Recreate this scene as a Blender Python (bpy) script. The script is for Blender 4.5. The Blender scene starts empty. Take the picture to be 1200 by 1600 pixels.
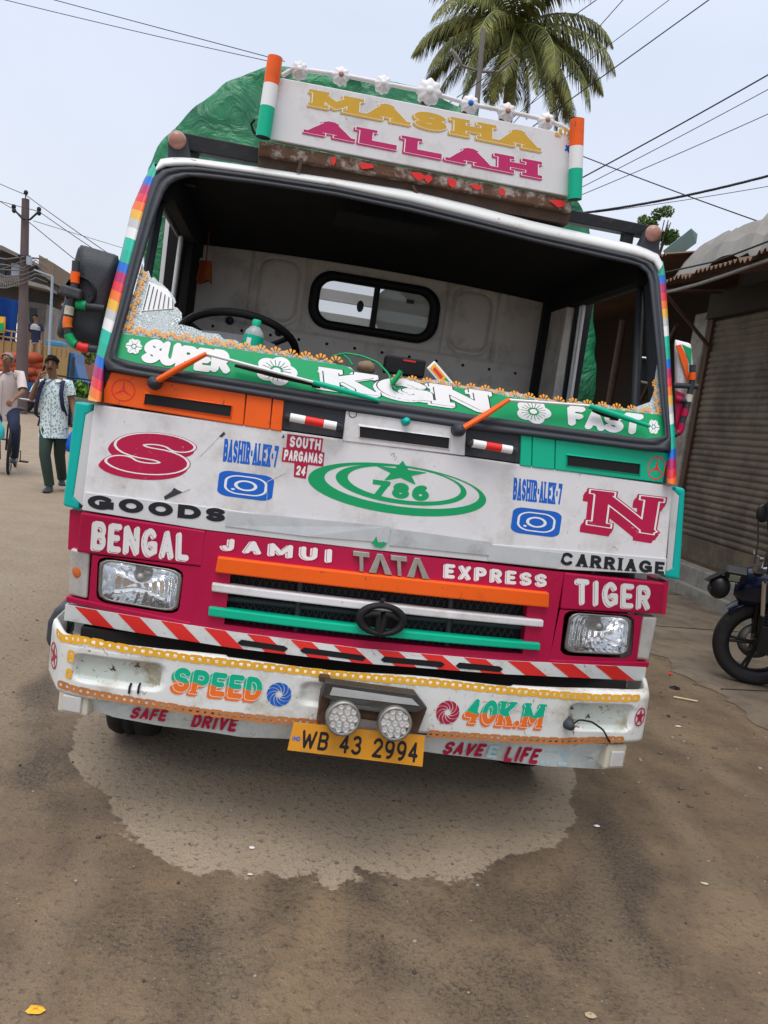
import bpy, math, random
import numpy as np
from mathutils import Vector, Matrix
random.seed(7)
S = bpy.context.scene
COL = S.collection
RAD = math.radians

# ------------------------------------------------------------------ camera
CAM = Vector((-0.439, -2.718, 1.50))
YAW, PITCH, ROLL, FPX = RAD(8.638), RAD(-6.357), RAD(8.131), 1248.6
def cam_axes():
    cy, sy, cp, sp = math.cos(YAW), math.sin(YAW), math.cos(PITCH), math.sin(PITCH)
    f = Vector((sy*cp, cy*cp, sp)); r = Vector((cy, -sy, 0)); u = r.cross(f)
    cr, sr = math.cos(ROLL), math.sin(ROLL)
    return r*cr+u*sr, u*cr-r*sr, f
RIGHT, UP, FWD = cam_axes()
cd = bpy.data.cameras.new('camera'); cam = bpy.data.objects.new('camera', cd); COL.objects.link(cam)
cam.matrix_world = Matrix(((RIGHT.x, UP.x, -FWD.x, CAM.x), (RIGHT.y, UP.y, -FWD.y, CAM.y), (RIGHT.z, UP.z, -FWD.z, CAM.z), (0, 0, 0, 1)))
cd.sensor_fit = 'VERTICAL'; cd.sensor_height = 24; cd.sensor_width = 18; cd.lens = FPX/1600*24
cd.clip_start = .05; cd.clip_end = 2000
S.camera = cam

# ------------------------------------------------------------------ sky, sun, exposure
SUN_EL, SUN_AZ = 66, 205          # azimuth clockwise from +Y: behind the photographer, a little to the left
W = bpy.data.worlds.new('World'); S.world = W; W.use_nodes = True
nt = W.node_tree; nt.nodes.clear()
wo = nt.nodes.new('ShaderNodeOutputWorld'); bg = nt.nodes.new('ShaderNodeBackground'); bg.inputs[1].default_value = .1
sky = nt.nodes.new('ShaderNodeTexSky'); sky.sky_type = 'NISHITA'; sky.sun_disc = False
sky.sun_elevation = RAD(SUN_EL); sky.sun_rotation = RAD(SUN_AZ); sky.dust_density = 4; sky.air_density = 1.2
tc = nt.nodes.new('ShaderNodeTexCoord'); sx = nt.nodes.new('ShaderNodeSeparateXYZ')
rp = nt.nodes.new('ShaderNodeValToRGB')   # overcast layer: whitish at the horizon, bluish a little higher, brightest overhead
rp.color_ramp.elements[0].position = 0.0; rp.color_ramp.elements[0].color = (.80, .82, .87, 1)
rp.color_ramp.elements[1].position = 1.0; rp.color_ramp.elements[1].color = (1.30, 1.34, 1.42, 1)
for p_, c_ in ((.16, (.72, .765, .86, 1)), (.42, (.66, .725, .865, 1)), (.62, (.85, .90, 1.0, 1))):
    e = rp.color_ramp.elements.new(p_); e.color = c_
nz = nt.nodes.new('ShaderNodeTexNoise'); nz.inputs['Scale'].default_value = 2.2; nz.inputs['Detail'].default_value = 5
nm = nt.nodes.new('ShaderNodeMapRange'); nm.inputs[3].default_value = .87; nm.inputs[4].default_value = 1.11
vm = nt.nodes.new('ShaderNodeVectorMath'); vm.operation = 'SCALE'
v10 = nt.nodes.new('ShaderNodeVectorMath'); v10.operation = 'SCALE'; v10.inputs[3].default_value = 10.0
mx = nt.nodes.new('ShaderNodeMixRGB'); mx.inputs[0].default_value = .88
L = nt.links.new
L(tc.outputs['Generated'], sx.inputs[0]); L(sx.outputs[2], rp.inputs[0]); L(tc.outputs['Generated'], nz.inputs['Vector'])
L(nz.outputs['Fac'], nm.inputs[0]); L(rp.outputs[0], vm.inputs[0]); L(nm.outputs[0], vm.inputs[3]); L(vm.outputs[0], v10.inputs[0])
L(sky.outputs[0], mx.inputs[1]); L(v10.outputs[0], mx.inputs[2]); L(mx.outputs[0], bg.inputs[0]); L(bg.outputs[0], wo.inputs[0])
sd = bpy.data.lights.new('sun', 'SUN'); sd.energy = 1.5; sd.angle = RAD(35); sd.color = (1, .965, .92)
so = bpy.data.objects.new('sun', sd); COL.objects.link(so)
sdir = Vector((math.sin(RAD(SUN_AZ))*math.cos(RAD(SUN_EL)), math.cos(RAD(SUN_AZ))*math.cos(RAD(SUN_EL)), math.sin(RAD(SUN_EL))))
so.rotation_euler = sdir.to_track_quat('Z', 'Y').to_euler(); so.location = (0, 0, 30)
S.view_settings.view_transform = 'Standard'; S.view_settings.look = 'None'
S.view_settings.exposure = 0.27; S.view_settings.gamma = 1.0

# ------------------------------------------------------------------ measuring: a photograph pixel (1200 x 1600) seen at a known depth or surface
def ray(px, py):
    return RIGHT*((px-600)/FPX) - UP*((py-800)/FPX) + FWD
def at(px, py, Y):
    d = ray(px, py); return CAM + d*((Y-CAM.y)/d.y)
def atx(px, py, X):
    d = ray(px, py); return CAM + d*((X-CAM.x)/d.x)
def gnd(px, py, z=0):
    d = ray(px, py); return CAM + d*((z-CAM.z)/d.z)
def on(px, py, f, off=0):
    y = f(0, 1)
    for _ in range(25):
        p = at(px, py, y); y = .5*y+.5*(f(p.x, p.z)-off)
    p = at(px, py, y); return Vector((p.x, f(p.x, p.z)-off, p.z))

# ------------------------------------------------------------------ mesh building
class MB:
    def __init__(s): s.v, s.f, s.m, s.s = [], [], [], []
    def add(s, vs, fs, mat=0, smooth=False):
        o = len(s.v); s.v += [tuple(v) for v in vs]
        for f in fs: s.f.append([i+o for i in f]); s.m.append(mat); s.s.append(smooth)
    def box(s, x0, x1, y0, y1, z0, z1, mat=0, T=None):
        vs = [Vector((x, y, z)) for z in (z0, z1) for y in (y0, y1) for x in (x0, x1)]
        if T is not None: vs = [T @ v for v in vs]
        s.add(vs, [(0, 2, 3, 1), (4, 5, 7, 6), (0, 1, 5, 4), (2, 6, 7, 3), (0, 4, 6, 2), (1, 3, 7, 5)], mat)
    def grid(s, rows, mat=0, smooth=True, closed=False):
        n = len(rows[0]); vs = [p for r in rows for p in r]; fs = []
        for i in range(len(rows)-1):
            for j in range(n if closed else n-1):
                k = (j+1) % n; fs.append((i*n+j, i*n+k, (i+1)*n+k, (i+1)*n+j))
        s.add(vs, fs, mat, smooth)
    def prism(s, poly, vec, mat=0, smooth=False):
        n = len(poly); poly = [Vector(p) for p in poly]; vec = Vector(vec)
        s.add(poly+[p+vec for p in poly], [tuple(range(n)), tuple(range(2*n-1, n-1, -1))]+[(i, i+n, (i+1) % n+n, (i+1) % n) for i in range(n)], mat, smooth)
    def tube(s, pts, r, n=8, mat=0, caps=True, flat=1.0):
        pts = [Vector(p) for p in pts]; N = len(pts)
        rs = r if isinstance(r, (list, tuple)) else [r]*N
        t0 = (pts[1]-pts[0]).normalized(); a = Vector((0, 0, 1)) if abs(t0.z) < .9 else Vector((1, 0, 0))
        nrm = t0.cross(a).normalized(); rows = []
        for i, p in enumerate(pts):
            t = ((pts[min(i+1, N-1)]-p).normalized()+(p-pts[max(i-1, 0)]).normalized())
            t = t.normalized() if t.length > 1e-6 else t0
            nrm = (nrm-t*nrm.dot(t)).normalized(); b = t.cross(nrm)
            rows.append([p+(nrm*math.cos(2*math.pi*k/n)+b*math.sin(2*math.pi*k/n)*flat)*rs[i] for k in range(n)])
        s.grid(rows, mat, True, True)
        if caps: s.add(rows[0], [tuple(range(n-1, -1, -1))], mat); s.add(rows[-1], [tuple(range(n))], mat)
    def lathe(s, prof, T=None, n=20, mat=0, smooth=True, a0=0, a1=360):
        T = T or Matrix(); full = a1-a0 >= 360; k = n if full else n+1
        rows = [[T @ Vector((r*math.cos(RAD(a0+(a1-a0)*j/n)), r*math.sin(RAD(a0+(a1-a0)*j/n)), z)) for j in range(k)] for r, z in prof]
        s.grid(rows, mat, smooth, full)
    def ball(s, c, rx, ry=None, rz=None, n=12, m=8, mat=0, jit=0):
        ry = ry or rx; rz = rz or rx; c = Vector(c); rows = []
        for i in range(m+1):
            a = math.pi*i/m
            rows.append([c+Vector((rx*math.sin(a)*math.cos(2*math.pi*j/n), ry*math.sin(a)*math.sin(2*math.pi*j/n), -rz*math.cos(a)))*(1+random.uniform(-jit, jit)) for j in range(n)])
        s.grid(rows, mat, True, True)
    def build(s, name, mats, parent=None, bevel=0, seg=2, weld=False, **tags):
        me = bpy.data.meshes.new(name); me.from_pydata(s.v, [], s.f)
        mats = mats if isinstance(mats, (list, tuple)) else [mats]
        for m in mats: me.materials.append(m)
        me.polygons.foreach_set('material_index', s.m); me.polygons.foreach_set('use_smooth', s.s); me.update()
        if weld or bevel:
            import bmesh
            b = bmesh.new(); b.from_mesh(me); bmesh.ops.remove_doubles(b, verts=b.verts, dist=1e-5)
            bmesh.ops.recalc_face_normals(b, faces=b.faces); b.to_mesh(me); b.free()
        o = bpy.data.objects.new(name, me); COL.objects.link(o)
        if parent: o.parent = parent
        if bevel:
            mo = o.modifiers.new('bevel', 'BEVEL'); mo.width = bevel; mo.segments = seg; mo.limit_method = 'ANGLE'; mo.angle_limit = RAD(40)
        tag(o, **tags); return o
def tag(o, label=None, category=None, group=None, kind=None):
    for k, v in (('label', label), ('category', category), ('group', group), ('kind', kind)):
        if v: o[k] = v
    return o
def empty(name, loc, label, category, group=None):
    o = bpy.data.objects.new(name, None); o.location = loc; o.empty_display_size = .2; COL.objects.link(o)
    return tag(o, label, category, group)
def keep(o, root):           # parent a part whose mesh is already in world coordinates
    o.parent = root; o.matrix_parent_inverse = Matrix.Translation(root.location).inverted(); return o

def lerp(a, b, t): return a+(b-a)*t
def bil(q, u, v):            # q = TL TR BR BL
    return lerp(lerp(q[3], q[2], u), lerp(q[0], q[1], u), v)
def poly_at(P, t):           # point of a polyline by share of its length
    P = [Vector(p) for p in P]; ls = [(P[i+1]-P[i]).length for i in range(len(P)-1)]; s = t*sum(ls)
    for i, l in enumerate(ls):
        if s <= l or i == len(ls)-1: return P[i].lerp(P[i+1], min(1, s/max(l, 1e-9)))
        s -= l
def slab(mb, q, f, out=.003, thick=.02, nx=12, nz=1, mat=0):
    """a sheet of metal lying on the surface f between four photo corners"""
    Q = [on(x, y, f) for x, y in q]; slabw(mb, Q, f, out, thick, nx, nz, mat)
def slabw(mb, Q, f, out, thick, nx=12, nz=1, mat=0):
    fr, bk = [], []
    for i in range(nz+1):
        r = [bil(Q, j/nx, i/nz) for j in range(nx+1)]
        fr.append([Vector((p.x, f(p.x, p.z)-out, p.z)) for p in r]); bk.append([p+Vector((0, thick, 0)) for p in fr[-1]])
    mb.grid(fr, mat, False); mb.grid([list(reversed(r)) for r in bk], mat, False)
    mb.grid([bk[0], fr[0]], mat, False); mb.grid([fr[-1], bk[-1]], mat, False)
    mb.grid([[r[0] for r in bk], [r[0] for r in fr]], mat, False); mb.grid([[r[-1] for r in fr], [r[-1] for r in bk]], mat, False)
def pslab(mb, pts, f, out=.003, thick=.02, mat=0):
    P = [on(x, y, f, out) for x, y in pts]; mb.prism(P, (0, thick, 0), mat)
def loop_by_angle(P, c, n):
    """n points of the closed loop P at equal angles round c"""
    P = [Vector((p[0], p[1], 0)) for p in P]; c = Vector((c[0], c[1], 0)); out = []
    for k in range(n):
        a = 2*math.pi*k/n; d = Vector((math.cos(a), math.sin(a), 0)); best = None
        for i in range(len(P)):
            A, B = P[i]-c, P[(i+1) % len(P)]-c; e = B-A; den = d.x*e.y-d.y*e.x
            if abs(den) < 1e-12: continue
            t = (A.x*e.y-A.y*e.x)/den; w = (A.x*d.y-A.y*d.x)/den
            if t > 0 and -1e-9 <= w <= 1+1e-9 and (best is None or t > best): best = t
        out.append((c+d*(best or 0)).to_tuple()[:2])
    return out
def rrect(cx, cy, w, h, r, n=5):
    P = []
    for sx_, sy_, a in ((1, 1, 0), (-1, 1, 90), (-1, -1, 180), (1, -1, 270)):
        for k in range(n+1):
            t = RAD(a+90*k/n); P.append((cx+sx_*(w/2-r)+r*math.cos(t), cy+sy_*(h/2-r)+r*math.sin(t)))
    return P
def rquad(q, r=.2, n=5):
    """rounded loop inside the photo quad TL TR BR BL"""
    q = [Vector((a, b, 0)) for a, b in q]; P = []
    for u, v in rrect(.5, .5, 1, 1, r, n): P.append(bil(q, u, v).to_tuple()[:2])
    return P

# ------------------------------------------------------------------ painted lettering: strokes -> distance field -> flat faces
def arc(cx, cy, rx, ry, a0, a1, n=12): return [(cx+rx*math.cos(RAD(a0+(a1-a0)*k/n)), cy+ry*math.sin(RAD(a0+(a1-a0)*k/n))) for k in range(n+1)]
def st(*p): return list(p)
GL = {
 'A': ([st((0, 0), (.5, 1)), st((.5, 1), (1, 0)), st((.2, .3), (.8, .3))], [(0, 0), (1, 0)]),
 'B': ([st((0, 0), (0, 1)), [(0, 1)]+arc(.6, .76, .36, .24, 90, -90)+[(0, .52)], [(0, .52)]+arc(.62, .26, .38, .26, 90, -90)+[(0, 0)]], []),
 'C': ([arc(.5, .5, .5, .5, 42, 318, 22)], []), 'D': ([st((0, 0), (0, 1)), [(0, 1)]+arc(.45, .5, .55, .5, 90, -90, 16)+[(0, 0)]], []),
 'E': ([st((1, 1), (0, 1), (0, 0), (1, 0)), st((0, .5), (.8, .5))], []), 'F': ([st((1, 1), (0, 1), (0, 0)), st((0, .5), (.75, .5))], [(0, 0)]),
 'G': ([arc(.5, .5, .5, .5, 42, 345, 22), st((.6, .44), (1, .44), (1, .12))], []),
 'H': ([st((0, 0), (0, 1)), st((1, 0), (1, 1)), st((0, .5), (1, .5))], [(0, 0), (1, 0), (0, 1), (1, 1)]), 'I': ([st((.5, 0), (.5, 1))], [(.5, 0), (.5, 1)]),
 'J': ([[(.75, 1)]+arc(.38, .32, .37, .32, 0, -165)], [(.75, 1)]), 'K': ([st((0, 0), (0, 1)), st((1, 1), (0, .4)), st((.35, .62), (1, 0))], [(0, 0), (0, 1), (1, 1), (1, 0)]),
 'L': ([st((0, 1), (0, 0), (1, 0))], [(0, 1)]), 'M': ([st((0, 0), (0, 1), (.5, .2), (1, 1), (1, 0))], [(0, 0), (1, 0), (0, 1), (1, 1)]),
 'N': ([st((0, 0), (0, 1), (1, 0), (1, 1))], [(0, 0), (1, 1), (0, 1)]), 'O': ([arc(.5, .5, .5, .5, 0, 360, 28)], []),
 'P': ([st((0, 0), (0, 1)), [(0, 1)]+arc(.6, .73, .4, .27, 90, -90)+[(0, .46)]], [(0, 0)]),
 'R': ([st((0, 0), (0, 1)), [(0, 1)]+arc(.58, .74, .4, .26, 90, -90)+[(0, .48)], st((.5, .48), (1, 0))], [(0, 0), (1, 0)]),
 'S': ([arc(.5, .75, .5, .25, 25, 270, 16)+arc(.5, .25, .5, .25, 90, -155, 16)], []), 'T': ([st((0, 1), (1, 1)), st((.5, 1), (.5, 0))], [(.5, 0)]),
 'U': ([[(0, 1)]+arc(.5, .4, .5, .4, 180, 360, 14)+[(1, 1)]], [(0, 1), (1, 1)]), 'V': ([st((0, 1), (.5, 0), (1, 1))], [(0, 1), (1, 1)]),
 'W': ([st((0, 1), (.25, 0), (.5, .8), (.75, 0), (1, 1))], []), 'X': ([st((0, 0), (1, 1)), st((0, 1), (1, 0))], [(0, 0), (1, 0), (0, 1), (1, 1)]),
 '2': ([arc(.5, .72, .5, .28, 165, -25, 14)+[(0, 0), (1, 0)]], []), '3': ([arc(.48, .76, .44, .24, 150, -90, 12)+arc(.48, .26, .52, .26, 90, -150, 14)], []),
 '4': ([st((.72, 0), (.72, 1), (0, .3), (1, .3))], [(.72, 0)]), '6': ([arc(.5, .32, .5, .32, 0, 360, 22), arc(.62, .42, .62, .58, 80, 175, 10)], []),
 '7': ([st((0, 1), (1, 1), (.35, 0))], []), '8': ([arc(.5, .76, .42, .24, 0, 360, 20), arc(.5, .27, .5, .27, 0, 360, 20)], []),
 '9': ([arc(.5, .68, .5, .32, 0, 360, 22), arc(.38, .58, .62, .58, -5, -95, 10)], []), '0': ([arc(.5, .5, .5, .5, 0, 360, 28)], []),
 '-': ([st((.1, .5), (.9, .5))], []), '.': ([st((.5, 0), (.5, .02))], []), '*': ([st((.5, .5), (.5, .52))], []),
}
GW = {'I': .34, 'M': 1.0, 'W': 1.08, '-': .4, '.': .3, '*': .3, 'J': .62, 'L': .64, 'E': .66, 'F': .64, ' ': .5, 'N': .8, 'O': .8, 'G': .8, 'H': .78}
def seg_d(X, Y, a, b, hw, sq):
    ax, ay = a; bx, by = b; dx, dy = bx-ax, by-ay; L2 = math.hypot(dx, dy)
    if L2 < 1e-9: return np.hypot(X-ax, Y-ay)-hw
    ux, uy = dx/L2, dy/L2; t = (X-ax)*ux+(Y-ay)*uy; n = -(X-ax)*uy+(Y-ay)*ux
    if sq:
        qx = np.abs(t-L2/2)-L2/2-hw; qy = np.abs(n)-hw
        return np.minimum(np.maximum(qx, qy), 0)+np.hypot(np.maximum(qx, 0), np.maximum(qy, 0))
    t = np.clip(t, 0, L2); return np.hypot(X-ax-ux*t, Y-ay-uy*t)-hw
def word_sdf(text, Wm, Hm, res=32, wt=.12, slab_=False, serif=0, track=.12, shear=0, jig=0, pad=.3, wide={}, sth=.09, an=.9, mx=.24):
    """distances are measured in a space squeezed along x, so that wide letters get fat stems and narrow ones thin stems"""
    ws = [wide.get(c, GW.get(c, .72)) for c in text]; tot = sum(ws)+track*(len(text)-1); a = max(.3, min(3, (Wm/tot/Hm)**an)); W2 = Wm/a
    cell = Hm/res; P = pad*Hm; nx = int((W2*a+2*P)/cell)+1; ny = int((Hm+2*P)/cell)+1
    xs = np.linspace(-P/a, W2+P/a, nx+1); ys = np.linspace(-P, Hm+P, ny+1); X0, Y = np.meshgrid(xs, ys); X = X0-shear*(Y-Hm/2)/a; cx_ = xs[1]-xs[0]
    k = W2/tot; x = 0
    D = np.full(X.shape, 1e3); rnd = random.Random(len(text)*31+ord(text[0]))
    for c, w in zip(text, ws):
        lw = w*k
        if c in GL:
            hw = min(wt*Hm, mx*lw) if c not in 'I.*' else min(wt*Hm, .6*lw)
            jy = rnd.uniform(-jig, jig)*Hm; jr = rnd.uniform(-jig, jig)*1.2
            g, ser = GL[c]
            mp = lambda p: (x+hw+p[0]*(lw-2*hw)+jr*(p[1]-.5)*Hm, hw+p[1]*(Hm-2*hw)+jy)
            i0 = max(0, int((x+P/a-(.45+abs(shear))*Hm/a)/cx_)); i1 = min(nx+1, int((x+lw+P/a+(.45+abs(shear))*Hm/a)/cx_)+2)
            sX, sY = X[:, i0:i1], Y[:, i0:i1]; d = np.full(sX.shape, 1e3)
            for s_ in g:
                q = [mp(p) for p in s_]
                for a_, b_ in zip(q[:-1], q[1:]): d = np.minimum(d, seg_d(sX, sY, a_, b_, hw, slab_ and len(s_) < 7))
                if len(q) == 1: d = np.minimum(d, seg_d(sX, sY, q[0], q[0], hw, False))
            if slab_: d = np.maximum(d, np.abs(sY-Hm/2)-Hm/2)
            if serif:
                for sx_, sy_ in ser:
                    cx = mp((sx_, 0))[0]; h2 = sth*Hm/2; cy = h2 if sy_ < .5 else Hm-h2; w2 = hw*(1+serif)
                    d = np.minimum(d, np.maximum(np.abs(sX-cx)-w2, np.abs(sY-cy)-h2))
            D[:, i0:i1] = np.minimum(D[:, i0:i1], d)
        x += lw+track*k
    return dict(d=D, X=X0, Y=Y, W=W2, H=Hm, xs=xs, ys=ys)
def extrude_d(g, dx, dy, n=5):
    """the field of the shape swept along (dx, dy) metres: a drop shade joined to the letter"""
    d = g['d']; c = g['xs'][1]-g['xs'][0]; cy_ = g['ys'][1]-g['ys'][0]; e = d.copy()
    for k in range(1, n+1):
        i, j = int(round(dx*k/n/c)), int(round(dy*k/n/cy_)); r = np.full(d.shape, 1e3)
        r[max(0, j):d.shape[0]+min(0, j), max(0, i):d.shape[1]+min(0, i)] = d[max(0, -j):d.shape[0]-max(0, j), max(0, -i):d.shape[1]-max(0, i)]
        e = np.minimum(e, r)
    return e
def fill(mb, phi, xs, ys, fmap, mat=0, maxrun=10):
    """faces where phi < 0 (marching squares, whole cells joined into runs)"""
    ny, nx = phi.shape[0]-1, phi.shape[1]-1; ins = phi < 0
    cnt = ins[:-1, :-1].astype(int)+ins[1:, :-1]+ins[:-1, 1:]+ins[1:, 1:]
    V, Fc = [], []
    for j in range(ny):
        row = cnt[j]; y0, y1 = ys[j], ys[j+1]; i = 0
        nzv = np.nonzero(row)[0]
        if len(nzv) == 0: continue
        i = nzv[0]
        while i <= nzv[-1]:
            c = row[i]
            if c == 4:
                k = i
                while k < nx and row[k] == 4 and k-i < maxrun: k += 1
                o = len(V); V += [(xs[i], y0), (xs[k], y0), (xs[k], y1), (xs[i], y1)]; Fc.append((o, o+1, o+2, o+3)); i = k; continue
            if c:
                pts = [(xs[i], y0, phi[j, i]), (xs[i+1], y0, phi[j, i+1]), (xs[i+1], y1, phi[j+1, i+1]), (xs[i], y1, phi[j+1, i])]; out = []
                for a in range(4):
                    p, q = pts[a], pts[(a+1) % 4]
                    if p[2] < 0: out.append((p[0], p[1]))
                    if (p[2] < 0) != (q[2] < 0):
                        t = p[2]/(p[2]-q[2]); out.append((p[0]+(q[0]-p[0])*t, p[1]+(q[1]-p[1])*t))
                if len(out) >= 3: o = len(V); V += out; Fc.append(tuple(range(o, o+len(out))))
            i += 1
    mb.add([fmap(x, y) for x, y in V], Fc, mat)
def quad_map(Q, Wm, Hm, f, off):
    def m(x, y):
        p = bil(Q, x/Wm, y/Hm); return (p.x, f(p.x, p.z)-off, p.z)
    return m
def qsize(Q): return ((Q[1]-Q[0]).length+(Q[2]-Q[3]).length)/2, ((Q[0]-Q[3]).length+(Q[1]-Q[2]).length)/2
def letters(mb, text, q, f, mats, off=.0005, ext=None, ring=0, ringin=.03, split=None, step=.0003, over=None, raw=False, **kw):
    """mats = indices (fill[, ring line][, second fill]); ext = (dx, dy) in heights"""
    Q = q if raw else [on(x, y, f) for x, y in q]; Wm, Hm = qsize(Q); g = word_sdf(text, Wm, Hm, **kw)
    body = g['d']; e = extrude_d(g, ext[0]*Hm, ext[1]*Hm) if ext else body
    if split is None: fill(mb, e, g['xs'], g['ys'], quad_map(Q, g['W'], Hm, f, off), mats[0])
    else:
        cut = (split+.04*np.sin(g['X']/Hm*9))*Hm-g['Y']
        fill(mb, np.maximum(e, cut), g['xs'], g['ys'], quad_map(Q, g['W'], Hm, f, off), mats[0])
        fill(mb, np.maximum(e, -cut), g['xs'], g['ys'], quad_map(Q, g['W'], Hm, f, off), mats[2])
    if ring:
        rd = np.abs(body+ringin*Hm)-ring*Hm
        if over is not None: rd = np.maximum(rd, over*Hm-g['Y']) if over < 1 else rd
        fill(mb, rd, g['xs'], g['ys'], quad_map(Q, g['W'], Hm, f, off+step), mats[1])
def shape(mb, fn, c, r, f, mat, off=.0015, n=40, raw=False, rz=None):
    """a painted shape: fn(X, Y) -> distance, X and Y in units of its radius r (metres) about photo point c"""
    c = c if raw else on(c[0], c[1], f); rz = rz or r
    xs = np.linspace(-1.25, 1.25, n+1); X, Y = np.meshgrid(xs, xs)
    fill(mb, fn(X, Y), xs, xs, lambda x, y: (c.x+x*r, f(c.x+x*r, c.z+y*rz)-off, c.z+y*rz), mat, 6)
def pxm(f, c): 
    a = on(c[0], c[1], f); b = on(c[0]+10, c[1]+1.3, f); return (b-a).length/10      # metres per photo pixel there

# ------------------------------------------------------------------ materials
def nodes(name):
    m = bpy.data.materials.new(name); m.use_nodes = True; n = m.node_tree
    return m, n, n.nodes['Principled BSDF'], n.nodes, n.links.new
def mat(name, col, rough=.5, metal=0, var=.12, vs=6, dirt=0, dcol=(.16, .12, .085), ds=3.5, dthr=.55, bump=.0, bs=40, spec=.3, coat=0, alpha=1, trans=0, streak=False, chips=0, ccol=(.10, .065, .045)):
    m, n, b, N, Lk = nodes(name); c = (*col, 1)
    b.inputs['Roughness'].default_value = rough; b.inputs['Metallic'].default_value = metal; b.inputs['Specular IOR Level'].default_value = spec
    b.inputs['Coat Weight'].default_value = coat; b.inputs['Alpha'].default_value = alpha; b.inputs['Transmission Weight'].default_value = trans
    t = N.new('ShaderNodeTexCoord'); z = N.new('ShaderNodeTexNoise'); z.inputs['Scale'].default_value = vs; z.inputs['Detail'].default_value = 6; z.inputs['Roughness'].default_value = .65
    mp = N.new('ShaderNodeMapping'); Lk(t.outputs['Object'], mp.inputs[0])
    if streak: mp.inputs['Scale'].default_value = (1, 1, .25)
    Lk(mp.outputs[0], z.inputs['Vector'])
    x = N.new('ShaderNodeMixRGB'); x.inputs[1].default_value = (*[v*(1-var) for v in col], 1); x.inputs[2].default_value = (*[min(1, v*(1+var)) for v in col], 1); Lk(z.outputs['Fac'], x.inputs[0]); out = x.outputs[0]
    rr = N.new('ShaderNodeMapRange'); rr.inputs[3].default_value = max(0, rough-.09); rr.inputs[4].default_value = min(1, rough+.12); Lk(z.outputs['Fac'], rr.inputs[0]); Lk(rr.outputs[0], b.inputs['Roughness'])
    if dirt:
        z2 = N.new('ShaderNodeTexNoise'); z2.inputs['Scale'].default_value = ds; z2.inputs['Detail'].default_value = 9; z2.inputs['Roughness'].default_value = .72; Lk(mp.outputs[0], z2.inputs['Vector'])
        r2 = N.new('ShaderNodeMapRange'); r2.inputs[1].default_value = dthr; r2.inputs[2].default_value = dthr+.15; r2.inputs[4].default_value = dirt; Lk(z2.outputs['Fac'], r2.inputs[0])
        x2 = N.new('ShaderNodeMixRGB'); Lk(r2.outputs[0], x2.inputs[0]); Lk(out, x2.inputs[1]); x2.inputs[2].default_value = (*dcol, 1); out = x2.outputs[0]
    if chips:        # scratches and flaked spots through to the primer
        z4 = N.new('ShaderNodeTexNoise'); z4.inputs['Scale'].default_value = 26; z4.inputs['Detail'].default_value = 7; z4.inputs['Roughness'].default_value = .8; z4.inputs['Distortion'].default_value = .8; Lk(t.outputs['Object'], z4.inputs['Vector'])
        r4 = N.new('ShaderNodeMapRange'); r4.inputs[1].default_value = .655-.05*chips; r4.inputs[2].default_value = .675-.05*chips; r4.inputs[4].default_value = .85; Lk(z4.outputs['Fac'], r4.inputs[0])
        x4 = N.new('ShaderNodeMixRGB'); Lk(r4.outputs[0], x4.inputs[0]); Lk(out, x4.inputs[1]); x4.inputs[2].default_value = (*ccol, 1); out = x4.outputs[0]
    Lk(out, b.inputs['Base Color'])
    if bump:
        z3 = N.new('ShaderNodeTexNoise'); z3.inputs['Scale'].default_value = bs; z3.inputs['Detail'].default_value = 4; Lk(t.outputs['Object'], z3.inputs['Vector'])
        bp = N.new('ShaderNodeBump'); bp.inputs['Strength'].default_value = bump; bp.inputs['Distance'].default_value = .01; Lk(z3.outputs['Fac'], bp.inputs['Height']); Lk(bp.outputs[0], b.inputs['Normal'])
    return m
M = {}
M['white'] = mat('white_paint', (.70, .69, .70), .38, var=.07, dirt=.62, dcol=(.42, .38, .34), ds=3.2, dthr=.49, chips=.35, ccol=(.3, .27, .24), bump=.05, bs=3)
M['bumper_white'] = mat('bumper_white_paint', (.69, .70, .68), .4, var=.07, dirt=.7, dcol=(.38, .34, .25), ds=5.5, dthr=.52, chips=1.0, ccol=(.26, .15, .08), bump=.12, bs=5)
M['recess'] = mat('stained_recess_paint', (.55, .60, .55), .5, var=.12, dirt=.85, dcol=(.30, .25, .15), ds=9, dthr=.50, chips=1.6, ccol=(.22, .11, .05))
M['chin_white'] = mat('chin_sheet_paint', (.62, .68, .68), .5, var=.1, dirt=.6, dcol=(.33, .35, .33), ds=4, dthr=.50, bump=.2, bs=9, chips=1.0, ccol=(.22, .13, .07))
M['header'] = mat('header_white', (.68, .69, .68), .35, var=.05, dirt=.6, dcol=(.42, .33, .2), ds=9, dthr=.58, chips=.9, ccol=(.25, .14, .07))
M['pink'] = mat('magenta_paint', (.43, .004, .055), .42, var=.16, dirt=.35, chips=.5, ccol=(.16, .02, .03), dcol=(.25, .03, .07), ds=5)
M['pink_ink'] = mat('magenta_ink', (.44, .005, .055), .42, var=.2, vs=9, chips=.2, ccol=(.55, .4, .42))
M['sign_pink'] = mat('faded_magenta_ink', (.50, .02, .13), .5, var=.1)
M['gold'] = mat('gold_ink', (.62, .36, .035), .5, var=.16, vs=14)
M['orange'] = mat('orange_paint', (.86, .115, .006), .42, var=.08, dirt=.3, dcol=(.35, .06, .01), ds=7, dthr=.56, chips=.7, ccol=(.12, .07, .05))
M['orange_ink'] = mat('orange_ink', (.80, .16, .02), .45, var=.1)
M['amber'] = mat('amber_petal_ink', (.82, .33, .03), .5, var=.15, vs=30)
M['yellow'] = mat('yellow_ink', (.82, .42, .03), .5, var=.12, vs=20)
M['rustchain'] = mat('worn_orange_ink', (.50, .18, .05), .6, var=.3, vs=20)
M['teal'] = mat('teal_paint', (.0, .43, .25), .4, var=.08, dirt=.25, dcol=(.02, .16, .12), ds=7, dthr=.6)
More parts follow.
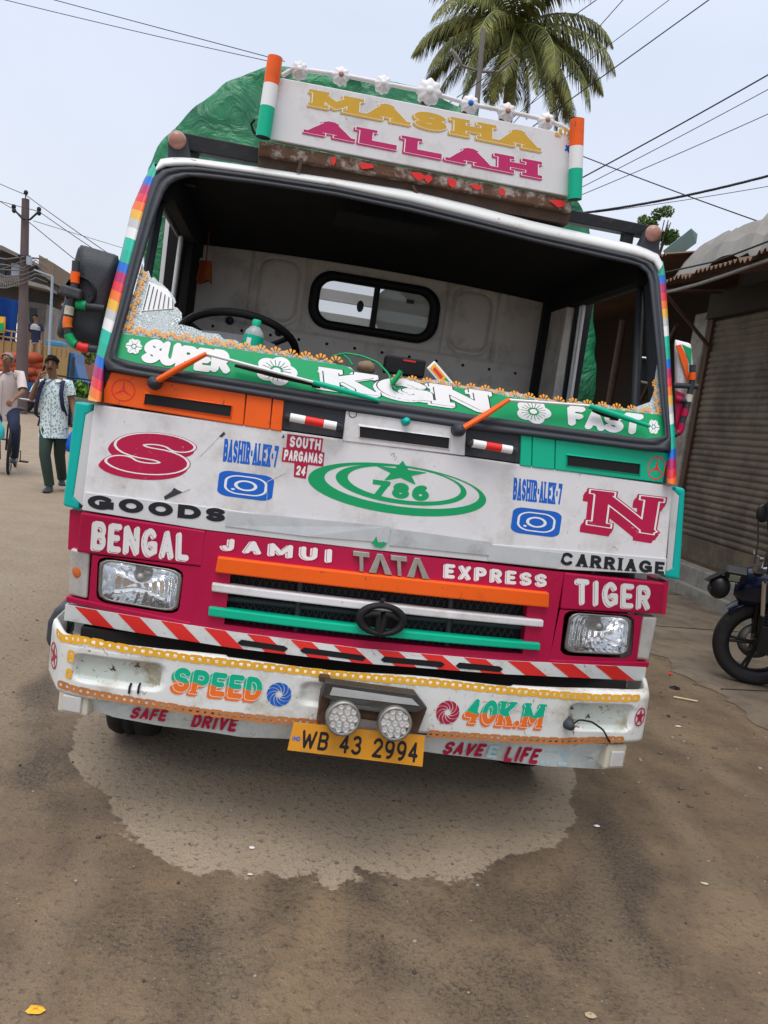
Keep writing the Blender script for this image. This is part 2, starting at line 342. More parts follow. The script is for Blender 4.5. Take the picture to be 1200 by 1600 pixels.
M['cyan'] = mat('turquoise_paint', (.0, .42, .37), .42, var=.08, dirt=.25, dcol=(.02, .16, .16), ds=6, dthr=.6)
M['green'] = mat('green_ink', (.004, .33, .115), .4, var=.08)
M['blue'] = mat('blue_ink', (.008, .115, .52), .4, var=.08)
M['red'] = mat('red_ink', (.74, .03, .025), .45, var=.1)
M['darkred'] = mat('dark_red_ink', (.42, .012, .05), .45, var=.1)
M['ink'] = mat('black_ink', (.012, .012, .018), .45, var=.1)
M['white_ink'] = mat('white_ink', (.80, .80, .80), .45, var=.04, dirt=.2, dcol=(.5, .5, .48), ds=12)
M['ghost'] = mat('faded_blue_ink', (.45, .64, .68), .5, var=.08)
M['rubber'] = mat('grey_rubber', (.045, .05, .06), .55, var=.25, vs=12, bump=.1, bs=60)
M['plastic'] = mat('dark_grey_plastic', (.035, .04, .048), .5, var=.2, dirt=.35, dcol=(.12, .115, .11), ds=6, bump=.15, bs=120)
M['black'] = mat('black_and_slot_shade', (.008, .008, .009), .6, var=.2)  # plain black for parts, also the painted shade of slots
M['mesh'] = mat('grille_backing', (.012, .013, .015), .6, var=.5, vs=80)
M['silver'] = mat('silver_tape', (.58, .60, .61), .38, .55, var=.18, vs=12, dirt=.55, dcol=(.30, .29, .28), ds=8)
M['strip'] = mat('dull_strip_paint', (.60, .61, .61), .45, .15, var=.08, dirt=.4, dcol=(.40, .39, .36), ds=10, streak=False)
M['chrome'] = mat('chrome', (.75, .75, .76), .13, 1.0, var=.04)
M['badge'] = mat('worn_chrome_badge', (.50, .47, .44), .25, .9, var=.3, vs=25, dirt=.7, dcol=(.55, .36, .04), ds=18, dthr=.6)
M['bracket'] = mat('blackened_bracket_steel', (.075, .072, .068), .45, .6, var=.4, vs=18, dirt=.6, dcol=(.10, .055, .03), ds=12, bump=.2)
M['steel'] = mat('worn_steel', (.30, .29, .27), .45, .8, var=.3, vs=18, dirt=.6, dcol=(.12, .07, .04), ds=12)
M['rust'] = mat('rusty_iron', (.10, .055, .035), .75, .2, var=.5, vs=16, bump=.4, bs=50)
M['wood'] = mat('old_plank', (.085, .055, .04), .8, var=.5, vs=14, dirt=.5, dcol=(.03, .02, .016), ds=9, bump=.4, bs=40)
M['plank'] = mat('chipped_plank', (.115, .060, .038), .8, var=.5, vs=18, dirt=.9, dcol=(.50, .47, .42), ds=15, dthr=.50, bump=.5, bs=45)
M['beam'] = mat('black_beam_paint', (.012, .012, .014), .5, var=.3, dirt=.5, dcol=(.09, .06, .045), ds=10, bump=.2, bs=40)
M['tyre'] = mat('tyre_rubber', (.022, .021, .021), .8, var=.3, dirt=.5, dcol=(.09, .075, .06), ds=8)
M['under'] = mat('underbody_grime', (.018, .016, .015), .85, var=.4)
M['cabin'] = mat('cabin_grey_panel', (.62, .585, .54), .55, var=.1, dirt=.5, dcol=(.16, .15, .14), ds=4, dthr=.5)
M['headliner'] = mat('black_headliner', (.010, .010, .011), .9, var=.3)
M['dash'] = mat('grey_dashboard', (.10, .105, .115), .6, var=.15, dirt=.4, dcol=(.2, .19, .17), ds=6)
M['plate'] = mat('yellow_plate', (.66, .28, .018), .5, var=.12, dirt=.6, dcol=(.3, .17, .06), ds=9)
M['brownlens'] = mat('faded_lens', (.36, .17, .13), .35, var=.2, vs=30, coat=.4)
M['clearlens'] = mat('dusty_clear_lens', (.55, .54, .52), .3, var=.2, vs=20, dirt=.4, coat=.3)
M['cream'] = mat('cream_lamp_plastic', (.58, .54, .44), .5, var=.1, dirt=.4, ds=14)
def glass(name, col=(1, 1, 1), rough=.03, alpha=.25):
    m, n, b, N, Lk = nodes(name); b.inputs['Base Color'].default_value = (*col, 1); b.inputs['Roughness'].default_value = rough
    b.inputs['Alpha'].default_value = alpha; b.inputs['Specular IOR Level'].default_value = .6; return m
M['glass'] = glass('window_glass', (.75, .8, .8), .05, .22)
M['lens'] = glass('lamp_glass', (.9, .92, .95), .03, .07)
def crackle():
    m, n, b, N, Lk = nodes('shattered_glass'); t = N.new('ShaderNodeTexCoord')
    v = N.new('ShaderNodeTexVoronoi'); v.feature = 'DISTANCE_TO_EDGE'; v.inputs['Scale'].default_value = 130; Lk(t.outputs['Object'], v.inputs['Vector'])
    r = N.new('ShaderNodeValToRGB'); r.color_ramp.elements[0].color = (.82, .86, .86, 1); r.color_ramp.elements[1].color = (.16, .24, .25, 1); r.color_ramp.elements[0].position = .03; r.color_ramp.elements[1].position = .13
    z = N.new('ShaderNodeTexNoise'); z.inputs['Scale'].default_value = 14; z.inputs['Detail'].default_value = 3; Lk(t.outputs['Object'], z.inputs['Vector'])
    x = N.new('ShaderNodeMixRGB'); x.inputs[2].default_value = (.5, .55, .58, 1); mr = N.new('ShaderNodeMapRange'); mr.inputs[1].default_value = .4; mr.inputs[2].default_value = .62; mr.inputs[4].default_value = .75
    Lk(v.outputs['Distance'], r.inputs[0]); Lk(z.outputs['Fac'], mr.inputs[0]); Lk(mr.outputs[0], x.inputs[0]); Lk(r.outputs[0], x.inputs[1]); Lk(x.outputs[0], b.inputs['Base Color'])
    b.inputs['Roughness'].default_value = .25; b.inputs['Alpha'].default_value = .93; return m
M['crackle'] = crackle()
def stripes(name, seq, z0, period, slope):
    """painted bands of colour climbing a pillar"""
    m, n, b, N, Lk = nodes(name); t = N.new('ShaderNodeTexCoord'); s = N.new('ShaderNodeSeparateXYZ'); Lk(t.outputs['Object'], s.inputs[0])
    a = N.new('ShaderNodeMath'); a.operation = 'MULTIPLY_ADD'; a.inputs[1].default_value = slope; Lk(s.outputs[0], a.inputs[0]); Lk(s.outputs[2], a.inputs[2])
    d = N.new('ShaderNodeMath'); d.operation = 'SUBTRACT'; d.inputs[1].default_value = z0; Lk(a.outputs[0], d.inputs[0])
    e = N.new('ShaderNodeMath'); e.operation = 'DIVIDE'; e.inputs[1].default_value = period; Lk(d.outputs[0], e.inputs[0])
    fr = N.new('ShaderNodeMath'); fr.operation = 'FRACT'; Lk(e.outputs[0], fr.inputs[0])
    r = N.new('ShaderNodeValToRGB'); r.color_ramp.interpolation = 'CONSTANT'; tot = sum(w for c, w in seq); p = 0
    for i, (c, w) in enumerate(seq):
        el = r.color_ramp.elements[i] if i < 2 else r.color_ramp.elements.new(p/tot); el.position = p/tot; el.color = (*c, 1); p += w
    Lk(fr.outputs[0], r.inputs[0]); Lk(r.outputs[0], b.inputs['Base Color']); b.inputs['Roughness'].default_value = .42; return m
SEQ = [((.82, .16, .02), 1), ((.72, .03, .05), 1), ((.42, .012, .12), 1.1), ((.0, .13, .55), 1.1), ((.0, .40, .27), 1.4), ((.0, .46, .32), 1.4), ((.75, .75, .74), 1.2), ((.5, .5, .5), 1), ((.76, .42, .05), 1.1)]
M['stripes'] = stripes('striped_pillar_paint', SEQ, 1.42, .335, .35)
M['stripes_far'] = stripes('striped_pillar_paint_far', SEQ, 1.40, .335, -.35)
# ------------------------------------------------------------------ the ground
def ground_mat():
    m, n, b, N, Lk = nodes('dirt_road')
    t = N.new('ShaderNodeTexCoord'); s = N.new('ShaderNodeSeparateXYZ'); Lk(t.outputs['Object'], s.inputs[0])
    def noise(sc, det=6, ro=.6, dist=0):
        z = N.new('ShaderNodeTexNoise'); z.inputs['Scale'].default_value = sc; z.inputs['Detail'].default_value = det; z.inputs['Roughness'].default_value = ro; z.inputs['Distortion'].default_value = dist; Lk(t.outputs['Object'], z.inputs['Vector']); return z.outputs['Fac']
    def math_(op, a, c=None, d=None):
        x = N.new('ShaderNodeMath'); x.operation = op
        for i, v in enumerate((a, c, d)):
            if v is None: continue
            if isinstance(v, (int, float)): x.inputs[i].default_value = v
            else: Lk(v, x.inputs[i])
        return x.outputs[0]
    def mrange(v, a, c, lo=0, hi=1):
        x = N.new('ShaderNodeMapRange'); x.inputs[1].default_value = a; x.inputs[2].default_value = c; x.inputs[3].default_value = lo; x.inputs[4].default_value = hi; Lk(v, x.inputs[0]); return x.outputs[0]
    def mix(f, a, c, bt='MIX'):
        x = N.new('ShaderNodeMixRGB'); x.blend_type = bt
        for i, v in ((0, f), (1, a), (2, c)):
            if isinstance(v, (int, float)): x.inputs[i].default_value = v
            elif isinstance(v, tuple): x.inputs[i].default_value = (*v, 1)
            else: Lk(v, x.inputs[i])
        return x.outputs[0]
    X, Y = s.outputs[0], s.outputs[1]
    big, mid, edge, fine, grit = noise(.55, 4), noise(2.6, 7, .65), noise(2.4, 9, .66), noise(38, 6, .7), noise(130, 3, .8)
    # wet brown grit, with browner and greyer areas
    wet = mix(mrange(big, .38, .62), (.205, .138, .080), (.270, .190, .112))
    wet = mix(mrange(mid, .35, .7), wet, (.115, .080, .052))
    # dry dusty ground farther off and on the left
    dusty = mix(mrange(mid, .3, .7), (.345, .265, .185), (.29, .220, .150))
    far = math_('ADD', math_('MULTIPLY', X, -.55), math_('MULTIPLY', Y, .16))
    wet = mix(mrange(math_('ADD', far, math_('MULTIPLY', mid, 1.0)), 1.05, 2.1), wet, dusty)
    # the rain shadow of the parked truck: a pale dry patch with a ragged edge
    fr = math_('SUBTRACT', Y, math_('ADD', math_('ADD', math_('MULTIPLY_ADD', math_('MULTIPLY', X, X), .16, -.30), math_('MULTIPLY', math_('POWER', math_('ABSOLUTE', X), 4.0), .48)), math_('MULTIPLY', math_('SUBTRACT', edge, .5), .72)))
    sd_ = math_('SUBTRACT', 1.16, math_('ADD', math_('ABSOLUTE', X), math_('MULTIPLY', math_('SUBTRACT', edge, .5), .5)))
    dry = math_('MULTIPLY', mrange(fr, 0, .018), mrange(sd_, 0, .02))
    dcol = mix(mrange(mid, .3, .72), (.42, .330, .235), (.335, .260, .185))
    col = mix(dry, wet, dcol)
    # damp, dark grit lying in drifts, mostly round the dry patch and on the right
    band = math_('SUBTRACT', .62, math_('ABSOLUTE', math_('ADD', fr, .42)))
    drift = mrange(math_('ADD', math_('MULTIPLY', noise(1.5, 6, .62), 1.6), math_('MULTIPLY', band, .45)), .90, 1.18)
    drift = math_('MULTIPLY', drift, math_('SUBTRACT', 1.0, dry))
    col = mix(math_('MULTIPLY', drift, .62), col, (.078, .058, .042))
    blk = math_('MULTIPLY', mrange(noise(70, 4, .75), .50, .60), mrange(drift, .1, .8, .12, .8)); col = mix(blk, col, (.026, .021, .017))
    # faint tyre tracks and dusty streaks
    w_ = N.new('ShaderNodeTexWave'); w_.inputs['Scale'].default_value = .55; w_.inputs['Distortion'].default_value = 5; w_.inputs['Detail'].default_value = 3; w_.bands_direction = 'X'; Lk(t.outputs['Object'], w_.inputs['Vector'])
    col = mix(math_('MULTIPLY', mrange(w_.outputs['Fac'], .72, 1.0), .22), col, (.34, .255, .165))
    # dark grit and pale grains
    col = mix(mrange(fine, .54, .64, 0, .6), col, (.050, .041, .033)); col = mix(mrange(grit, .56, .66, 0, .6), col, (.035, .029, .024)); col = mix(mrange(noise(95, 2, .5), .66, .72, 0, .6), col, (.33, .29, .24))
    Lk(col, b.inputs['Base Color'])
    rg = N.new('ShaderNodeMixRGB'); Lk(dry, rg.inputs[0]); rg.inputs[2].default_value = (.92, .92, .92, 1); Lk(mrange(mid, .3, .7, .55, .85), rg.inputs[1]); Lk(rg.outputs[0], b.inputs['Roughness']); b.inputs['Specular IOR Level'].default_value = .35
    hgt = math_('ADD', math_('MULTIPLY', fine, .6), math_('ADD', math_('MULTIPLY', grit, .25), math_('MULTIPLY', mid, .8)))
    bp = N.new('ShaderNodeBump'); bp.inputs['Strength'].default_value = .8; bp.inputs['Distance'].default_value = .025; Lk(hgt, bp.inputs['Height']); Lk(bp.outputs[0], b.inputs['Normal']); return m
b = MB(); b.add([(-700, -60, 0), (700, -60, 0), (700, 1400, 0), (-700, 1400, 0)], [(0, 1, 2, 3)])
ground = b.build('ground', ground_mat(), kind='structure')
# ================================================================== the truck
def dent(x, z): return .003*math.sin(x*5.1+1)*math.sin(z*20+x*2)+.0015*math.sin(x*13+z*9)
def FP(x, z):
    k = .03+(.24*(1.06-z) if z < 1.06 else 0); return -.0642+.0592*z-.012+min(k, .14)*x*x
def BP(x, z):
    a = abs(x); y = -.155+.055*a*a
    if a > .93: y += 2.5*min(a-.93, .2)**2+(1.5*max(0, a-1.03))
    return y+dent(x, z)
def dent(x, z): return .003*math.sin(x*5.1+1)*math.sin(z*20+x*2)+.0015*math.sin(x*13+z*9)
def WS(x, z): return -.555+.377*z
def WSB(x, z): return WS(x, z)+.05
truck = empty('truck', (0, .9, 0), 'white and magenta painted goods truck with missing windscreen and a green covered load', 'truck')
def hstrip(mb, T, B, f, out, thick, n=60, mat=0):
    q = lambda P, t: poly_at([(x, y, 0) for x, y in P], t)
    r0 = [on(q(T, j/n).x, q(T, j/n).y, f, out) for j in range(n+1)]; r1 = [on(q(B, j/n).x, q(B, j/n).y, f, out) for j in range(n+1)]; d = Vector((0, thick, 0))
    mb.grid([[p+d for p in r1], [p+d for p in r0], r0, r1, [p+d for p in r1]], mat, False)
def part(mb, name, mats, parent=None, **k): return keepp(mb.build(name, mats, None, **k), parent or truck)
def wloc(o): return o.location.copy() if o.parent is None else wloc(o.parent)+o.matrix_parent_inverse.translation+o.location
def keepp(o, p):             # parent a part whose mesh is already in world coordinates
    o.parent = p; o.matrix_parent_inverse = Matrix.Translation(-wloc(p)); return o
INK = [M[k] for k in ('pink_ink', 'white_ink', 'blue', 'green', 'red', 'ink', 'orange_ink', 'teal', 'gold', 'sign_pink', 'darkred', 'ghost', 'yellow', 'amber')]
I = {k: i for i, k in enumerate(('pink', 'white', 'blue', 'green', 'red', 'black', 'orange', 'teal', 'gold', 'signpink', 'darkred', 'ghost', 'yellow', 'amber'))}
def write(parent, text, q, f, mats, name='lettering', off=.0005, **kw):
    b = MB(); letters(b, text, q, f, [I[m] for m in mats], off, **kw); return part(b, name, INK, parent)
def quad(tl, tr, br, bl): return [tl, tr, br, bl]

# ---- white front panel
b = MB(); slab(b, [(147, 631), (1052, 759), (1040, 889), (128, 790)], FP, 0, .03, 16, 3)
front_panel = part(b, 'front_panel', M['white'], bevel=.006)
WH = dict(slab_=True)
# big letters
b = MB(); Q = [on(x, y, FP) for x, y in [(182, 667), (309, 684), (297, 751), (158, 734)]]
letters(b, 'S', Q, FP, [I['pink'], I['white']], .0006, raw=True, wt=.15, ext=(-.03, -.12), ring=.012, ringin=.02, res=60, shear=.30)
part(b, 'letter', INK, front_panel)
b = MB(); Q = [on(x, y, FP) for x, y in [(925, 763), (1034, 776), (1026, 838), (921, 822)]]
letters(b, 'N', Q, FP, [I['pink'], I['white']], .0006, raw=True, wt=.125, slab_=True, serif=.5, sth=.17, ext=(-.05, -.20), ring=.011, ringin=.03, res=56, shear=.04)
part(b, 'letter', INK, front_panel)
write(front_panel, 'BASHIR*ALEX*7', quad((351, 685), (436, 697), (433, 731), (348, 721)), FP, ['blue'], slab_=True, serif=.5, wt=.12, sth=.1, track=.1, res=40)
write(front_panel, 'BASHIR*ALEX*7', quad((803, 746), (879, 756), (877, 789), (801, 781)), FP, ['blue'], slab_=True, serif=.5, wt=.12, sth=.1, track=.1, res=40)
def rr(X, Y, w, h, r): 
    qx, qy = np.abs(X)-w+r, np.abs(Y)-h+r; return np.minimum(np.maximum(qx, qy), 0)+np.hypot(np.maximum(qx, 0), np.maximum(qy, 0))-r
def camera_icon(c, w, h):
    b = MB(); s = pxm(FP, c); a = dict(n=52)
    def sk(X, Y): return X-.03*Y, Y
    shape(b, lambda X, Y: rr(X, Y, 1, 1, .42), c, w*s, FP, I['blue'], .0006, rz=h*s, **a)
    shape(b, lambda X, Y: np.abs(rr(X, Y, .73, .70, .5))-.045, c, w*s, FP, I['white'], .0010, rz=h*s, **a)
    shape(b, lambda X, Y: np.abs(np.hypot(X, Y*1.02)-.36)-.06, c, w*s, FP, I['white'], .0010, rz=h*s, **a)
    shape(b, lambda X, Y: np.hypot(X+.44, Y+.38)-.075, c, w*s, FP, I['white'], .0010, rz=h*s, **a)
    part(b, 'camera_emblem', INK, front_panel)
camera_icon((384, 759), 43, 20); camera_icon((838, 816), 38, 19)
# stepped red label
b = MB()
for q in ([(449, 678), (505, 685), (502, 707), (447, 700)], [(442, 699), (507, 707), (505, 729), (440, 721)], [(460, 723), (481, 726), (478, 748), (459, 745)]):
    slab(b, q, FP, .0012, .001, 4, 1, I['red'])
for t, q in (('SOUTH', [(454, 681), (502, 687), (500, 704), (452, 698)]), ('PARGANAS', [(445, 702), (505, 709), (503, 725), (443, 719)]), ('24', [(464, 727), (479, 729), (476, 744), (462, 742)])):
    letters(b, t, q, FP, [I['white']], .0017, wt=.12, track=.14, res=30)
part(b, 'place_label', [M['darkred'] if i == I['red'] else m for i, m in enumerate(INK)], front_panel)
# green crescent emblem
b = MB(); c = (623, 765); s = pxm(FP, c); R_ = 139*s; rz = 31*s
mm = dict(n=96, rz=37.5*s)
E_ = lambda X, Y, cx, cy, a, h: (np.hypot((X-cx)/a, (Y-cy)/h)-1)*min(a, h)
shape(b, lambda X, Y: np.maximum(E_(X, Y, 0, 0, 1, 1), -E_(X, Y, .045, .13, .87, .80)), c, R_, FP, I['green'], .0006, **mm)
shape(b, lambda X, Y: np.maximum(E_(X, Y, .03, .20, .735, .77), -E_(X, Y, .06, .26, .635, .66)), c, R_, FP, I['green'], .0006, **mm)
def star_d(X, Y, n=5, ri=.40, ph=90):
    a = (np.degrees(np.arctan2(Y, X))-ph) % (360/n); a = np.minimum(a, 360/n-a); r = np.hypot(X, Y); h = math.pi/n
    px_, py_ = r*np.cos(np.radians(a)), r*np.sin(np.radians(a)); ax, ay = 1, 0; bx, by = ri*math.cos(h), ri*math.sin(h)
    nx_, ny_ = (by-ay), -(bx-ax); l = math.hypot(nx_, ny_); return ((px_-ax)*nx_+(py_-ay)*ny_)/l
shape(b, lambda X, Y: star_d(X, Y), (627, 739), 43*s, FP, I['green'], .0006, n=44, rz=19*s)
letters(b, '786', [(583, 749), (672, 760), (669, 784), (580, 774)], FP, [I['green']], .0006, slab_=True, wt=.15, serif=.6, track=.12, res=36)
part(b, 'crescent_emblem', INK, front_panel)
# tears and scrapes in the paint film
b = MB()
for P in ([(256, 776), (268, 768), (272, 762), (279, 767), (296, 764), (270, 776), (258, 781)], [(342, 682), (350, 674), (352, 678), (347, 683)], [(440, 684), (444, 678), (444, 684)]):
    b = MB(); pslab(b, P, FP, .0015, .001); part(b, 'torn_film', M['plastic'], front_panel)
b = MB()
for P in ([(272, 762), (280, 755), (292, 756), (297, 764), (285, 769)],): pslab(b, P, FP, .0019, .001)
for P in ([(417, 752), (417.6, 752), (417.2, 800), (416.6, 800)], [(312, 712), (344, 680), (344.6, 680.4), (313, 713)], [(418, 752), (446, 738), (446.4, 738.6), (418, 753)]): pslab(b, P, FP, .0012, .001, 1)
part(b, 'peeling_film', [M['header'], M['strip']], front_panel)
# lower trim strip with lettering and strips of silver tape
b = MB(); hstrip(b, [(134, 769), (355, 796), (560, 829), (767, 850), (1042, 873)], [(128, 797), (313, 827), (560, 857), (720, 873), (876, 890), (1039, 898)], FP, .004, .02)
trim_strip = part(b, 'trim_strip', M['strip'], bevel=.002)
for q in ([(356, 799), (610, 823), (606, 848), (480, 838), (352, 822)], [(612, 826), (700, 838), (697, 861), (608, 852)], [(700, 838), (770, 848), (764, 868), (696, 861)], [(767, 851), (880, 865), (872, 888), (762, 876)]):
    b = MB(); pslab(b, q, FP, .008+.0008*random.random(), .003); part(b, 'silver_tape', M['silver'], trim_strip)
b = MB()
for P in ([(581, 850), (588, 838), (592, 852)], [(584, 853), (600, 846), (604, 851), (596, 856)]): pslab(b, P, FP, .0098, .002)
part(b, 'sticker_scrap', M['green'], trim_strip)
write(trim_strip, 'GOODS', quad((138, 772), (353, 795), (351, 816), (137, 794)), FP, ['black'], wt=.15, slab_=True, serif=.6, track=.2, off=.0055, res=36, wide={'O': 1, 'G': 1.05, 'D': .95, 'S': .8})
write(trim_strip, 'CARRIAGE', quad((876, 862), (1038, 878), (1036, 897), (873, 882)), FP, ['black'], wt=.125, slab_=True, serif=.6, track=.2, off=.0055, res=34, wide={'C': .9, 'G': .9}, shear=-.05)
# corner air deflectors
for P, G in (([(117, 627), (147, 633), (141, 646), (134, 648), (115, 776), (124, 783), (124, 797), (98, 790)], [(134, 648), (148, 640), (129, 790), (115, 776)]),
             ([(1056, 760), (1072, 764), (1063, 907), (1037, 902), (1041, 889), (1050, 886), (1061, 775), (1054, 770)], [(1050, 764), (1061, 775), (1050, 888), (1041, 893)])):
    d = MB(); pslab(d, P, lambda x, z: .05, 0, .10); dd = part(d, 'corner_deflector', M['cyan'], bevel=.012, seg=3)
    g = MB(); pslab(g, G, lambda x, z: .05, 0, .05); part(g, 'deflector_liner', M['strip'], dd)

# ---- row of vents under the windscreen
b = MB(); slab(b, [(162, 574), (1051, 700), (1051, 757), (150, 629)], FP, -.006, .03, 16, 1); cowl = part(b, 'cowl', M['plastic'])
def vent(q, slot_shade, m, name='vent_panel', hole=True):
    b = MB(); slab(b, q, FP, .004, .012, 6, 1); o = part(b, name, M[m], bevel=.003)
    if slot_shade:
        g = MB(); slab(g, slot_shade, FP, .0052, .001, 4, 1); s_ = part(g, 'vent_slot_shade', M['black'], o)  # black sheet stands in for the shade inside the vent opening
        c = Vector((sum(p[0] for p in slot_shade)/4, sum(p[1] for p in slot_shade)/4)); rim = MB()
        big = [((p[0]-c.x)*1.035+c.x, (p[1]-c.y)*1.22+c.y) for p in slot_shade]
        for i in range(4):
            j = (i+1) % 4; P = [on(*big[i], FP, .004), on(*big[j], FP, .004), on(*slot_shade[j], FP, .010), on(*slot_shade[i], FP, .010)]
            R2 = [on(*slot_shade[i], FP, .010), on(*slot_shade[j], FP, .010), on(*slot_shade[j], FP, .0045), on(*slot_shade[i], FP, .0045)]
            rim.add(P, [(0, 1, 2, 3)]); rim.add(R2, [(0, 1, 2, 3)])
        part(rim, 'vent_rim', M[m], o)
    return o
vo = vent([(174, 581), (384, 615), (380, 665), (155, 628)], [(227, 615), (362, 634), (360, 651), (225, 631)], 'orange')
vent([(386, 616), (425, 622), (421, 671), (381, 665)], None, 'orange', 'cover_flap'); vent([(427, 622), (444, 625), (440, 674), (422, 671)], None, 'orange', 'cover_flap')
vw = vent([(541, 640), (728, 666), (726, 712), (535, 689)], [(562, 666), (702, 684), (701, 701), (562, 683)], 'white')
vent([(814, 680), (831, 682), (830, 730), (812, 727)], None, 'teal', 'cover_flap'); vent([(832, 682), (867, 687), (866, 734), (831, 730)], None, 'teal', 'cover_flap')
vt = vent([(868, 687), (1048, 708), (1048, 756), (867, 734)], [(886, 711), (1000, 725), (999, 741), (886, 727)], 'teal')
def tri_emblem(par, c, r, m, rz):
    b = MB(); s = pxm(FP, c)
    shape(b, lambda X, Y: np.minimum(np.abs(np.hypot(X, Y)-.93)-.05, np.maximum(star_d(X, Y, 3, .13), np.hypot(X, Y)-.93)), c, r*s, FP, I[m], .0048, n=48, rz=rz*s)
    part(b, 'round_emblem', INK, par)
tri_emblem(vo, (193, 610), 19, 'red', 18); tri_emblem(vt, (1025, 731), 14, 'red', 17)
def grab(p0, p1):
    a, c = on(*p0, FP, .045), on(*p1, FP, .045); h = MB(); d = (c-a)
    pts = [on(*p0, FP, 0), on(*p0, FP, .03)]+[a.lerp(c, t) for t in (.06, .3, .5, .7, .94)]+[on(*p1, FP, .03), on(*p1, FP, 0)]
    h.tube(pts, .011, 8, 0); o = part(h, 'grab_handle', M['plastic'])
    for (t0, t1, m) in ((.05, .33, 'white_ink'), (.33, .68, 'red'), (.68, .92, 'white_ink')):
        h = MB(); h.tube([a.lerp(c, t0), a.lerp(c, t1)], .0145, 10, 0); part(h, 'painted_band', M[m], o)
grab((449, 651), (532, 667)); grab((735, 692), (805, 704))
kn = MB(); p = on(633, 658, FP, .0); kn.lathe([(0, .045), (.010, .042), (.014, .03), (.010, .012), (.016, .008), (.016, 0)], Matrix.Translation(p) @ Matrix.Rotation(RAD(90), 4, 'X'), 12); part(kn, 'washer_nozzle', M['cyan'])
for c in ((551, 646),):
    b = MB(); shape(b, lambda X, Y: np.abs(np.hypot(X, Y)-.85)-.08, c, 7*pxm(FP, c), FP, I['black'], .0055, n=24); part(b, 'plug_ring', INK, vw)

# ---- windscreen rubber frame
OUT = [(238, 283), (244, 268), (258, 261), (300, 258), (410, 273), (525, 291), (600, 307), (640, 315), (740, 340), (830, 363), (945, 388), (1005, 402), (1022, 412), (1030, 432), (1036, 500), (1041, 560), (1045, 635), (1049, 690), (1048, 706), (1036, 708), (863, 686), (733, 671), (560, 646), (442, 626), (384, 616), (180, 582), (163, 577), (161, 564), (180, 500), (205, 400), (228, 315)]
INN = [(255, 305), (262, 291), (278, 281), (300, 276), (410, 289), (525, 307), (640, 331), (740, 355), (830, 378), (940, 403), (993, 414), (1009, 424), (1014, 440), (1022, 520), (1027, 570), (1030, 603), (1039, 686), (1030, 688), (803, 657), (603, 627), (492, 612), (190, 563), (181, 560), (190, 519), (222, 408), (240, 345)]
CEN = (625, 480); NR = 180
lo, li = loop_by_angle(OUT, CEN, NR), loop_by_angle(INN, CEN, NR)
rows = []
for t, off in ((0, -.03), (0, .004), (.12, .018), (.35, .020), (.45, .011), (.55, .012), (.66, .021), (.9, .016), (1, .004), (1, -.03)):
    rows.append([on(lerp(a[0], c[0], t), lerp(a[1], c[1], t), WS, off) for a, c in zip(lo, li)])
b = MB(); b.grid(rows, 0, True, True); rubber = part(b, 'windscreen_rubber', M['rubber'])

# ---- cab shell: header, roof, pillars, sides, back wall, floor
HT = [(243, 262), (246, 250), (258, 246), (295, 246), (410, 262), (525, 279), (600, 291), (640, 297), (740, 321), (830, 345), (926, 367), (1002, 385), (1030, 398), (1036, 412)]
HB = [(244, 268), (250, 263), (262, 260), (300, 259), (410, 274), (525, 292), (600, 308), (640, 316), (740, 341), (830, 364), (926, 385), (1002, 402), (1022, 411), (1029, 425)]
b = MB(); rows = []
n = 48
for t, off in ((0, -.02), (0, .01), (.25, .020), (.6, .020), (.85, .008), (1, -.015)):
    r = []
    for j in range(n+1):
        u = j/n; a = poly_at([(x, y, 0) for x, y in HB], u); c = poly_at([(x, y, 0) for x, y in HT], u); p = a.lerp(c, t); r.append(on(p.x, p.y, WS, off))
    rows.append(r)
top = rows[-1]
for dy, dz in ((.05, .012), (.14, .02), (.5, .028), (1.0, .02), (1.42, 0)):
    rows.append([Vector((p.x*(1-.01*dy), p.y+dy, min(p.z, 2.40)+dz)) for p in top])
b.grid(rows, 0, True); roof = part(b, 'roof', M['header'])
def pillar(inner, outer, m, sgn):
    b = MB(); rows = []; n = 24
    for j in range(n+1):
        u = j/n; a = poly_at([(x, y, 0) for x, y in inner], u); c = poly_at([(x, y, 0) for x, y in outer], u)
        A = on(a.x, a.y, WS, .006); Cc = on(c.x, c.y, WSB, 0)
        rows.append([A+Vector((0, .03, 0)), A, A.lerp(Cc, .4)+Vector((0, -.012, 0)), A.lerp(Cc, .8)+Vector((0, -.006, 0)), Cc, Cc+Vector((sgn*.004, .05, 0)), Cc+Vector((sgn*.002, .11, 0)), Cc+Vector((-sgn*.045, .11, 0)), Cc+Vector((-sgn*.06, .06, 0)), A+Vector((0, .03, 0))])
    b.grid([r[:7] for r in rows], 0, True); b.grid([r[6:] for r in rows], 1, True); return part(b, 'pillar', [m, M['plastic']])
pl = pillar([(244, 268), (238, 283), (228, 315), (205, 400), (180, 500), (161, 572), (155, 628)], [(241, 252), (226, 278), (206, 324), (187, 405), (170, 467), (156, 527), (137, 625)], M['stripes'], -1)
pr = pillar([(1023, 411), (1030, 432), (1036, 500), (1041, 560), (1045, 635), (1049, 700), (1048, 756)], [(1036, 408), (1040, 432), (1044, 500), (1048, 570), (1052, 640), (1056, 705), (1058, 757)], M['stripes_far'], 1)
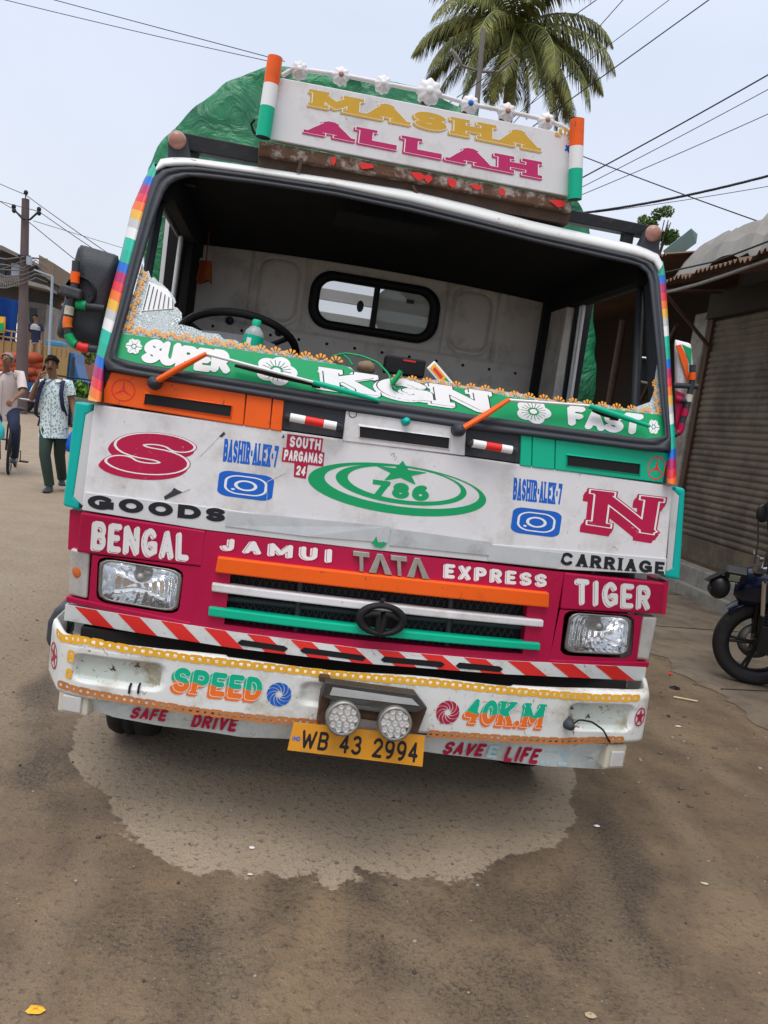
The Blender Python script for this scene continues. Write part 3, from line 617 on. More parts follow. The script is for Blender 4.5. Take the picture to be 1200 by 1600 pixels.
# sides and interior
for sgn in (-1, 1):
    xo, xi = sgn*1.035, sgn*.985; x0, x1 = min(xo, xi), max(xo, xi)
    b = MB(); b.box(x0, x1, .12, 1.50, .62, 1.62, 0); b.box(x0, x1, 1.16, 1.52, 1.62, 2.3, 0); pass
    o = part(b, 'side_panel', M['white']); q = MB(); q.box(min(sgn*.935, sgn*.89), max(sgn*.935, sgn*.89), .36, 1.5, 2.18, 2.31, 0); part(q, 'roof_rail', M['headliner'], o)
    d = MB(); xw = sgn*.965
    d.tube([(xw, .30, 1.60), (xw*.985, .44, 2.19), (xw*.985, 1.12, 2.19), (xw, 1.14, 1.60)], .018, 6, 0); part(d, 'window_frame', M['plastic'], o)
    d = MB(); d.tube([(xw*.99, 1.02, 1.60), (xw*.975, 1.02, 2.19)], .010, 6, 0); d.tube([(xw*.99, 1.06, 1.60), (xw*.975, 1.06, 2.19)], .007, 6, 0); part(d, 'window_channel', M['strip'], o)
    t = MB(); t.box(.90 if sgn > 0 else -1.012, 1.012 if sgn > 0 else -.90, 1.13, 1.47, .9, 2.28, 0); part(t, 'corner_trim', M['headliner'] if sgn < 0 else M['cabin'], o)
    if sgn > 0: t = MB(); t.box(.955, 1.016, 1.10, 1.13, .9, 2.28, 0); t.box(.86, .90, 1.36, 1.40, .9, 2.26, 0); part(t, 'door_seal', M['black'], o)
YB = 1.48
b = MB(); rows = []
def bw(x, z):            # pressed panels of the back wall
    d = 0
    for cx in (-.50, .52):
        q = math.hypot(max(abs(x-cx)-.035, 0), max(abs(z-2.085)-.085, 0)); d += .026*math.exp(-((q-.075)/.012)**2)
    for cx in (-.655, -.36, .385, .66): d += .024*math.exp(-((x-cx)/.010)**2) if z > 1.9 else 0
    d += .016/(1+math.exp((1.895-z)/.004)); return YB+d
nz_, nx_ = 110, 190
for i in range(nz_+1):
    z = .95+(2.30-.95)*i/nz_ if False else 1.70+.62*i/nz_
    rows.append([Vector((-.98+1.96*j/nx_, bw(-.98+1.96*j/nx_, z), z)) for j in range(nx_+1)])
hole = lambda x, z: abs(x) < .30 and 1.965 < z < 2.185
n = nx_+1; fs = []
for i in range(nz_):
    for j in range(nx_):
        x, z = -.98+1.96*(j+.5)/nx_, 1.70+.62*(i+.5)/nz_
        if not hole(x, z): fs.append((i*n+j, i*n+j+1, (i+1)*n+j+1, (i+1)*n+j))
b.add([p for r in rows for p in r], fs, 0, True); b.box(-.98, .98, YB, YB+.02, .7, 1.70, 0)
backwall = part(b, 'back_wall', M['cabin'])
b = MB()
for k in range(12):
    x = -.80+k*.145; b.lathe([(0, .006), (.004, .006), (.007, .004), (.008, 0)], Matrix.Translation((x, YB, 1.855-.004*k*0)) @ Matrix.Rotation(RAD(90), 4, 'X'), 10); part(b, 'bolt', M['plastic'], backwall)
for x in (-.72, -.47):
    b = MB(); b.lathe([(0, .02), (.010, .02), (.014, .01), (.021, .008), (.021, 0)], Matrix.Translation((x, YB, 1.895 if x < -.6 else 1.875)) @ Matrix.Rotation(RAD(90), 4, 'X'), 14); part(b, 'seat_belt_anchor', M['plastic'], backwall)
b = MB(); oo, ii = rrect(0, 2.075, .68, .29, .11, 8), rrect(0, 2.075, .575, .205, .07, 8)
rows = [[Vector((x, YB+o, z)) for x, z in P] for P, o in ((oo, .02), (oo, -.012), ([(lerp(a[0], c[0], .5), lerp(a[1], c[1], .5)) for a, c in zip(oo, ii)], -.026), (ii, -.014), (ii, .03))]
b.grid(rows, 0, True, True); b.box(-.014, .014, YB-.02, YB+.012, 1.97, 2.18, 0)
rw = part(b, 'rear_window', M['black'], bevel=0)
b = MB(); b.prism([(x, YB+.016, z) for x, z in rrect(0, 2.075, .60, .225, .07, 8)], (0, .005, 0)); part(b, 'pane', M['glass'], rw)
b = MB(); b.prism([(x, YB+.010, z) for x, z in rrect(.155, 2.075, .29, .215, .06, 8)], (0, .004, 0)); part(b, 'frosted_pane', glass('frosted_pane', (.42, .46, .42), .5, .72), rw)
b = MB(); b.ball((-.075, YB+.005, 2.07), .018, .01, .03); b.box(.16, .20, YB+.004, YB+.012, 2.125, 2.145); part(b, 'window_latch', M['plastic'], rw)
b = MB(); rows = []
for j, (y, z) in enumerate(((.33, 2.285), (.5, 2.295), (.9, 2.29), (1.3, 2.27), (1.47, 2.235))): rows.append([Vector((x, y, z+.03*(1-(x/.97)**2))) for x in np.linspace(-.97, .97, 13)])
b.grid(rows, 0, True); part(b, 'headliner', M['headliner'])
b = MB(); b.box(-.3, .1, .42, .60, 2.245, 2.262); part(b, 'sun_visor', M['headliner'])
b = MB(); b.box(-1.0, 1.0, .06, 1.5, .60, .66); part(b, 'cab_floor', M['under'])
b = MB(); rows = []
for y, z in ((.055, 1.53), (.06, 1.575), (.12, 1.597), (.25, 1.605), (.40, 1.590), (.50, 1.54), (.52, 1.40), (.48, 1.0), (.48, .66)): rows.append([Vector((x, y, z-(.012 if abs(x) > .9 else 0)+(.135*math.exp(-((x+.62)/.25)**4)*math.exp(-((y-.3)/.12)**4) if y > .1 and z > 1.5 else 0))) for x in np.linspace(-.97, .97, 40)])
b.grid(rows, 0, True); dash = part(b, 'dashboard', M['dash'])
# steering wheel
b = MB(); T = Matrix.Translation((-.62, .66, 1.725)) @ Matrix.Rotation(RAD(-27), 4, 'X')
b.lathe([(.235+.016*math.cos(a), .016*math.sin(a)) for a in np.linspace(0, 2*math.pi, 11)], T, 48)
for a in (90, 210, 330): b.tube([T @ Vector((.05*math.cos(RAD(a)), .05*math.sin(RAD(a)), -.05)), T @ Vector((.23*math.cos(RAD(a)), .23*math.sin(RAD(a)), 0))], .011, 6)
b.lathe([(0, -.03), (.06, -.035), (.06, -.07), (.025, -.08), (.025, -.4)], T, 16); part(b, 'steering_wheel', M['black'])
for x in (-.56, .5):
    b = MB(); b.box(x-.24, x+.24, 1.22, 1.42, 1.0, 1.72); part(b, 'seat_back', M['headliner'], bevel=.05, seg=3)
    
# ---- what is left of the windscreen
band_top = [(188, 521), (350, 543), (508, 567), (538, 571), (560, 583), (588, 600), (612, 604), (622, 594), (764, 612), (794, 620), (1037, 649)]
band_bot = [(1040, 690), (803, 658), (603, 628), (492, 613), (190, 564), (178, 561)]
b = MB(); pslab(b, band_top+band_bot, WS, -.006, .005); band = part(b, 'windscreen_band', M['green'])
shard = [(181, 566), (192, 515), (206, 470), (222, 412), (226, 426), (232, 423), (236, 434), (241, 433), (247, 440), (256, 446), (265, 455), (273, 466), (275, 473), (268, 478), (277, 481), (284, 489), (284, 499), (277, 507), (283, 507), (300, 511), (318, 519), (342, 522), (350, 530), (368, 531), (382, 540), (402, 540), (424, 549), (446, 548), (462, 556), (480, 555), (497, 562), (512, 563), (528, 570), (548, 574), (560, 586), (586, 602), (612, 606), (620, 592), (640, 590), (656, 594), (690, 593), (716, 602), (742, 604), (764, 607), (790, 612), (815, 615), (838, 622), (860, 624), (884, 630), (905, 627), (925, 633), (944, 631), (962, 636), (985, 639), (1002, 633), (1016, 628), (1022, 614), (1024, 590), (1027, 570), (1031, 600), (1040, 692), (803, 659), (603, 629), (492, 614), (190, 565)]
b = MB(); pslab(b, shard, WS, -.013, .004); part(b, 'shattered_glass', M['crackle'])
def fan(X, Y, n=5):
    a = np.degrees(np.arctan2(Y, X)); r = np.hypot(X, Y+0); lob = .80+.18*np.abs(np.cos(np.radians((a-90)*n/1.0)*.5*2))
    d = r-lob; return np.maximum(np.maximum(d, -(Y+.08)), -(np.abs(((a+18) % 36)-18)*r*.0175-.085)+np.where(r < .3, -1, 0)*0)
b = MB(); s = pxm(WS, (500, 550)); k = 0
for i in range(36):
    u = i/35; c = poly_at([(192, 515, 0), (350, 537, 0), (508, 561, 0), (545, 568, 0)], u*1.0) if False else None
fans = []
for i in range(15): p = poly_at([(195, 519, 0), (350, 541, 0), (525, 567, 0)], i/14); fans.append((p.x, p.y, 0, 12))
for i in range(19): p = poly_at([(622, 594, 0), (764, 612, 0), (800, 620, 0), (1034, 648, 0)], i/18); fans.append((p.x, p.y, 0, 11))
for (x, y) in ((197, 503), (202, 485), (208, 466), (213, 448), (219, 431)): fans.append((x, y, 78, 11))
for (x, y) in ((1031, 632), (1029, 616), (1027, 600)): fans.append((x, y, -78, 9))
for i, (x, y, a, r) in enumerate(fans):
    a = RAD(a if a else -8); ca, sa = math.cos(a), math.sin(a)
    shape(b, lambda X, Y: fan(X*ca-Y*sa, X*sa+Y*ca), (x, y), r*s*1.0, WS, I['amber'], -.0040+.0003*(i % 3), n=34)
part(b, 'petal_border', INK, band)
write(band, 'SUPER', quad((230, 529), (356, 548), (362, 583), (224, 565)), WS, ['white', 'black'], off=-.003, wt=.12, ext=(-.08, -.06), ring=.008, ringin=-.02, over=.9, shear=.2, jig=.05, res=34, track=.02)
write(band, 'KGN', quad((508, 574), (766, 612), (764, 643), (503, 606)), WS, ['white', 'black'], off=-.003, wt=.125, slab_=False, serif=.6, sth=.18, ext=(-.05, -.10), ring=.009, ringin=0, res=40, shear=-.25, track=.02)
write(band, 'FAST', quad((889, 634), (1004, 648), (1006, 680), (891, 664)), WS, ['white', 'black'], off=-.003, wt=.12, ext=(-.08, -.06), ring=.008, ringin=-.02, over=.9, shear=.1, jig=.05, res=34, track=.02)
def flower(c, r, rz, n, hole, lines=False):
    b = MB(); s = pxm(WS, c)
    def fn(X, Y):
        a = np.arctan2(Y, X); q = np.hypot(X, Y); d = q-(.78+.22*np.abs(np.cos(a*n/2)))
        d = np.maximum(d, np.where(np.abs(q-hole*1.25)-.06 < 0, .06-np.abs(q-hole*1.25), -1))
        if lines: d = np.maximum(d, np.where((q > hole*1.3) & (q < .72), .03-np.abs(np.sin(a*9))*q*.16, -1))
        else: d = np.maximum(d, .05-np.abs(np.sin(a*n/2))*q*.5) if hole < .4 else d
        return np.minimum(d, q-hole)
    shape(b, fn, c, r*s, WS, I['white'], -.0035, n=64 if r > 20 else 34, rz=rz*s); part(b, 'painted_flower', INK, band)
flower((209, 541), 13, 13, 6, .22); flower((1022, 667), 9.5, 11, 6, .22); flower((432, 579), 33, 23, 5, .2, True); flower((834, 643), 28, 18, 5, .2, True)
b = MB(); pslab(b, [(233, 440), (262, 452), (272, 474), (272, 482), (221, 486)], WS, -.010, .003); part(b, 'etched_patch', M['white_ink'], band)
b = MB(); 
for k in range(7):
    t = k/6; a = on(234+t*36, 444+t*24, WS, .009-.016); c = on(224+t*46, 484-t*3, WS, .009-.016); b.tube([a, c], .0014, 4)
part(b, 'etched_lines', M['plastic'], band)
# wipers
def wiper(piv, elbow, mid, tip, b0, b1):
    a, e, m_, t_ = on(*piv, FP, .03), on(*elbow, WS, .05), on(*mid, WS, .04), on(*tip, WS, .025)
    h = MB(); h.lathe([(0, .03), (.016, .028), (.022, .01), (.024, -.03)], Matrix.Translation(a) @ Matrix.Rotation(RAD(90), 4, 'X'), 14); root = part(h, 'wiper', M['plastic'])
    h = MB(); h.tube([a+Vector((0, -.012, 0)), a.lerp(e, .5)+Vector((0, -.02, 0)), e], [.017, .018, .013], 8, flat=.6); part(h, 'wiper_arm', M['orange'], root)
    h = MB(); h.tube([e, m_], [.012, .010], 6, flat=.5); part(h, 'arm_extension', M['white_ink'], root)
    h = MB(); p0, p1 = on(*b0, WS, .02), on(*b1, WS, .02); h.tube([p0, p0.lerp(p1, .5), p1], [.006, .011, .008], 6); h.box(-.014, .014, -.008, .008, -.011, .011, 0, Matrix.Translation(p1)); part(h, 'wiper_blade', M['black'], root)
    h = MB(); h.tube([m_, m_.lerp(t_, .5)+Vector((0, -.005, 0)), t_], [.010, .011, .007], 6); part(h, 'blade_tip', M['teal'], root)
wiper((241, 598), (322, 553), (489, 597), (592, 626), (367, 571), (494, 601)); wiper((717, 672), (794, 625), (920, 634), (1015, 666), (926, 641), (960, 652))

# ---- magenta lower face
SH = []
b = MB(); slab(b, [(127, 800), (322, 829), (316, 885), (120, 862)], FP, .006, .05, 8, 1); lp = part(b, 'corner_panel', M['pink'], bevel=.006)
b = MB(); slab(b, [(881, 894), (1038, 911), (1034, 959), (875, 951)], FP, .006, .05, 8, 1); rp_ = part(b, 'corner_panel', M['pink'], bevel=.006)
b = MB(); pslab(b, [(109, 797), (128, 800), (121, 863), (106, 858)], lambda x, z: .07, 0, .15); part(b, 'corner_return', M['pink'], lp)
b = MB(); pslab(b, [(1037, 910), (1045, 909), (1040, 961), (1033, 960)], lambda x, z: .06, 0, .15); part(b, 'corner_return', M['pink'], rp_)
def inline(parent, text, q, **k): write(parent, text, q, FP, ['white', 'pink'], off=.0064, ext=(-.10, -.05), ring=.012, ringin=-.012, **{**dict(wt=.105, res=42, track=.22), **k})
inline(lp, 'BENGAL', quad((148, 813), (296, 833), (295, 876), (145, 858))); inline(rp_, 'TIGER', quad((899, 903), (1016, 915), (1014, 952), (899, 943)))
def surround(q, inner, name='headlamp_surround'):
    c = (sum(p[0] for p in inner)/4, sum(p[1] for p in inner)/4); n = 64
    o_, i_ = loop_by_angle(q, c, n), loop_by_angle(rquad(inner, .14), c, n)
    # keep the quad's own corners
    for cx, cy in q:
        k = min(range(n), key=lambda k: (o_[k][0]-cx)**2+(o_[k][1]-cy)**2); o_[k] = (cx, cy)
    b = MB(); rows = []
    for P, off in ((o_, -.05), (o_, .002), (i_, .002), ([(c[0]+(x-c[0])*.985, c[1]+(y-c[1])*.985) for x, y in i_], -.03), ):
        rows.append([on(x, y, FP, off) for x, y in P])
    b.grid(rows, 0, False, True); return part(b, name, M['pink'])
ls = surround([(144, 867), (316, 886), (299, 979), (138, 944)], [(153, 868), (288, 889), (279, 961), (150, 940)])
rs = surround([(875, 952), (1004, 962), (994, 1040), (857, 1037)], [(882, 953), (992, 962), (987, 1029), (874, 1024)])
b = MB(); slab(b, [(104, 931), (300, 972), (298, 981), (103, 940)], FP, .006, .04, 6, 1); part(b, 'lower_lip', M['pink'], ls, bevel=.004)
b = MB(); slab(b, [(857, 1030), (1014, 1034), (1012, 1043), (856, 1038)], FP, .006, .04, 6, 1); part(b, 'lower_lip', M['pink'], rs, bevel=.004)
# headlamps
def reflector():
    m, n, b, N, Lk = nodes('lamp_reflector'); b.inputs['Metallic'].default_value = 1; b.inputs['Roughness'].default_value = .12; b.inputs['Base Color'].default_value = (.78, .79, .8, 1)
    t = N.new('ShaderNodeTexCoord'); w = N.new('ShaderNodeTexWave'); w.inputs['Scale'].default_value = 11; w.inputs['Distortion'].default_value = 2.5; w.bands_direction = 'X'; Lk(t.outputs['Object'], w.inputs['Vector'])
    w2 = N.new('ShaderNodeTexVoronoi'); w2.inputs['Scale'].default_value = 26; Lk(t.outputs['Object'], w2.inputs['Vector']); ad = N.new('ShaderNodeMath'); Lk(w.outputs['Fac'], ad.inputs[0]); Lk(w2.outputs['Distance'], ad.inputs[1])
    bp = N.new('ShaderNodeBump'); bp.inputs['Strength'].default_value = .2; bp.inputs['Distance'].default_value = .012; Lk(ad.outputs[0], bp.inputs['Height']); Lk(bp.outputs[0], b.inputs['Normal']); return m
M['reflector'] = reflector()
def headlamp(q, dark_side):
    c = (sum(p[0] for p in q)/4, sum(p[1] for p in q)/4); n = 48; L_ = loop_by_angle(rquad(q, .16), c, n); sc = lambda k: [(c[0]+(x-c[0])*k, c[1]+(y-c[1])*k) for x, y in L_]
    cen = on(*c, FP, 0)
    h = MB(); h.grid([[on(x, y, FP, o) for x, y in sc(k)] for k, o in ((1.05, -.04), (1.05, -.004), (1.0, .006), (.95, .004), (.94, -.01))], 0, True, True); root = part(h, 'headlamp', M['chrome'] if False else M['steel'])
    h = MB(); rows = [[on(x, y, FP, o) for x, y in sc(k)] for k, o in ((.95, -.006), (.8, -.05), (.55, -.075), (.25, -.09), (.12, -.092), (.02, -.092))]
    h.grid(rows, 0, True, True); part(h, 'reflector', M['reflector'], root)
    h = MB(); p = cen+Vector((0, .0, .012)); h.lathe([(0, .062), (.011, .06), (.018, .05), (.022, .02), (.03, -.0), (.03, -.07)], Matrix.Translation(p+Vector((0, .055, .015))) @ Matrix.Rotation(RAD(90), 4, 'X'), 16); part(h, 'bulb_shield', M['steel'], root)
    h = MB(); h.grid([[on(x, y, FP, o) for x, y in sc(k)] for k, o in ((.955, .003), (.8, .010), (.5, .014), (.2, .016), (.01, .016))], 0, True, True); part(h, 'lens', M['lens'], root)
headlamp([(158, 873), (284, 893), (275, 956), (155, 936)], 0); headlamp([(892, 958), (986, 965), (980, 1023), (882, 1018)], 1)
for P, sg in (([(110, 857), (140, 865), (136, 936), (107, 929)], -1), ([(1005, 964), (1028, 965), (1014, 1031), (995, 1029)], 1)):
    f_ = lambda x, z: FP(x, z)+.01
    h = MB(); pslab(h, P, f_, .01, .07); o = part(h, 'turn_lamp', M['clearlens'], bevel=.008, seg=3)
    h = MB(); c = (sum(p[0] for p in P)/4, sum(p[1] for p in P)/4-8); cen = on(*c, f_, .004)
    if sg < 0: h.ball(cen+Vector((0, .004, 0)), .025, .012, .035); part(h, 'amber_bulb', mat('amber_bulb', (.65, .16, .05), .3), o)
# grille
GQ = [(322, 829), (881, 894), (857, 1037), (299, 979)]; HQ = [(361, 893), (824, 945), (816, 1021), (350, 975)]
b = MB(); c = (590, 935); 
def frame4(b, O, Hh, f, out, depth, nx=16):
    """a bar frame between two photo quads"""
    for a0, a1, b0, b1 in ((O[0], O[1], Hh[0], Hh[1]), (Hh[3], Hh[2], O[3], O[2])): slab(b, [a0, a1, b1, b0], f, out, depth, nx, 1)
    slab(b, [O[0], Hh[0], Hh[3], O[3]], f, out, depth, 2, 1); slab(b, [Hh[1], O[1], O[2], Hh[2]], f, out, depth, 2, 1)
frame4(b, GQ, HQ, FP, .004, .05); grille = part(b, 'grille', M['pink'])
b = MB(); slab(b, [(355, 888), (830, 940), (822, 1026), (344, 980)], FP, -.05, .01, 16, 1); part(b, 'grille_backing', M['mesh'], grille)
b = MB(); 
for u in np.linspace(0, 1, 46):
    for s_ in (-1, 1):
        a = (361+u*463, 895+u*52); c = (350+(u+s_*.08)*466, 973+(u+s_*.08)*48)
        if 350 <= c[0] <= 816: b.tube([on(*a, FP, -.035), on(*c, FP, -.035)], .0022, 4, 0, False)
part(b, 'wire_mesh', M['plastic'], grille)
b = MB()
for (x0, y0, x1, y1) in ((356, 935, 822, 980), (470, 905, 462, 988), (705, 932, 698, 1010)): b.tube([on(x0, y0, FP, -.03), on((x0+x1)/2, (y0+y1)/2+(3 if x1 > x0+50 else 0), FP, -.03), on(x1, y1, FP, -.03)], .012, 6)
part(b, 'grille_brace', M['plastic'], grille)
def bar(TL, TR, BR, BL, m, out):
    h = MB(); slab(h, [TL, TR, BR, BL], FP, out, .045, 20, 1); return part(h, 'grille_bar', M[m], grille, bevel=.005)
bar((341, 868), (855, 924), (854, 947), (337, 892), 'orange', .028); bar((332, 909), (847, 967), (846, 978), (331, 922), 'white', .022); bar((327, 946), (842, 1003), (841, 1014), (326, 960), 'teal', .022)
b = MB(); cen = on(596, 968, FP, .045); T = Matrix.Translation(cen) @ Matrix.Rotation(RAD(90), 4, 'X') @ Matrix.Scale(.66, 4, (0, 1, 0))
b.lathe([(.074+.016*math.cos(a), .016*math.sin(a)) for a in np.linspace(0, 2*math.pi, 11)], T, 36); b.lathe([(0, -.028), (.07, -.028)], T, 24)
for s_ in (-1, 1):
    b.tube([T @ Vector((s_*.004, -.07, .0)), T @ Vector((s_*.010, .0, .006)), T @ Vector((s_*.012, .030, .006))], [.016, .011, .010], 6)
    b.tube([T @ Vector((s_*.008, .030, .006)), T @ Vector((s_*.035, .028, .004)), T @ Vector((s_*.066, .004, 0))], [.014, .012, .009], 6)
b.tube([cen+Vector((0, .06, .03)), cen+Vector((0, .03, .065))], .008, 6); part(b, 'badge_emblem', M['black'], grille)
inline(grille, 'JAMUI', quad((348, 840), (521, 858), (520, 879), (346, 859)), wt=.12, track=.35); inline(grille, 'EXPRESS', quad((695, 880), (854, 897), (853, 917), (694, 902)), wt=.12, track=.3)
# raised chrome letters
def extruded(text, q, f, thick, **kw):
    Q = [on(x, y, f) for x, y in q]; Wm, Hm = qsize(Q); g = word_sdf(text, Wm, Hm, **kw); b = MB()
    fm = quad_map(Q, Wm, Hm, f, thick); fill(b, g['d'], g['xs'], g['ys'], fm, 0)
    n0 = len(b.v)
    fill(b, np.abs(g['d']+.02*Hm)-.02*Hm, g['xs'], g['ys'], quad_map(Q, Wm, Hm, f, thick*.55), 0); return b
Q = [(549, 859), (665, 872), (667, 904), (549, 890)]
b = MB(); Wq = [on(x, y, FP) for x, y in Q]; Wm, Hm = qsize(Wq); X = 0; k = Wm/4.3
def solid(b, P):
    pts = [bil(Wq, x/Wm, y/Hm) for x, y in P]; pts = [Vector((p.x, FP(p.x, p.z)-.018, p.z)) for p in pts]; b.prism(pts, (0, .016, 0))
for i, ch in enumerate('TATA'):
    x0 = i*Wm/4+.004; w = Wm/4-.008; t = .24*w; H_ = Hm
    if ch == 'T': solid(b, [(x0, H_), (x0, H_*.74), (x0+w/2-t/2, H_*.74), (x0+w/2-t/2, 0), (x0+w/2+t/2, 0), (x0+w/2+t/2, H_*.74), (x0+w, H_*.74), (x0+w, H_)])
    else: solid(b, [(x0-.012, 0), (x0+w*.33, H_), (x0+w*.67, H_), (x0+w+.012, 0), (x0+w-t*1.05, 0), (x0+w*.5, H_*.68), (x0+t*1.05, 0)])
part(b, 'badge_lettering', M['badge'], grille, bevel=.002)

# ---- red and white strip, bumper
HS = lambda x, z: FP(x, z)-.005
tops, bots = [(102, 945), (228, 966), (360, 987), (560, 1013), (780, 1032), (1010, 1043)], [(100, 969), (228, 991), (360, 1012), (560, 1036), (780, 1053), (1007, 1064)]
b = MB(); P0 = lambda t: poly_at([(x, y, 0) for x, y in tops], t); P1 = lambda t: poly_at([(x, y, 0) for x, y in bots], t); NS = 120
rows = [[on(P0(j/NS).x, P0(j/NS).y, HS, .004) for j in range(NS+1)], [on(P1(j/NS).x, P1(j/NS).y, HS, .004) for j in range(NS+1)]]
b.grid([[p+Vector((0, .03, 0)) for p in rows[0]], rows[0], rows[1], [p+Vector((0, .03, 0)) for p in rows[1]]], 0, False); strip = part(b, 'hazard_strip', M['bumper_white'])
b = MB(); pitch = 1/13.4
for k in range(13):
    u0 = .016+k*pitch
    for j in range(4):
        ua, ub = u0+j*pitch*.5/4, u0+(j+1)*pitch*.5/4; sk = .034
        q = [P0(ua), P0(ub), P1(min(1, ub+sk)), P1(min(1, ua+sk))]
        if ub+sk <= 1.001: b.add([on(p.x, p.y, HS, .0055) for p in q], [(0, 1, 2, 3)])
part(b, 'hazard_stripe', M['red'], strip)
for (x0, x1) in ((371, 450), (469, 572), (595, 695), (712, 786)):
    def yy(x): 
        t = (x-102)/908; return lerp(P0(t).y, P1(t).y, .62)
    b = MB(); pslab(b, rquad([(x0, yy(x0)-5), (x1, yy(x1)-5), (x1, yy(x1)+5), (x0, yy(x0)+5)], .06) if False else [(x0, yy(x0)+1), (x0+6, yy(x0)-4), (x1-6, yy(x1)-4), (x1, yy(x1)), (x1-5, yy(x1)+5), (x0+5, yy(x0)+5)], HS, .0068, .001); part(b, 'slot_shade', M['black'], strip)  # flat black sheet in place of the shade within each opening
b = MB(); b.box(-.85, .85, .14, .3, .44, .72); part(b, 'chassis_cover', M['under'])
# bumper: rows across the section, recesses pressed into it
zt, zb = .657, .470
def recess(x, z):
    d = 0
    for cx, cz, w, h in ((-.835, .575, .145, .046), (.835, .566, .125, .050), (-.19, .585, .05, .04), (.43, .595, .0, .0)):
        if w == 0: continue
        q = float(rr(np.array(x-cx), np.array(z-cz), w, h, .03)); t = min(1, max(0, (-q+.004)/.016)); d += (.028 if abs(cx) > .5 else .016)*t*t*(3-2*t)
    return d
xs_ = np.concatenate([np.linspace(-1.10, -.9, 20), np.linspace(-.9, .9, 190)[1:-1], np.linspace(.9, 1.10, 20)]); rows = []
prof = [(.05, zt-.05), (.048, zt-.004), (.044, zt+.003), (.03, zt+.004), (.012, zt+.001), (.003, zt-.010)]+[(0, z) for z in np.linspace(zt-.018, zb+.014, 44)]+[(.004, zb+.006), (.014, zb), (.05, zb)]
for dy, z in prof:
    r = []
    for x in xs_:
        zz = z+.020*max(0, abs(x)-.7)-(.006 if abs(x) < .5 else 0)+.004*math.sin(x*9); k = 1-.0
        r.append(Vector((x-math.copysign(dy*.08 if abs(x) > 1 else 0, x), BP(x, zz)+dy*(1 if abs(x) < 1.06 else 1)+(recess(x, z) if dy == 0 else 0)+0, zz)))
    rows.append(r)
b = MB(); b.grid([list(reversed(r)) for r in rows], 0, True)
for sg, col in ((-1, 0), (1, -1)):
    ring_ = [Vector((r[col].x, .42, r[col].z)) for r in rows]; b.grid([[r[col] for r in rows], ring_] if sg > 0 else [ring_, [r[col] for r in rows]], 0, True)
for i_, f_ in enumerate(b.f):
    cx_, cz_ = sum(b.v[k][0] for k in f_)/4, sum(b.v[k][2] for k in f_)/4
    if abs(cx_) < 1 and recess(cx_, cz_) > .02: b.m[i_] = 1
bumper = part(b, 'bumper', [M['bumper_white'], M['recess']])
BPo = lambda x, z: BP(x, z)-.0012
def bwrite(text, q, mats, **k): return write(bumper, text, q, BPo, mats, **{**dict(off=.0007), **k})
for t, q in (('SPEED', quad((273, 1041), (411, 1059), (409, 1096), (269, 1080))), ('40K.M', quad((730, 1090), (852, 1100), (847, 1138), (724, 1129)))):
    bwrite(t, q, ['teal', 'white', 'orange'], split=.42, ext=(-.10, -.10), ring=.011, ringin=0, wt=.125, serif=.45, sth=.12, shear=.08, res=48, track=.08)
def swirl(c, r, m):
    b = MB(); s = pxm(BPo, c)
    def fn(X, Y):
        q, a = np.hypot(X, Y), np.arctan2(Y, X); return np.maximum(np.maximum(q-1, .12-q), .05-np.abs(np.sin((a-1.5*q)*5))*q*.22)
    shape(b, fn, c, r*s, BPo, I[m], .001, n=56); part(b, 'painted_swirl', INK, bumper)
swirl((436, 1085), 19, 'blue'); swirl((699.5, 1113), 18, 'darkred')
def chain(path, r, m, f=BPo, off=.0006, step=.039):
    P = [on(x, y, f) for x, y in path]; tot = sum((P[i+1]-P[i]).length for i in range(len(P)-1)); n = int(tot/step/2)*2; b = MB()
    for i in range(n):
        c = poly_at(P, (i+.5)/n); c2 = poly_at(P, min(1, (i+.9)/n)); ang = math.atan2(c2.z-c.z, c2.x-c.x); ca, sa = math.cos(ang), math.sin(ang)
        if i % 2 == 0: fn = lambda X, Y: np.minimum(np.maximum(rr(X, Y, 1, .56, .5), -np.maximum(rr(X, Y, .74, .2, .18), .20-np.abs(X))), rr(X, Y, .3, .13, .1))
        else: fn = lambda X, Y: np.maximum(rr(X, Y, .78, .50, .45), -rr(X, Y, .16, .2, .1))
        shape(b, lambda X, Y: fn(X*ca+Y*sa, -X*sa+Y*ca), c, step*.66, f, 0, off+.0004*(i % 2), n=18, raw=True)
    part(b, 'painted_chain', M[m], bumper)
chain([(90, 989), (130, 1000), (200, 1014), (300, 1029), (440, 1045), (560, 1057), (700, 1069), (850, 1084), (930, 1090), (1000, 1090)], .02, 'yellow')
chain([(92, 1068), (180, 1090), (300, 1110), (420, 1124), (500, 1130)], .015, 'rustchain', step=.036); chain([(670, 1146), (760, 1152), (880, 1158), (975, 1155)], .015, 'rustchain', step=.036)
chain([(112, 1012), (106, 1066)], .015, 'yellow', step=.034)
for c, rz, sx_ in (((84, 1024), 20, .55), ((1000, 1120), 16, .5)):
    b = MB(); s = pxm(BPo, (200, 1060)); p = on(*c, BPo); 
    shape(b, lambda X, Y: np.minimum(star_d(X, Y)*1, np.maximum(np.abs(np.hypot(X, Y)-1)-.08, -X*(1 if c[0] < 500 else -1)*0-.9)), p, 11*s, BPo, I['darkred'], .002, n=36, raw=True, rz=rz*s); part(b, 'painted_star', INK, bumper)
b = MB()
for x, y in ((177, 1045), (215, 1040), (180, 1068), (893, 1106), (919, 1119), (890, 1140)): b = MB(); shape(b, lambda X, Y: np.hypot(X, Y)-.5+.3*np.sin(3*np.arctan2(Y, X)), (x, y), .012, lambda a, c: BP(a, c)+.026, 0, .001, n=16); part(b, 'rust_spot', M['rust'], bumper)
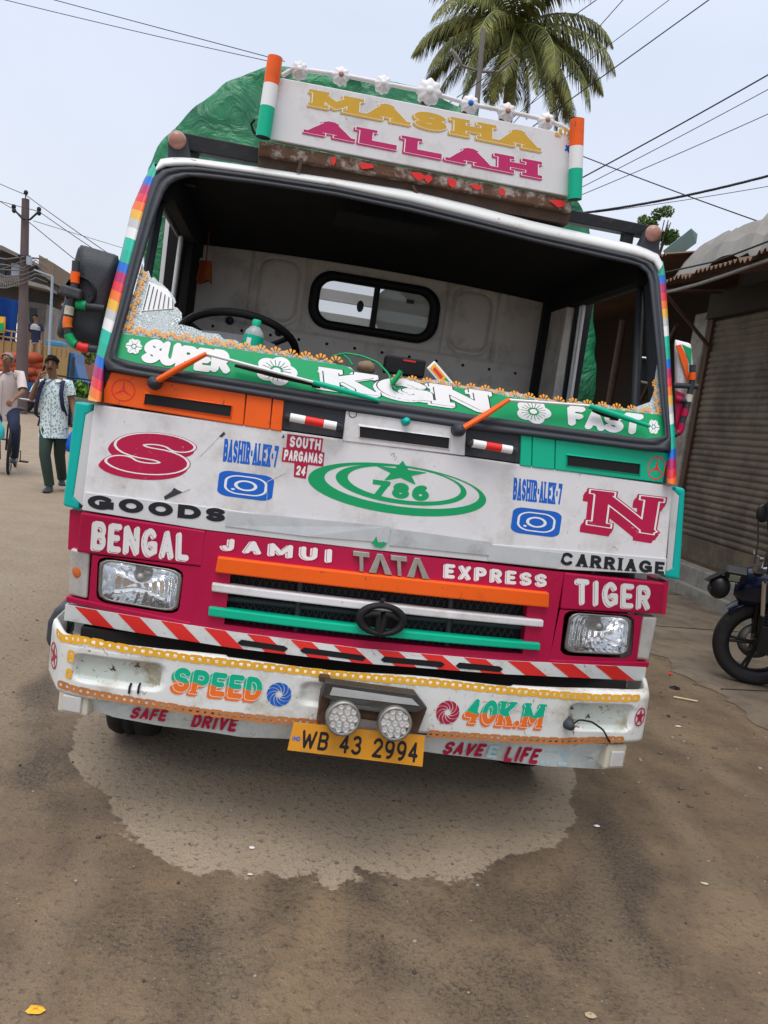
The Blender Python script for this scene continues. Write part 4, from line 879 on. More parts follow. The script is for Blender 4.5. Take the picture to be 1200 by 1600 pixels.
for x in (205, 219): b = MB(); p = on(x, 1068, BP, -.02); b.tube([p, p+Vector((0, -.025, -.004)), p+Vector((0, -.025, -.025))], .004, 5); part(b, 'wire_clip', M['black'], bumper)
b = MB(); p = on(888, 1131, BP, .0); b.lathe([(0, .03), (.014, .028), (.018, .01), (.022, 0), (.02, -.03)], Matrix.Translation(p) @ Matrix.Rotation(RAD(90), 4, 'X'), 12); sens = part(b, 'socket', M['rubber'], bumper)
b = MB(); pts = [p+Vector((0, -.02, 0)), on(905, 1124, BP, .03), on(925, 1128, BP, .03), on(942, 1140, BP, .02), on(953, 1160, BP, .0)]; b.tube([poly_at(pts, t) for t in np.linspace(0, 1, 14)], .0035, 5); part(b, 'lamp_cable', M['black'], bumper)
# chin sheet
b = MB(); rows = []
ct, cb = [(120, 1080), (190, 1094), (300, 1112), (470, 1130), (600, 1142), (700, 1152), (880, 1160), (948, 1162)], [(138, 1106), (175, 1120), (250, 1134), (330, 1144), (380, 1152), (440, 1154), (500, 1158), (600, 1166), (690, 1178), (760, 1186), (850, 1197), (946, 1202)]
for t in np.linspace(0, 1, 5):
    r = []
    for j in range(61):
        a, c = poly_at([(x, y, 0) for x, y in ct], j/60), poly_at([(x, y, 0) for x, y in cb], j/60); p = a.lerp(c, t)
        r.append(on(p.x, p.y, BP, -.03-.03*t+.008*math.sin(j*.5)*t))
    rows.append(r)
b.grid(rows, 0, True); chin = part(b, 'chin_sheet', M['chin_white'])
CH = lambda x, z: BP(x, z)+.035+.02*min(1, max(0, (.46-z)/.07))
for t, q in (('SAFE', quad((209, 1103), (263, 1108), (260, 1126), (203, 1121))), ('DRIVE', quad((303, 1114), (373, 1121), (369, 1143), (299, 1134))), ('SAVE', quad((697, 1157), (760, 1161), (753, 1181), (690, 1177))), ('LIFE', quad((793, 1164), (846, 1168), (839, 1192), (786, 1188)))):
    write(chin, t, q, CH, ['darkred'], off=.0085, wt=.12, shear=.12, jig=.03, track=.12, res=32)
write(chin, 'IFE', quad((848, 1170), (888, 1173), (886, 1195), (842, 1193)), CH, ['ghost'], off=.008, wt=.12, shear=.12, res=26)
write(chin, 'E', quad((764, 1162), (780, 1164), (776, 1184), (760, 1182)), CH, ['ghost'], off=.008, wt=.12, shear=.12, res=26)
for (x, y, w, h) in ((115, 1096, .052, .043), (961, 1182, .045, .046)):
    p = on(x, y, BP, -.02); sg = -1 if x < 500 else 1; T = Matrix.Translation(p) @ Matrix.Rotation(RAD(14*sg), 4, 'Z')
    b = MB(); b.box(-w, w, -.005, .06, -h, h, 0, T); o = part(b, 'corner_lamp', M['cream'], bevel=.008)
    b = MB(); b.box(-w*.62, w*.62, -.016, -.004, -h*.72, h*.55, 0, T); part(b, 'lens', M['clearlens'], o, bevel=.004)
# number plate, fog lamps and their bracket
PF = lambda x, z: -.205+.15*(z-.43)
b = MB(); Q = [(459, 1129), (664, 1150), (660, 1198), (449, 1172)]; slab(b, Q, PF, 0, .004, 12, 2); plate = part(b, 'number_plate', M['plate'])
b = MB(); letters(b, 'WB 43 2994', [(474, 1140), (655, 1160), (651, 1192), (468, 1168)], PF, [I['black']], .0012, wt=.085, track=.18, res=34)
letters(b, 'IND', [(457, 1150), (470, 1151), (469, 1158), (456, 1157)], PF, [I['blue']], .0012, wt=.1, res=18); part(b, 'lettering', INK, plate)
fb = MB(); 
def bq(P, off0, th, m=0): fb.prism([on(x, y, BP, off0) for x, y in P], (0, th, 0), m)
bq([(509, 1066), (650, 1085), (668, 1108), (650, 1114), (600, 1108), (560, 1102), (522, 1096), (502, 1088)], .075, .05); bq([(502, 1084), (512, 1066), (520, 1072), (508, 1132), (495, 1128)], .03, .06, 1); bq([(640, 1100), (668, 1106), (652, 1148), (640, 1146)], .03, .06, 1)
bq([(500, 1056), (516, 1058), (516, 1068), (498, 1065)], .03, .03, 1)
fb.tube([on(540, 1112, BP, .03), on(640, 1128, BP, .03)], .016, 8, 1)
bracket = part(fb, 'lamp_bracket', [M['bracket'], M['rust']], bevel=.003)
b = MB(); pslab(b, [(520, 1074), (644, 1092), (655, 1103), (515, 1086)], BP, .0775, .002); part(b, 'tape_strip', M['silver'], bracket)
for c in ((536, 1122), (616.5, 1130)):
    cen = on(*c, BP, .09); T = Matrix.Translation(cen) @ Matrix.Rotation(RAD(90), 4, 'X') @ Matrix.Rotation(RAD(-6), 4, 'X') @ Matrix.Scale(.89, 4)
    h = MB(); h.lathe([(.052, .014), (.058, .018), (.064, .012), (.064, -.02), (.05, -.05), (.02, -.06), (0, -.06)], T, 32); fl = part(h, 'fog_lamp', M['steel'])
    h = MB(); h.lathe([(0, .006), (.054, .006)], T, 32); part(h, 'reflector', M['reflector'], fl)
    h = MB()
    for rr_, k in ((.0, 1), (.026, 6), (.044, 10)):
        for j in range(k):
            a = 2*math.pi*j/k; T2 = T @ Matrix.Translation((rr_*math.cos(a), rr_*math.sin(a), .006)); h.lathe([(0, .006), (.005, .006), (.0095, .010), (.0098, 0)], T2, 10)
    part(h, 'led_cup', M['clearlens'], fl)
    h = MB(); h.lathe([(0, .016), (.03, .0155), (.055, .014)], T, 24); part(h, 'lens', M['lens'], fl)

# ---- roof beam, rack, sign, markers
def SPf(x, z): return .34
b = MB(); pslab(b, [(268, 203), (640, 276), (1015, 352), (1013, 370), (640, 298), (268, 230)], lambda x, z: .42, 0, .05); beam = part(b, 'roof_beam', M['beam'], bevel=.004)
for x0, y0 in ((300, 262), (560, 300), (980, 385)):
    b = MB(); p = at(x0, y0-8, .44); b.box(p.x-.02, p.x+.02, .43, .47, p.z-.08, p.z+.05); part(b, 'beam_foot', M['beam'], beam)
for c, P in (((277, 219), [(262, 252), (262, 216), (266, 208), (275, 204), (284, 206), (291, 214), (302, 262)]), ((1020, 365), [(998, 388), (1006, 372), (1012, 360), (1022, 354), (1030, 360), (1032, 372), (1030, 400)])):
    b = MB(); pslab(b, P, lambda x, z: .36, 0, .05); o = part(b, 'marker_bracket', M['plastic'], beam, bevel=.004)
    h = MB(); T = Matrix.Translation(at(c[0], c[1], .36)) @ Matrix.Rotation(RAD(90), 4, 'X'); h.lathe([(0, .028), (.016, .027), (.026, .020), (.031, .008), (.032, 0)], T, 20); part(h, 'marker_lamp', M['brownlens'], beam)
b = MB(); pslab(b, [(405, 219), (640, 263), (893, 311), (893, 331), (640, 282), (403, 240)], SPf, .02, .10); rack = part(b, 'rack_plank', M['plank'], bevel=.004)
b = MB(); pslab(b, [(403, 241), (893, 332), (888, 350), (403, 262)], SPf, -.01, .10); part(b, 'rack_rail', M['wood'], rack)
rnd = random.Random(3)
for x, w in ((572, 22), (652, 20), (668, 14), (706, 13), (744, 17), (783, 12), (870, 24), (520, 9)):
    y = 221+(x-405)*.19; P = [(x-w*.5+rnd.uniform(-3, 3), y+rnd.uniform(0, 4)), (x+rnd.uniform(-2, 4), y+rnd.uniform(0, 3)), (x+w*.5, y+2+rnd.uniform(0, 4)), (x+w*.55, y+rnd.uniform(9, 13)), (x+w*.1, y+rnd.uniform(11, 17)), (x-w*.3, y+rnd.uniform(7, 12))]
    b = MB(); pslab(b, P, SPf, .0245, .001); part(b, 'painted_patch', M['red'], rack)
b = MB(); pslab(b, [(469, 262-16), (474, 264-16), (468, 288-18), (463, 286-18)], SPf, .03, .01); b.tube([at(645, 290, .33), at(650, 300, .33), at(652, 306, .33)], .006, 5); part(b, 'splinter', M['wood'], rack)
b = MB(); pslab(b, [(438, 121), (891, 209), (890, 307), (421, 217)], SPf, .03, .03); sign = part(b, 'sign_board', M['white'], bevel=.003)
SP2 = lambda x, z: .31
for t, q, m in (('MASHA', quad((489, 140), (840, 209), (840, 236), (487, 166)), 'gold'), ('ALLAH', quad((484, 184), (841, 252), (841, 279), (480, 208)), 'signpink')):
    write(sign, t, q, SP2, [m, 'white'], off=.002, wt=.165, slab_=True, serif=.65, sth=.2, ext=(-.05, -.10), ring=.012, ringin=.0, track=.16, res=46, wide={'M': 1.1, 'A': .95, 'S': .8, 'H': .95, 'L': .85})
for (a, c) in (((430, 90), (411, 215)), ((902, 187), (898, 312))):
    A, Cc = at(*a, .28), at(*c, .28); o = None
    for t0, t1, m in ((0, .34, 'orange'), (.34, .62, 'white_ink'), (.62, 1, 'teal')):
        b = MB(); b.tube([A.lerp(Cc, t0), A.lerp(Cc, t1)], .0262, 18, 0, caps=False)
        if o is None: b.lathe([(0, 0), (.0262, 0)], Matrix.Translation(A), 18)
        q = part(b, 'sign_post' if o is None else 'painted_band', M[m], sign if o is None else o); o = o or q
    b = MB(); d = (A-Cc).normalized(); b.tube([Cc+d*.001, Cc+d*.02], .0235, 18, 0, True); part(b, 'post_mouth', M['black'], o)
b = MB(); rod = [(441, 118), (452, 111), (468, 108), (533, 117), (599, 130), (671, 144), (735, 163), (793, 174), (855, 188), (878, 197), (889, 205)]
RP = [at(x, y, .33) for x, y in rod]; b.tube(RP, .0085, 8); gar = part(b, 'garland_rod', M['white'], sign)
for i, (x, y, r) in enumerate(((468, 108, 12), (533, 117, 12), (599, 130, 12), (671, 142, 18), (735, 162, 13), (793, 174, 13), (855, 188, 12))):
    c = at(x, y, .315); s = r/1248.6*3.05; b = MB(); petals = []
    prof = []
    ring1 = [c+Vector((s*(1+.09*math.cos(8*a))*math.cos(a), .004, s*(1+.09*math.cos(8*a))*math.sin(a))) for a in np.linspace(0, 2*math.pi, 37)[:-1]]
    rings = [[p+Vector((0, .02, 0)) for p in ring1], ring1, [c+(p-c)*.7+Vector((0, -.005, 0)) for p in ring1], [c+(p-c)*.3+Vector((0, -.010, 0)) for p in ring1], [c+(p-c)*.02+Vector((0, -.006, 0)) for p in ring1]]
    b.grid(rings, 0, True, True); o = part(b, 'metal_flower', M['white'], gar)
    b = MB(); b.ball(c+Vector((0, -.008, 0)), s*.34, s*.2, s*.34); part(b, 'flower_centre', M['blue'] if i == 4 else (M['white_ink'] if i in (0, 2, 3) else M['brownlens']), o)
    if i in (3, 4, 5): b = MB(); b.box(-.012, .012, -.01, .01, -.06, 0, 0, Matrix.Translation(c+Vector((-.01, .02, -.02)))); part(b, 'flower_stay', M['rust'], o)
b = MB(); shape(b, fan, (881, 217), .04, SP2, I['gold'], .002, n=24); b2 = part(b, 'painted_flower', INK, sign)
b = MB(); shape(b, lambda X, Y: np.hypot(X, Y)-.6-.2*np.cos(5*np.arctan2(Y, X)), (888, 232), .02, SP2, I['blue'], .002, n=20); part(b, 'painted_flower', INK, sign)
b = MB(); b.tube([at(404, 214, .4), at(396, 206, .36), at(392, 194, .34), at(398, 187, .34)], .005, 5); part(b, 'wire_hook', M['black'], sign)

# ---- mirrors
def mirror(P, Y, th, arm, bands, name='mirror', m='plastic', sc=1.0, brackets=()):
    b = MB(); F_ = lambda x, z: Y
    n = 80; c = (sum(p[0] for p in P)/len(P), sum(p[1] for p in P)/len(P)); L_ = loop_by_angle(rquad(P, .08), c, n)
    rows = [[at(c[0]+(x-c[0])*k, c[1]+(y-c[1])*k, Y+o) for x, y in L_] for k, o in ((.99, th), (1, th*.5), (1, 0), (.95, -th*.3), (.6, -th*.5), (.02, -th*.55))]
    b.grid(rows, 0, True, True); root = part(b, name, M[m])
    b = MB(); b.prism([at(c[0]+(x-c[0])*.93, c[1]+(y-c[1])*.93, Y+th+.001) for x, y in L_], (0, .004, 0)); part(b, 'mirror_glass', M['chrome'], root)
    A = [at(x, y, Y-.06) for x, y in arm]; b = MB(); b.tube([poly_at(A, t) for t in np.linspace(0, 1, 24)], .0135*sc, 10); a_ = part(b, 'mirror_arm', M['plastic'], root)
    for t0, t1, mm_ in bands: b = MB(); b.tube([poly_at(A, t) for t in np.linspace(t0, t1, 6)], .0160*sc, 10); part(b, 'painted_band', M[mm_], a_)
    for (p0, p1, mm_) in brackets: 
        b = MB(); b.tube([at(*p0, Y-.06), at(*p1, Y-.06)], .012*sc, 8); k_ = part(b, 'bracket', M['plastic'], root)
        if mm_: b = MB(); q0, q1 = at(*p0, Y-.06), at(*p1, Y-.06); b.tube([q0.lerp(q1, .05), q0.lerp(q1, .38)], .0165*sc, 8); part(b, 'painted_band', M[mm_], k_)
    return root
ml = mirror([(123, 381), (188, 400), (160, 545), (86, 526)], .33, .08, [(119, 408), (117, 440), (114, 458), (109, 480), (105, 505), (107, 524), (114, 536), (128, 543), (152, 546)], ((.10, .20, 'orange'), (.42, .50, 'cream'), (.52, .62, 'orange_ink'), (.68, .80, 'green'), (.82, .92, 'red')), brackets=(((117, 475), (163, 482), 'green'),))
b = MB(); b.box(-.036, .036, -.025, .025, -.018, .018, 0, Matrix.Translation(at(112, 457, .26)) @ Matrix.Rotation(RAD(8), 4, 'Y')); part(b, 'clamp', M['plastic'], ml, bevel=.008)
b = MB(); b.lathe([(.05, .03), (.055, 0), (.05, -.03)], Matrix.Translation(at(127, 457, .29)) @ Matrix.Rotation(RAD(90), 4, 'X'), 18); part(b, 'swivel', M['plastic'], ml)
mr_ = mirror([(1053, 530), (1080, 537), (1084, 590), (1056, 684)], .42, .07, [(1082, 570), (1081, 600), (1074, 632), (1068, 652), (1062, 674), (1054, 680)], ((.1, .2, 'orange'), (.4, .5, 'cream'), (.6, .7, 'pink'), (.8, .95, 'pink')), m='white', sc=.9, brackets=(((1052, 602), (1090, 604), None), ((1053, 622), (1076, 628), 'pink')))
b = MB(); F_ = lambda x, z: .38
pslab(b, [(1056, 540), (1062, 556), (1076, 600), (1074, 560), (1064, 538)], F_, .01, .004, 0); pslab(b, [(1066, 538), (1076, 562), (1080, 575), (1081, 545)], F_, .012, .004, 1); pslab(b, [(1056, 610), (1070, 616), (1066, 664), (1056, 682)], F_, .011, .004, 2)
part(b, 'painted_patch', [M['orange'], M['green'], M['pink']], mr_)
b = MB(); F2 = rquad([(990, 556), (1026, 560), (1026, 602), (993, 596)], .25); c = (1008, 579); L_ = loop_by_angle(F2, c, 32)
b.grid([[at(c[0]+(x-c[0])*k, c[1]+(y-c[1])*k, .62+o) for x, y in L_] for k, o in ((1, .03), (1.02, 0), (.9, -.012), (.86, 0))], 0, True, True); im = part(b, 'inner_mirror', M['chrome'])
b = MB(); b.prism([at(c[0]+(x-c[0])*.88, c[1]+(y-c[1])*.88, .625) for x, y in L_], (0, .02, 0)); part(b, 'mirror_back', M['black'], im)

b = MB(); pslab(b, [(84, 953), (104, 944), (112, 975), (104, 1000), (76, 1016), (70, 1000), (73, 972)], lambda x, z: .30, 0, .5); part(b, 'mudguard', M['rubber'], bevel=.02, seg=3)
# ---- wheels, axle, cargo body
for sg in (-1, 1):
    x = sg*.86; T = Matrix.Translation((x, .82, .40)) @ Matrix.Rotation(RAD(90), 4, 'Y')
    w = empty('wheel', (x, .82, .40), None, None); w.parent = truck; w.matrix_parent_inverse = Matrix.Translation(truck.location).inverted()
    h = MB(); h.lathe([(.24, -.10), (.34, -.11), (.385, -.10), (.398, -.075), (.40, -.05), (.392, -.045), (.392, -.035), (.40, -.03), (.40, -.005), (.392, 0), (.392, .01), (.40, .015), (.40, .05), (.398, .075), (.385, .10), (.34, .11), (.24, .10)], T, 48); h2 = h.build('tyre', M['tyre']); keepp(h2, w)
    h = MB(); h.lathe([(.24, -.10), (.22, -.06), (.2, 0), (.1, .03), (0, .03)], T, 32); h2 = h.build('rim', M['steel']); keepp(h2, w)
b = MB(); b.tube([(-.85, .82, .40), (.85, .82, .40)], .06, 10); b.box(-.42, -.32, .2, 6.4, .55, .75); b.box(.32, .42, .2, 6.4, .55, .75); part(b, 'chassis', M['under'])
b = MB(); b.box(-.4, .4, .35, 1.3, .5, .95); part(b, 'engine', M['under'])
for yy_ in (4.9, ):
    for sg in (-1, 1):
        T = Matrix.Translation((sg*.86, yy_, .40)) @ Matrix.Rotation(RAD(90), 4, 'Y'); w = empty('wheel', (sg*.86, yy_, .40), None, None); w.parent = truck; w.matrix_parent_inverse = Matrix.Translation(truck.location).inverted()
        h = MB(); h.lathe([(.24, -.2), (.36, -.21), (.40, -.17), (.40, .17), (.36, .21), (.24, .2)], T, 40); keepp(h.build('tyre', M['tyre']), w)
        h = MB(); h.lathe([(.24, -.2), (.2, 0), (0, .03)], T, 24); keepp(h.build('rim', M['steel']), w)
b = MB(); b.box(-1.12, 1.12, 1.95, 6.5, .78, .98)
for z in (1.05, 1.30, 1.55, 1.75, 1.88, 2.01, 2.14, 2.27): b.box(-1.12, 1.12, 1.95, 1.99, z, z+.06)
for x in (-1.08, -.5, .5, 1.04): b.box(x, x+.05, 1.99, 2.05, .98, 2.45)
for sg in (-1, 1):
    for z in (1.0, 1.25, 1.5, 1.75, 2.0): b.box(min(sg*1.12, sg*1.16), max(sg*1.12, sg*1.16), 1.99, 6.5, z, z+.2)
part(b, 'cargo_body', M['strip'])
# ================================================================== things on and in the truck
def tarp_mat():
    m, n, b, N, Lk = nodes('green_tarpaulin'); t = N.new('ShaderNodeTexCoord'); z = N.new('ShaderNodeTexNoise'); z.inputs['Scale'].default_value = 3; z.inputs['Detail'].default_value = 8; z.inputs['Distortion'].default_value = .6; Lk(t.outputs['Object'], z.inputs['Vector'])
    r = N.new('ShaderNodeValToRGB'); r.color_ramp.elements[0].color = (.006, .07, .035, 1); r.color_ramp.elements[1].color = (.015, .21, .085, 1); r.color_ramp.elements[0].position = .3; r.color_ramp.elements[1].position = .6; Lk(z.outputs['Fac'], r.inputs[0]); Lk(r.outputs[0], b.inputs['Base Color'])
    v = N.new('ShaderNodeTexNoise'); v.inputs['Scale'].default_value = 7; v.inputs['Detail'].default_value = 7; v.inputs['Distortion'].default_value = 1.2; Lk(t.outputs['Object'], v.inputs['Vector'])
    bp = N.new('ShaderNodeBump'); bp.inputs['Strength'].default_value = .8; bp.inputs['Distance'].default_value = .05; Lk(v.outputs['Fac'], bp.inputs['Height']); Lk(bp.outputs[0], b.inputs['Normal']); b.inputs['Roughness'].default_value = .38; return m
M['tarp'] = tarp_mat()
prof = [(-1.24, 1.45), (-1.27, 2.0), (-1.32, 2.58), (-1.30, 2.74), (-1.25, 2.92), (-1.13, 3.09), (-.95, 3.25), (-.74, 3.37), (-.50, 3.43), (-.2, 3.45), (.15, 3.42), (.5, 3.34), (.85, 3.20), (1.12, 3.04), (1.28, 2.86), (1.36, 2.6), (1.44, 2.2), (1.50, 1.9), (1.50, 1.45)]
P = [Vector((x, 0, z)) for x, z in prof]; b = MB(); rows = []; NJ = 170
from mathutils import noise as MN
def wr(p): return (MN.noise(p*1.3)*.045+MN.noise(p*3.1+Vector((5, 0, 0)))*.035+MN.noise(p*7)*.012+(.2-abs(MN.noise(p*1.7+Vector((9, 0, 0)))))*.06+(.2-abs(MN.noise(p*4.2)))*.035)
ys_ = [2.12]+list(np.linspace(2.16, 6.6, 64)); c0 = Vector((0, 2.06, 2.6))
for sc in (.02, .4, .7, .9, .97):          # the front end, gathered in
    rows.append([])
    for j in range(NJ+1):
        p = poly_at(P, j/NJ); q = Vector((p.x*sc, 2.06+.06*sc, lerp(2.6, p.z, sc))); rows[-1].append(q+Vector((0, wr(q*1.2)*.8, 0)))
for y in ys_:
    rows.append([])
    for j in range(NJ+1):
        p = poly_at(P, j/NJ); q = Vector((p.x, y, p.z)); d = Vector((p.x, 0, p.z-2.2)).normalized(); rows[-1].append(q+d*wr(q)*(1.0 if p.z > 1.6 else 1.5)-Vector((0, 0, .10*max(0, y-4))))
b.grid([list(reversed(r)) for r in rows], 0, True)
b.build('tarpaulin', M['tarp'], label='crumpled dark green tarpaulin bulging over the truck load', category='tarpaulin')
# water bottle on the dashboard
bt = at(390, 541, .20); bt.z = 1.612; bo = empty('water_bottle', bt, 'clear plastic water bottle with green cap and label on the dashboard', 'bottle')
T = Matrix.Translation(bt) @ Matrix.Rotation(RAD(5), 4, 'Y')
h = MB(); h.lathe([(0, 0), (.028, 0), (.033, .008)]+[(.034-.002*(k % 2), .02+.008*k) for k in range(10)]+[(.034, .125), (.032, .138), (.018, .154), (.013, .158), (.013, .162)], T, 24); keepp(h.build('bottle_body', glass('bottle_plastic', (.8, .9, .88), .12, .35)), bo)
h = MB(); h.lathe([(.0355, .078), (.0355, .124)], T, 24); keepp(h.build('bottle_label', M['teal']), bo)
h = MB(); h.lathe([(.0362, .09), (.0362, .112)], T, 8, 0, True, 235, 262); keepp(h.build('label_print', M['white_ink']), bo)
h = MB(); h.lathe([(.015, .158), (.0155, .178), (.012, .181), (0, .181)], T, 18); keepp(h.build('bottle_cap', M['teal']), bo)
# packet leaning on the dashboard
p = at(690, 590, .14); h = MB(); T = Matrix.Translation(p) @ Matrix.Rotation(RAD(40), 4, 'Y') @ Matrix.Rotation(RAD(-20), 4, 'X'); h.box(-.062, .062, -.004, .004, -.022, .022, 0, T)
pk = h.build('packet', M['white_ink'], bevel=.003, label='small white and yellow packet propped against the broken windscreen edge', category='packet')
h = MB(); h.box(-.055, .05, -.006, -.0045, -.015, .012, 0, T); h.box(-.045, .0, -.0068, -.0061, -.010, .004, 1, T); h.box(.01, .045, -.0068, -.0061, -.012, .010, 2, T); h.build('packet_print', [M['yellow'], M['red'], M['green']], pk)
# radio box, stone and green string behind the break
p = at(632, 572, .30); h = MB(); h.box(-.075, .075, -.03, .05, -.035, .03, 0, Matrix.Translation(p)); rb = h.build('radio_box', M['black'], bevel=.006, label='small black box lying on the dashboard behind the broken glass', category='box')
h = MB(); h.box(-.012, .035, -.032, -.029, .016, .022, 0, Matrix.Translation(p)); h.build('red_marking', M['red'], rb)
p = at(572, 574, .22); h = MB(); h.ball(p, .035, .03, .025, jit=.08); h.build('stone', mat('brown_stone', (.25, .17, .11), .8, bump=.4), label='brown stone lying on the dashboard beside the green string', category='stone')
h = MB(); pts = [at(520, 556, .2), at(540, 552, .18), at(565, 556, .16), at(590, 566, .14), at(607, 584, .09), at(614, 604, .05), at(618, 608, .045)]; h.tube([poly_at(pts, t) for t in np.linspace(0, 1, 20)], .004, 6)
h.tube([at(534, 553, .19), at(545, 561, .16), at(551, 571, .12)], .0035, 5); h.tube([at(612, 600, .055), at(622, 588, .05), at(627, 580, .05)], .010, 6); h.build('green_string', M['green'], label='thin green string looped over the broken windscreen edge', category='string')
# torn orange cloth hung inside the cab
p = at(322, 408, 1.30); h = MB(); rows = [[p+Vector((.028*math.cos(a)*(1+.4*t), .012*math.sin(a*2)+.02*math.sin(a), -.10*t-.012*math.cos(3*a)*t)) for a in np.linspace(0, 2*math.pi, 13)[:-1]] for t in np.linspace(0, 1, 6)]
h.grid(rows, 0, True, True); h.tube([p, p+Vector((0, .0, .17))], .003, 4); h.build('hanging_cloth', mat('dull_orange_cloth', (.35, .08, .02), .8), label='orange rag hanging in the dark corner inside the cab', category='cloth')
# ================================================================== right side: the shop
M['shutter'] = mat('grimy_shutter_steel', (.150, .120, .085), .6, .15, var=.2, vs=5, dirt=.8, dcol=(.070, .052, .038), ds=1.8, dthr=.44, chips=.8, ccol=(.09, .05, .03))
M['concrete'] = mat('weathered_concrete', (.25, .235, .205), .9, var=.22, vs=4, dirt=.6, dcol=(.10, .09, .075), ds=3, dthr=.5, bump=.4, bs=25)
M['plaster'] = mat('grimy_plaster', (.30, .27, .235), .9, var=.2, vs=3, dirt=.7, dcol=(.10, .085, .07), ds=2.4, dthr=.47, bump=.3, bs=20)
M['roofiron'] = mat('rusty_corrugated_iron', (.16, .095, .065), .8, .1, var=.35, vs=6, dirt=.5, dcol=(.05, .035, .03), ds=5)
M['greytarp'] = mat('grey_tarpaulin', (.22, .205, .185), .7, var=.2, vs=3, dirt=.5, dcol=(.16, .14, .12), ds=2, bump=.4, bs=6)
M['pave'] = mat('pavement_concrete', (.190, .148, .108), .8, var=.25, vs=2.5, dirt=.75, dcol=(.095, .074, .055), ds=2.2, dthr=.44, bump=.7, bs=60)
M['dim'] = mat('shade_dark_shop_wall', (.045, .036, .03), .9, var=.3, vs=3)  # shade under the shop roof is put into this near-black colour
M['skyblue'] = mat('pale_teal_sheet', (.28, .46, .44), .6, var=.15)
shop = empty('shop', (5.2, 5, 0), 'dim roadside shop with a closed grey roller shutter under a rusty iron roof', 'shop')
def sp(mb, name, m, parent=None, **k): return keepp(mb.build(name, m, None, **k), parent or shop)
b = MB(); b.box(4.50, 5.1, -3, 6.95, -.02, .36); b.box(4.42, 4.50, 1.2, 6.6, -.02, .16); sp(b, 'plinth', M['concrete'], bevel=.015)
b = MB(); rows = []
zs = np.linspace(.66, 3.30, 35*6+1)
for i, z in enumerate(zs):
    t = (i % 6)/6; x = 4.72-.020*math.sin(math.pi*t)**.7
    rows.append([Vector((x+.010*math.sin(y*2.3+z)+.012*MN.noise(Vector((y*1.7, z*2.1, 0))), y, z+.004*math.sin(y*1.7))) for y in np.linspace(1.2, 6.62, 60)])
b.grid(rows, 0, True); b.box(4.705, 4.73, 1.2, 6.62, .37, .66); sh = sp(b, 'roller_shutter', M['shutter'])
b = MB(); b.box(4.68, 4.74, 1.2, 6.62, .36, .40); sp(b, 'bottom_rail', M['rust'], sh)
b = MB(); b.box(4.66, 4.76, 6.62, 6.70, .36, 3.4); sp(b, 'shutter_guide', M['rust'], sh); b = MB(); b.box(4.66, 4.76, 1.1, 1.2, .36, 3.4); sp(b, 'shutter_guide', M['rust'], sh)
b = MB(); b.box(4.64, 5.0, 6.72, 7.05, -.02, 3.4); sp(b, 'pillar', M['plaster'], bevel=.02)
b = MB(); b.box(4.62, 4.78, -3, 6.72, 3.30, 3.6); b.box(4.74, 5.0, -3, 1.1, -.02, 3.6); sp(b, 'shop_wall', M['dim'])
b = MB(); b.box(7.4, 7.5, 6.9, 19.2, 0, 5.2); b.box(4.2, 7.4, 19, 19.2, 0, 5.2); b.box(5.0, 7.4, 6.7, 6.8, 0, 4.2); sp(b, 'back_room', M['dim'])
rows = []; b = MB()
for x, z in ((3.70, 3.52), (4.4, 3.74), (5.2, 3.98), (8.0, 4.7)):
    rows.append([Vector((x, y, z+.022*math.sin(y*2*math.pi/.085)+.03*math.sin(y*.9)+(.05*MN.noise(Vector((y*.8, 2, 0)))-.03*(abs(y*.9-round(y*.9)) < .1) if x < 4 else 0))) for y in np.arange(-3, 6.3, .0142)])
b.grid(rows, 0, True); rf = sp(b, 'roof', M['roofiron'])
b = MB(); rows = []
for x, z in ((3.75, 3.86), (5.2, 4.2), (8.0, 5.0)): rows.append([Vector((x, y, z+.022*math.sin(y*2*math.pi/.085))) for y in np.arange(6.25, 19, .0212)])
b.grid(rows, 0, True); sp(b, 'roof', M['roofiron'])
for y in (6.5, 3.8, 1.2): b = MB(); b.tube([(3.75, y, 3.47), (4.7, y, 3.62)], .03, 6); b.tube([(3.95, y, 3.46), (4.68, y+.1, 2.95)], .022, 6); sp(b, 'roof_bracket', M['rust'])
b = MB(); b.tube([(3.78, y, 3.42+.02*math.sin(y*2)) for y in np.linspace(-3, 6.4, 20)], .022, 8); sp(b, 'eave_pipe', M['cyan'] if False else M['steel'])
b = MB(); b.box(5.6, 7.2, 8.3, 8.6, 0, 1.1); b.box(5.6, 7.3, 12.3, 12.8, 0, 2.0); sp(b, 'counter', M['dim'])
b = MB(); b.tube([(4.9, 8.0, 3.4), (5.7, 10.4, 2.5)], .035, 6); sp(b, 'timber_brace', M['wood'])
for y in (9.5, 12.5): b = MB(); b.tube([(4.75, y, 0), (4.75, y, 3.6)], .06, 8); sp(b, 'timber_prop', M['wood'])
b = MB(); b.box(5.2, 5.5, 8.2, 8.9, 0, 2.0); sp(b, 'door_leaf', M['plaster'])
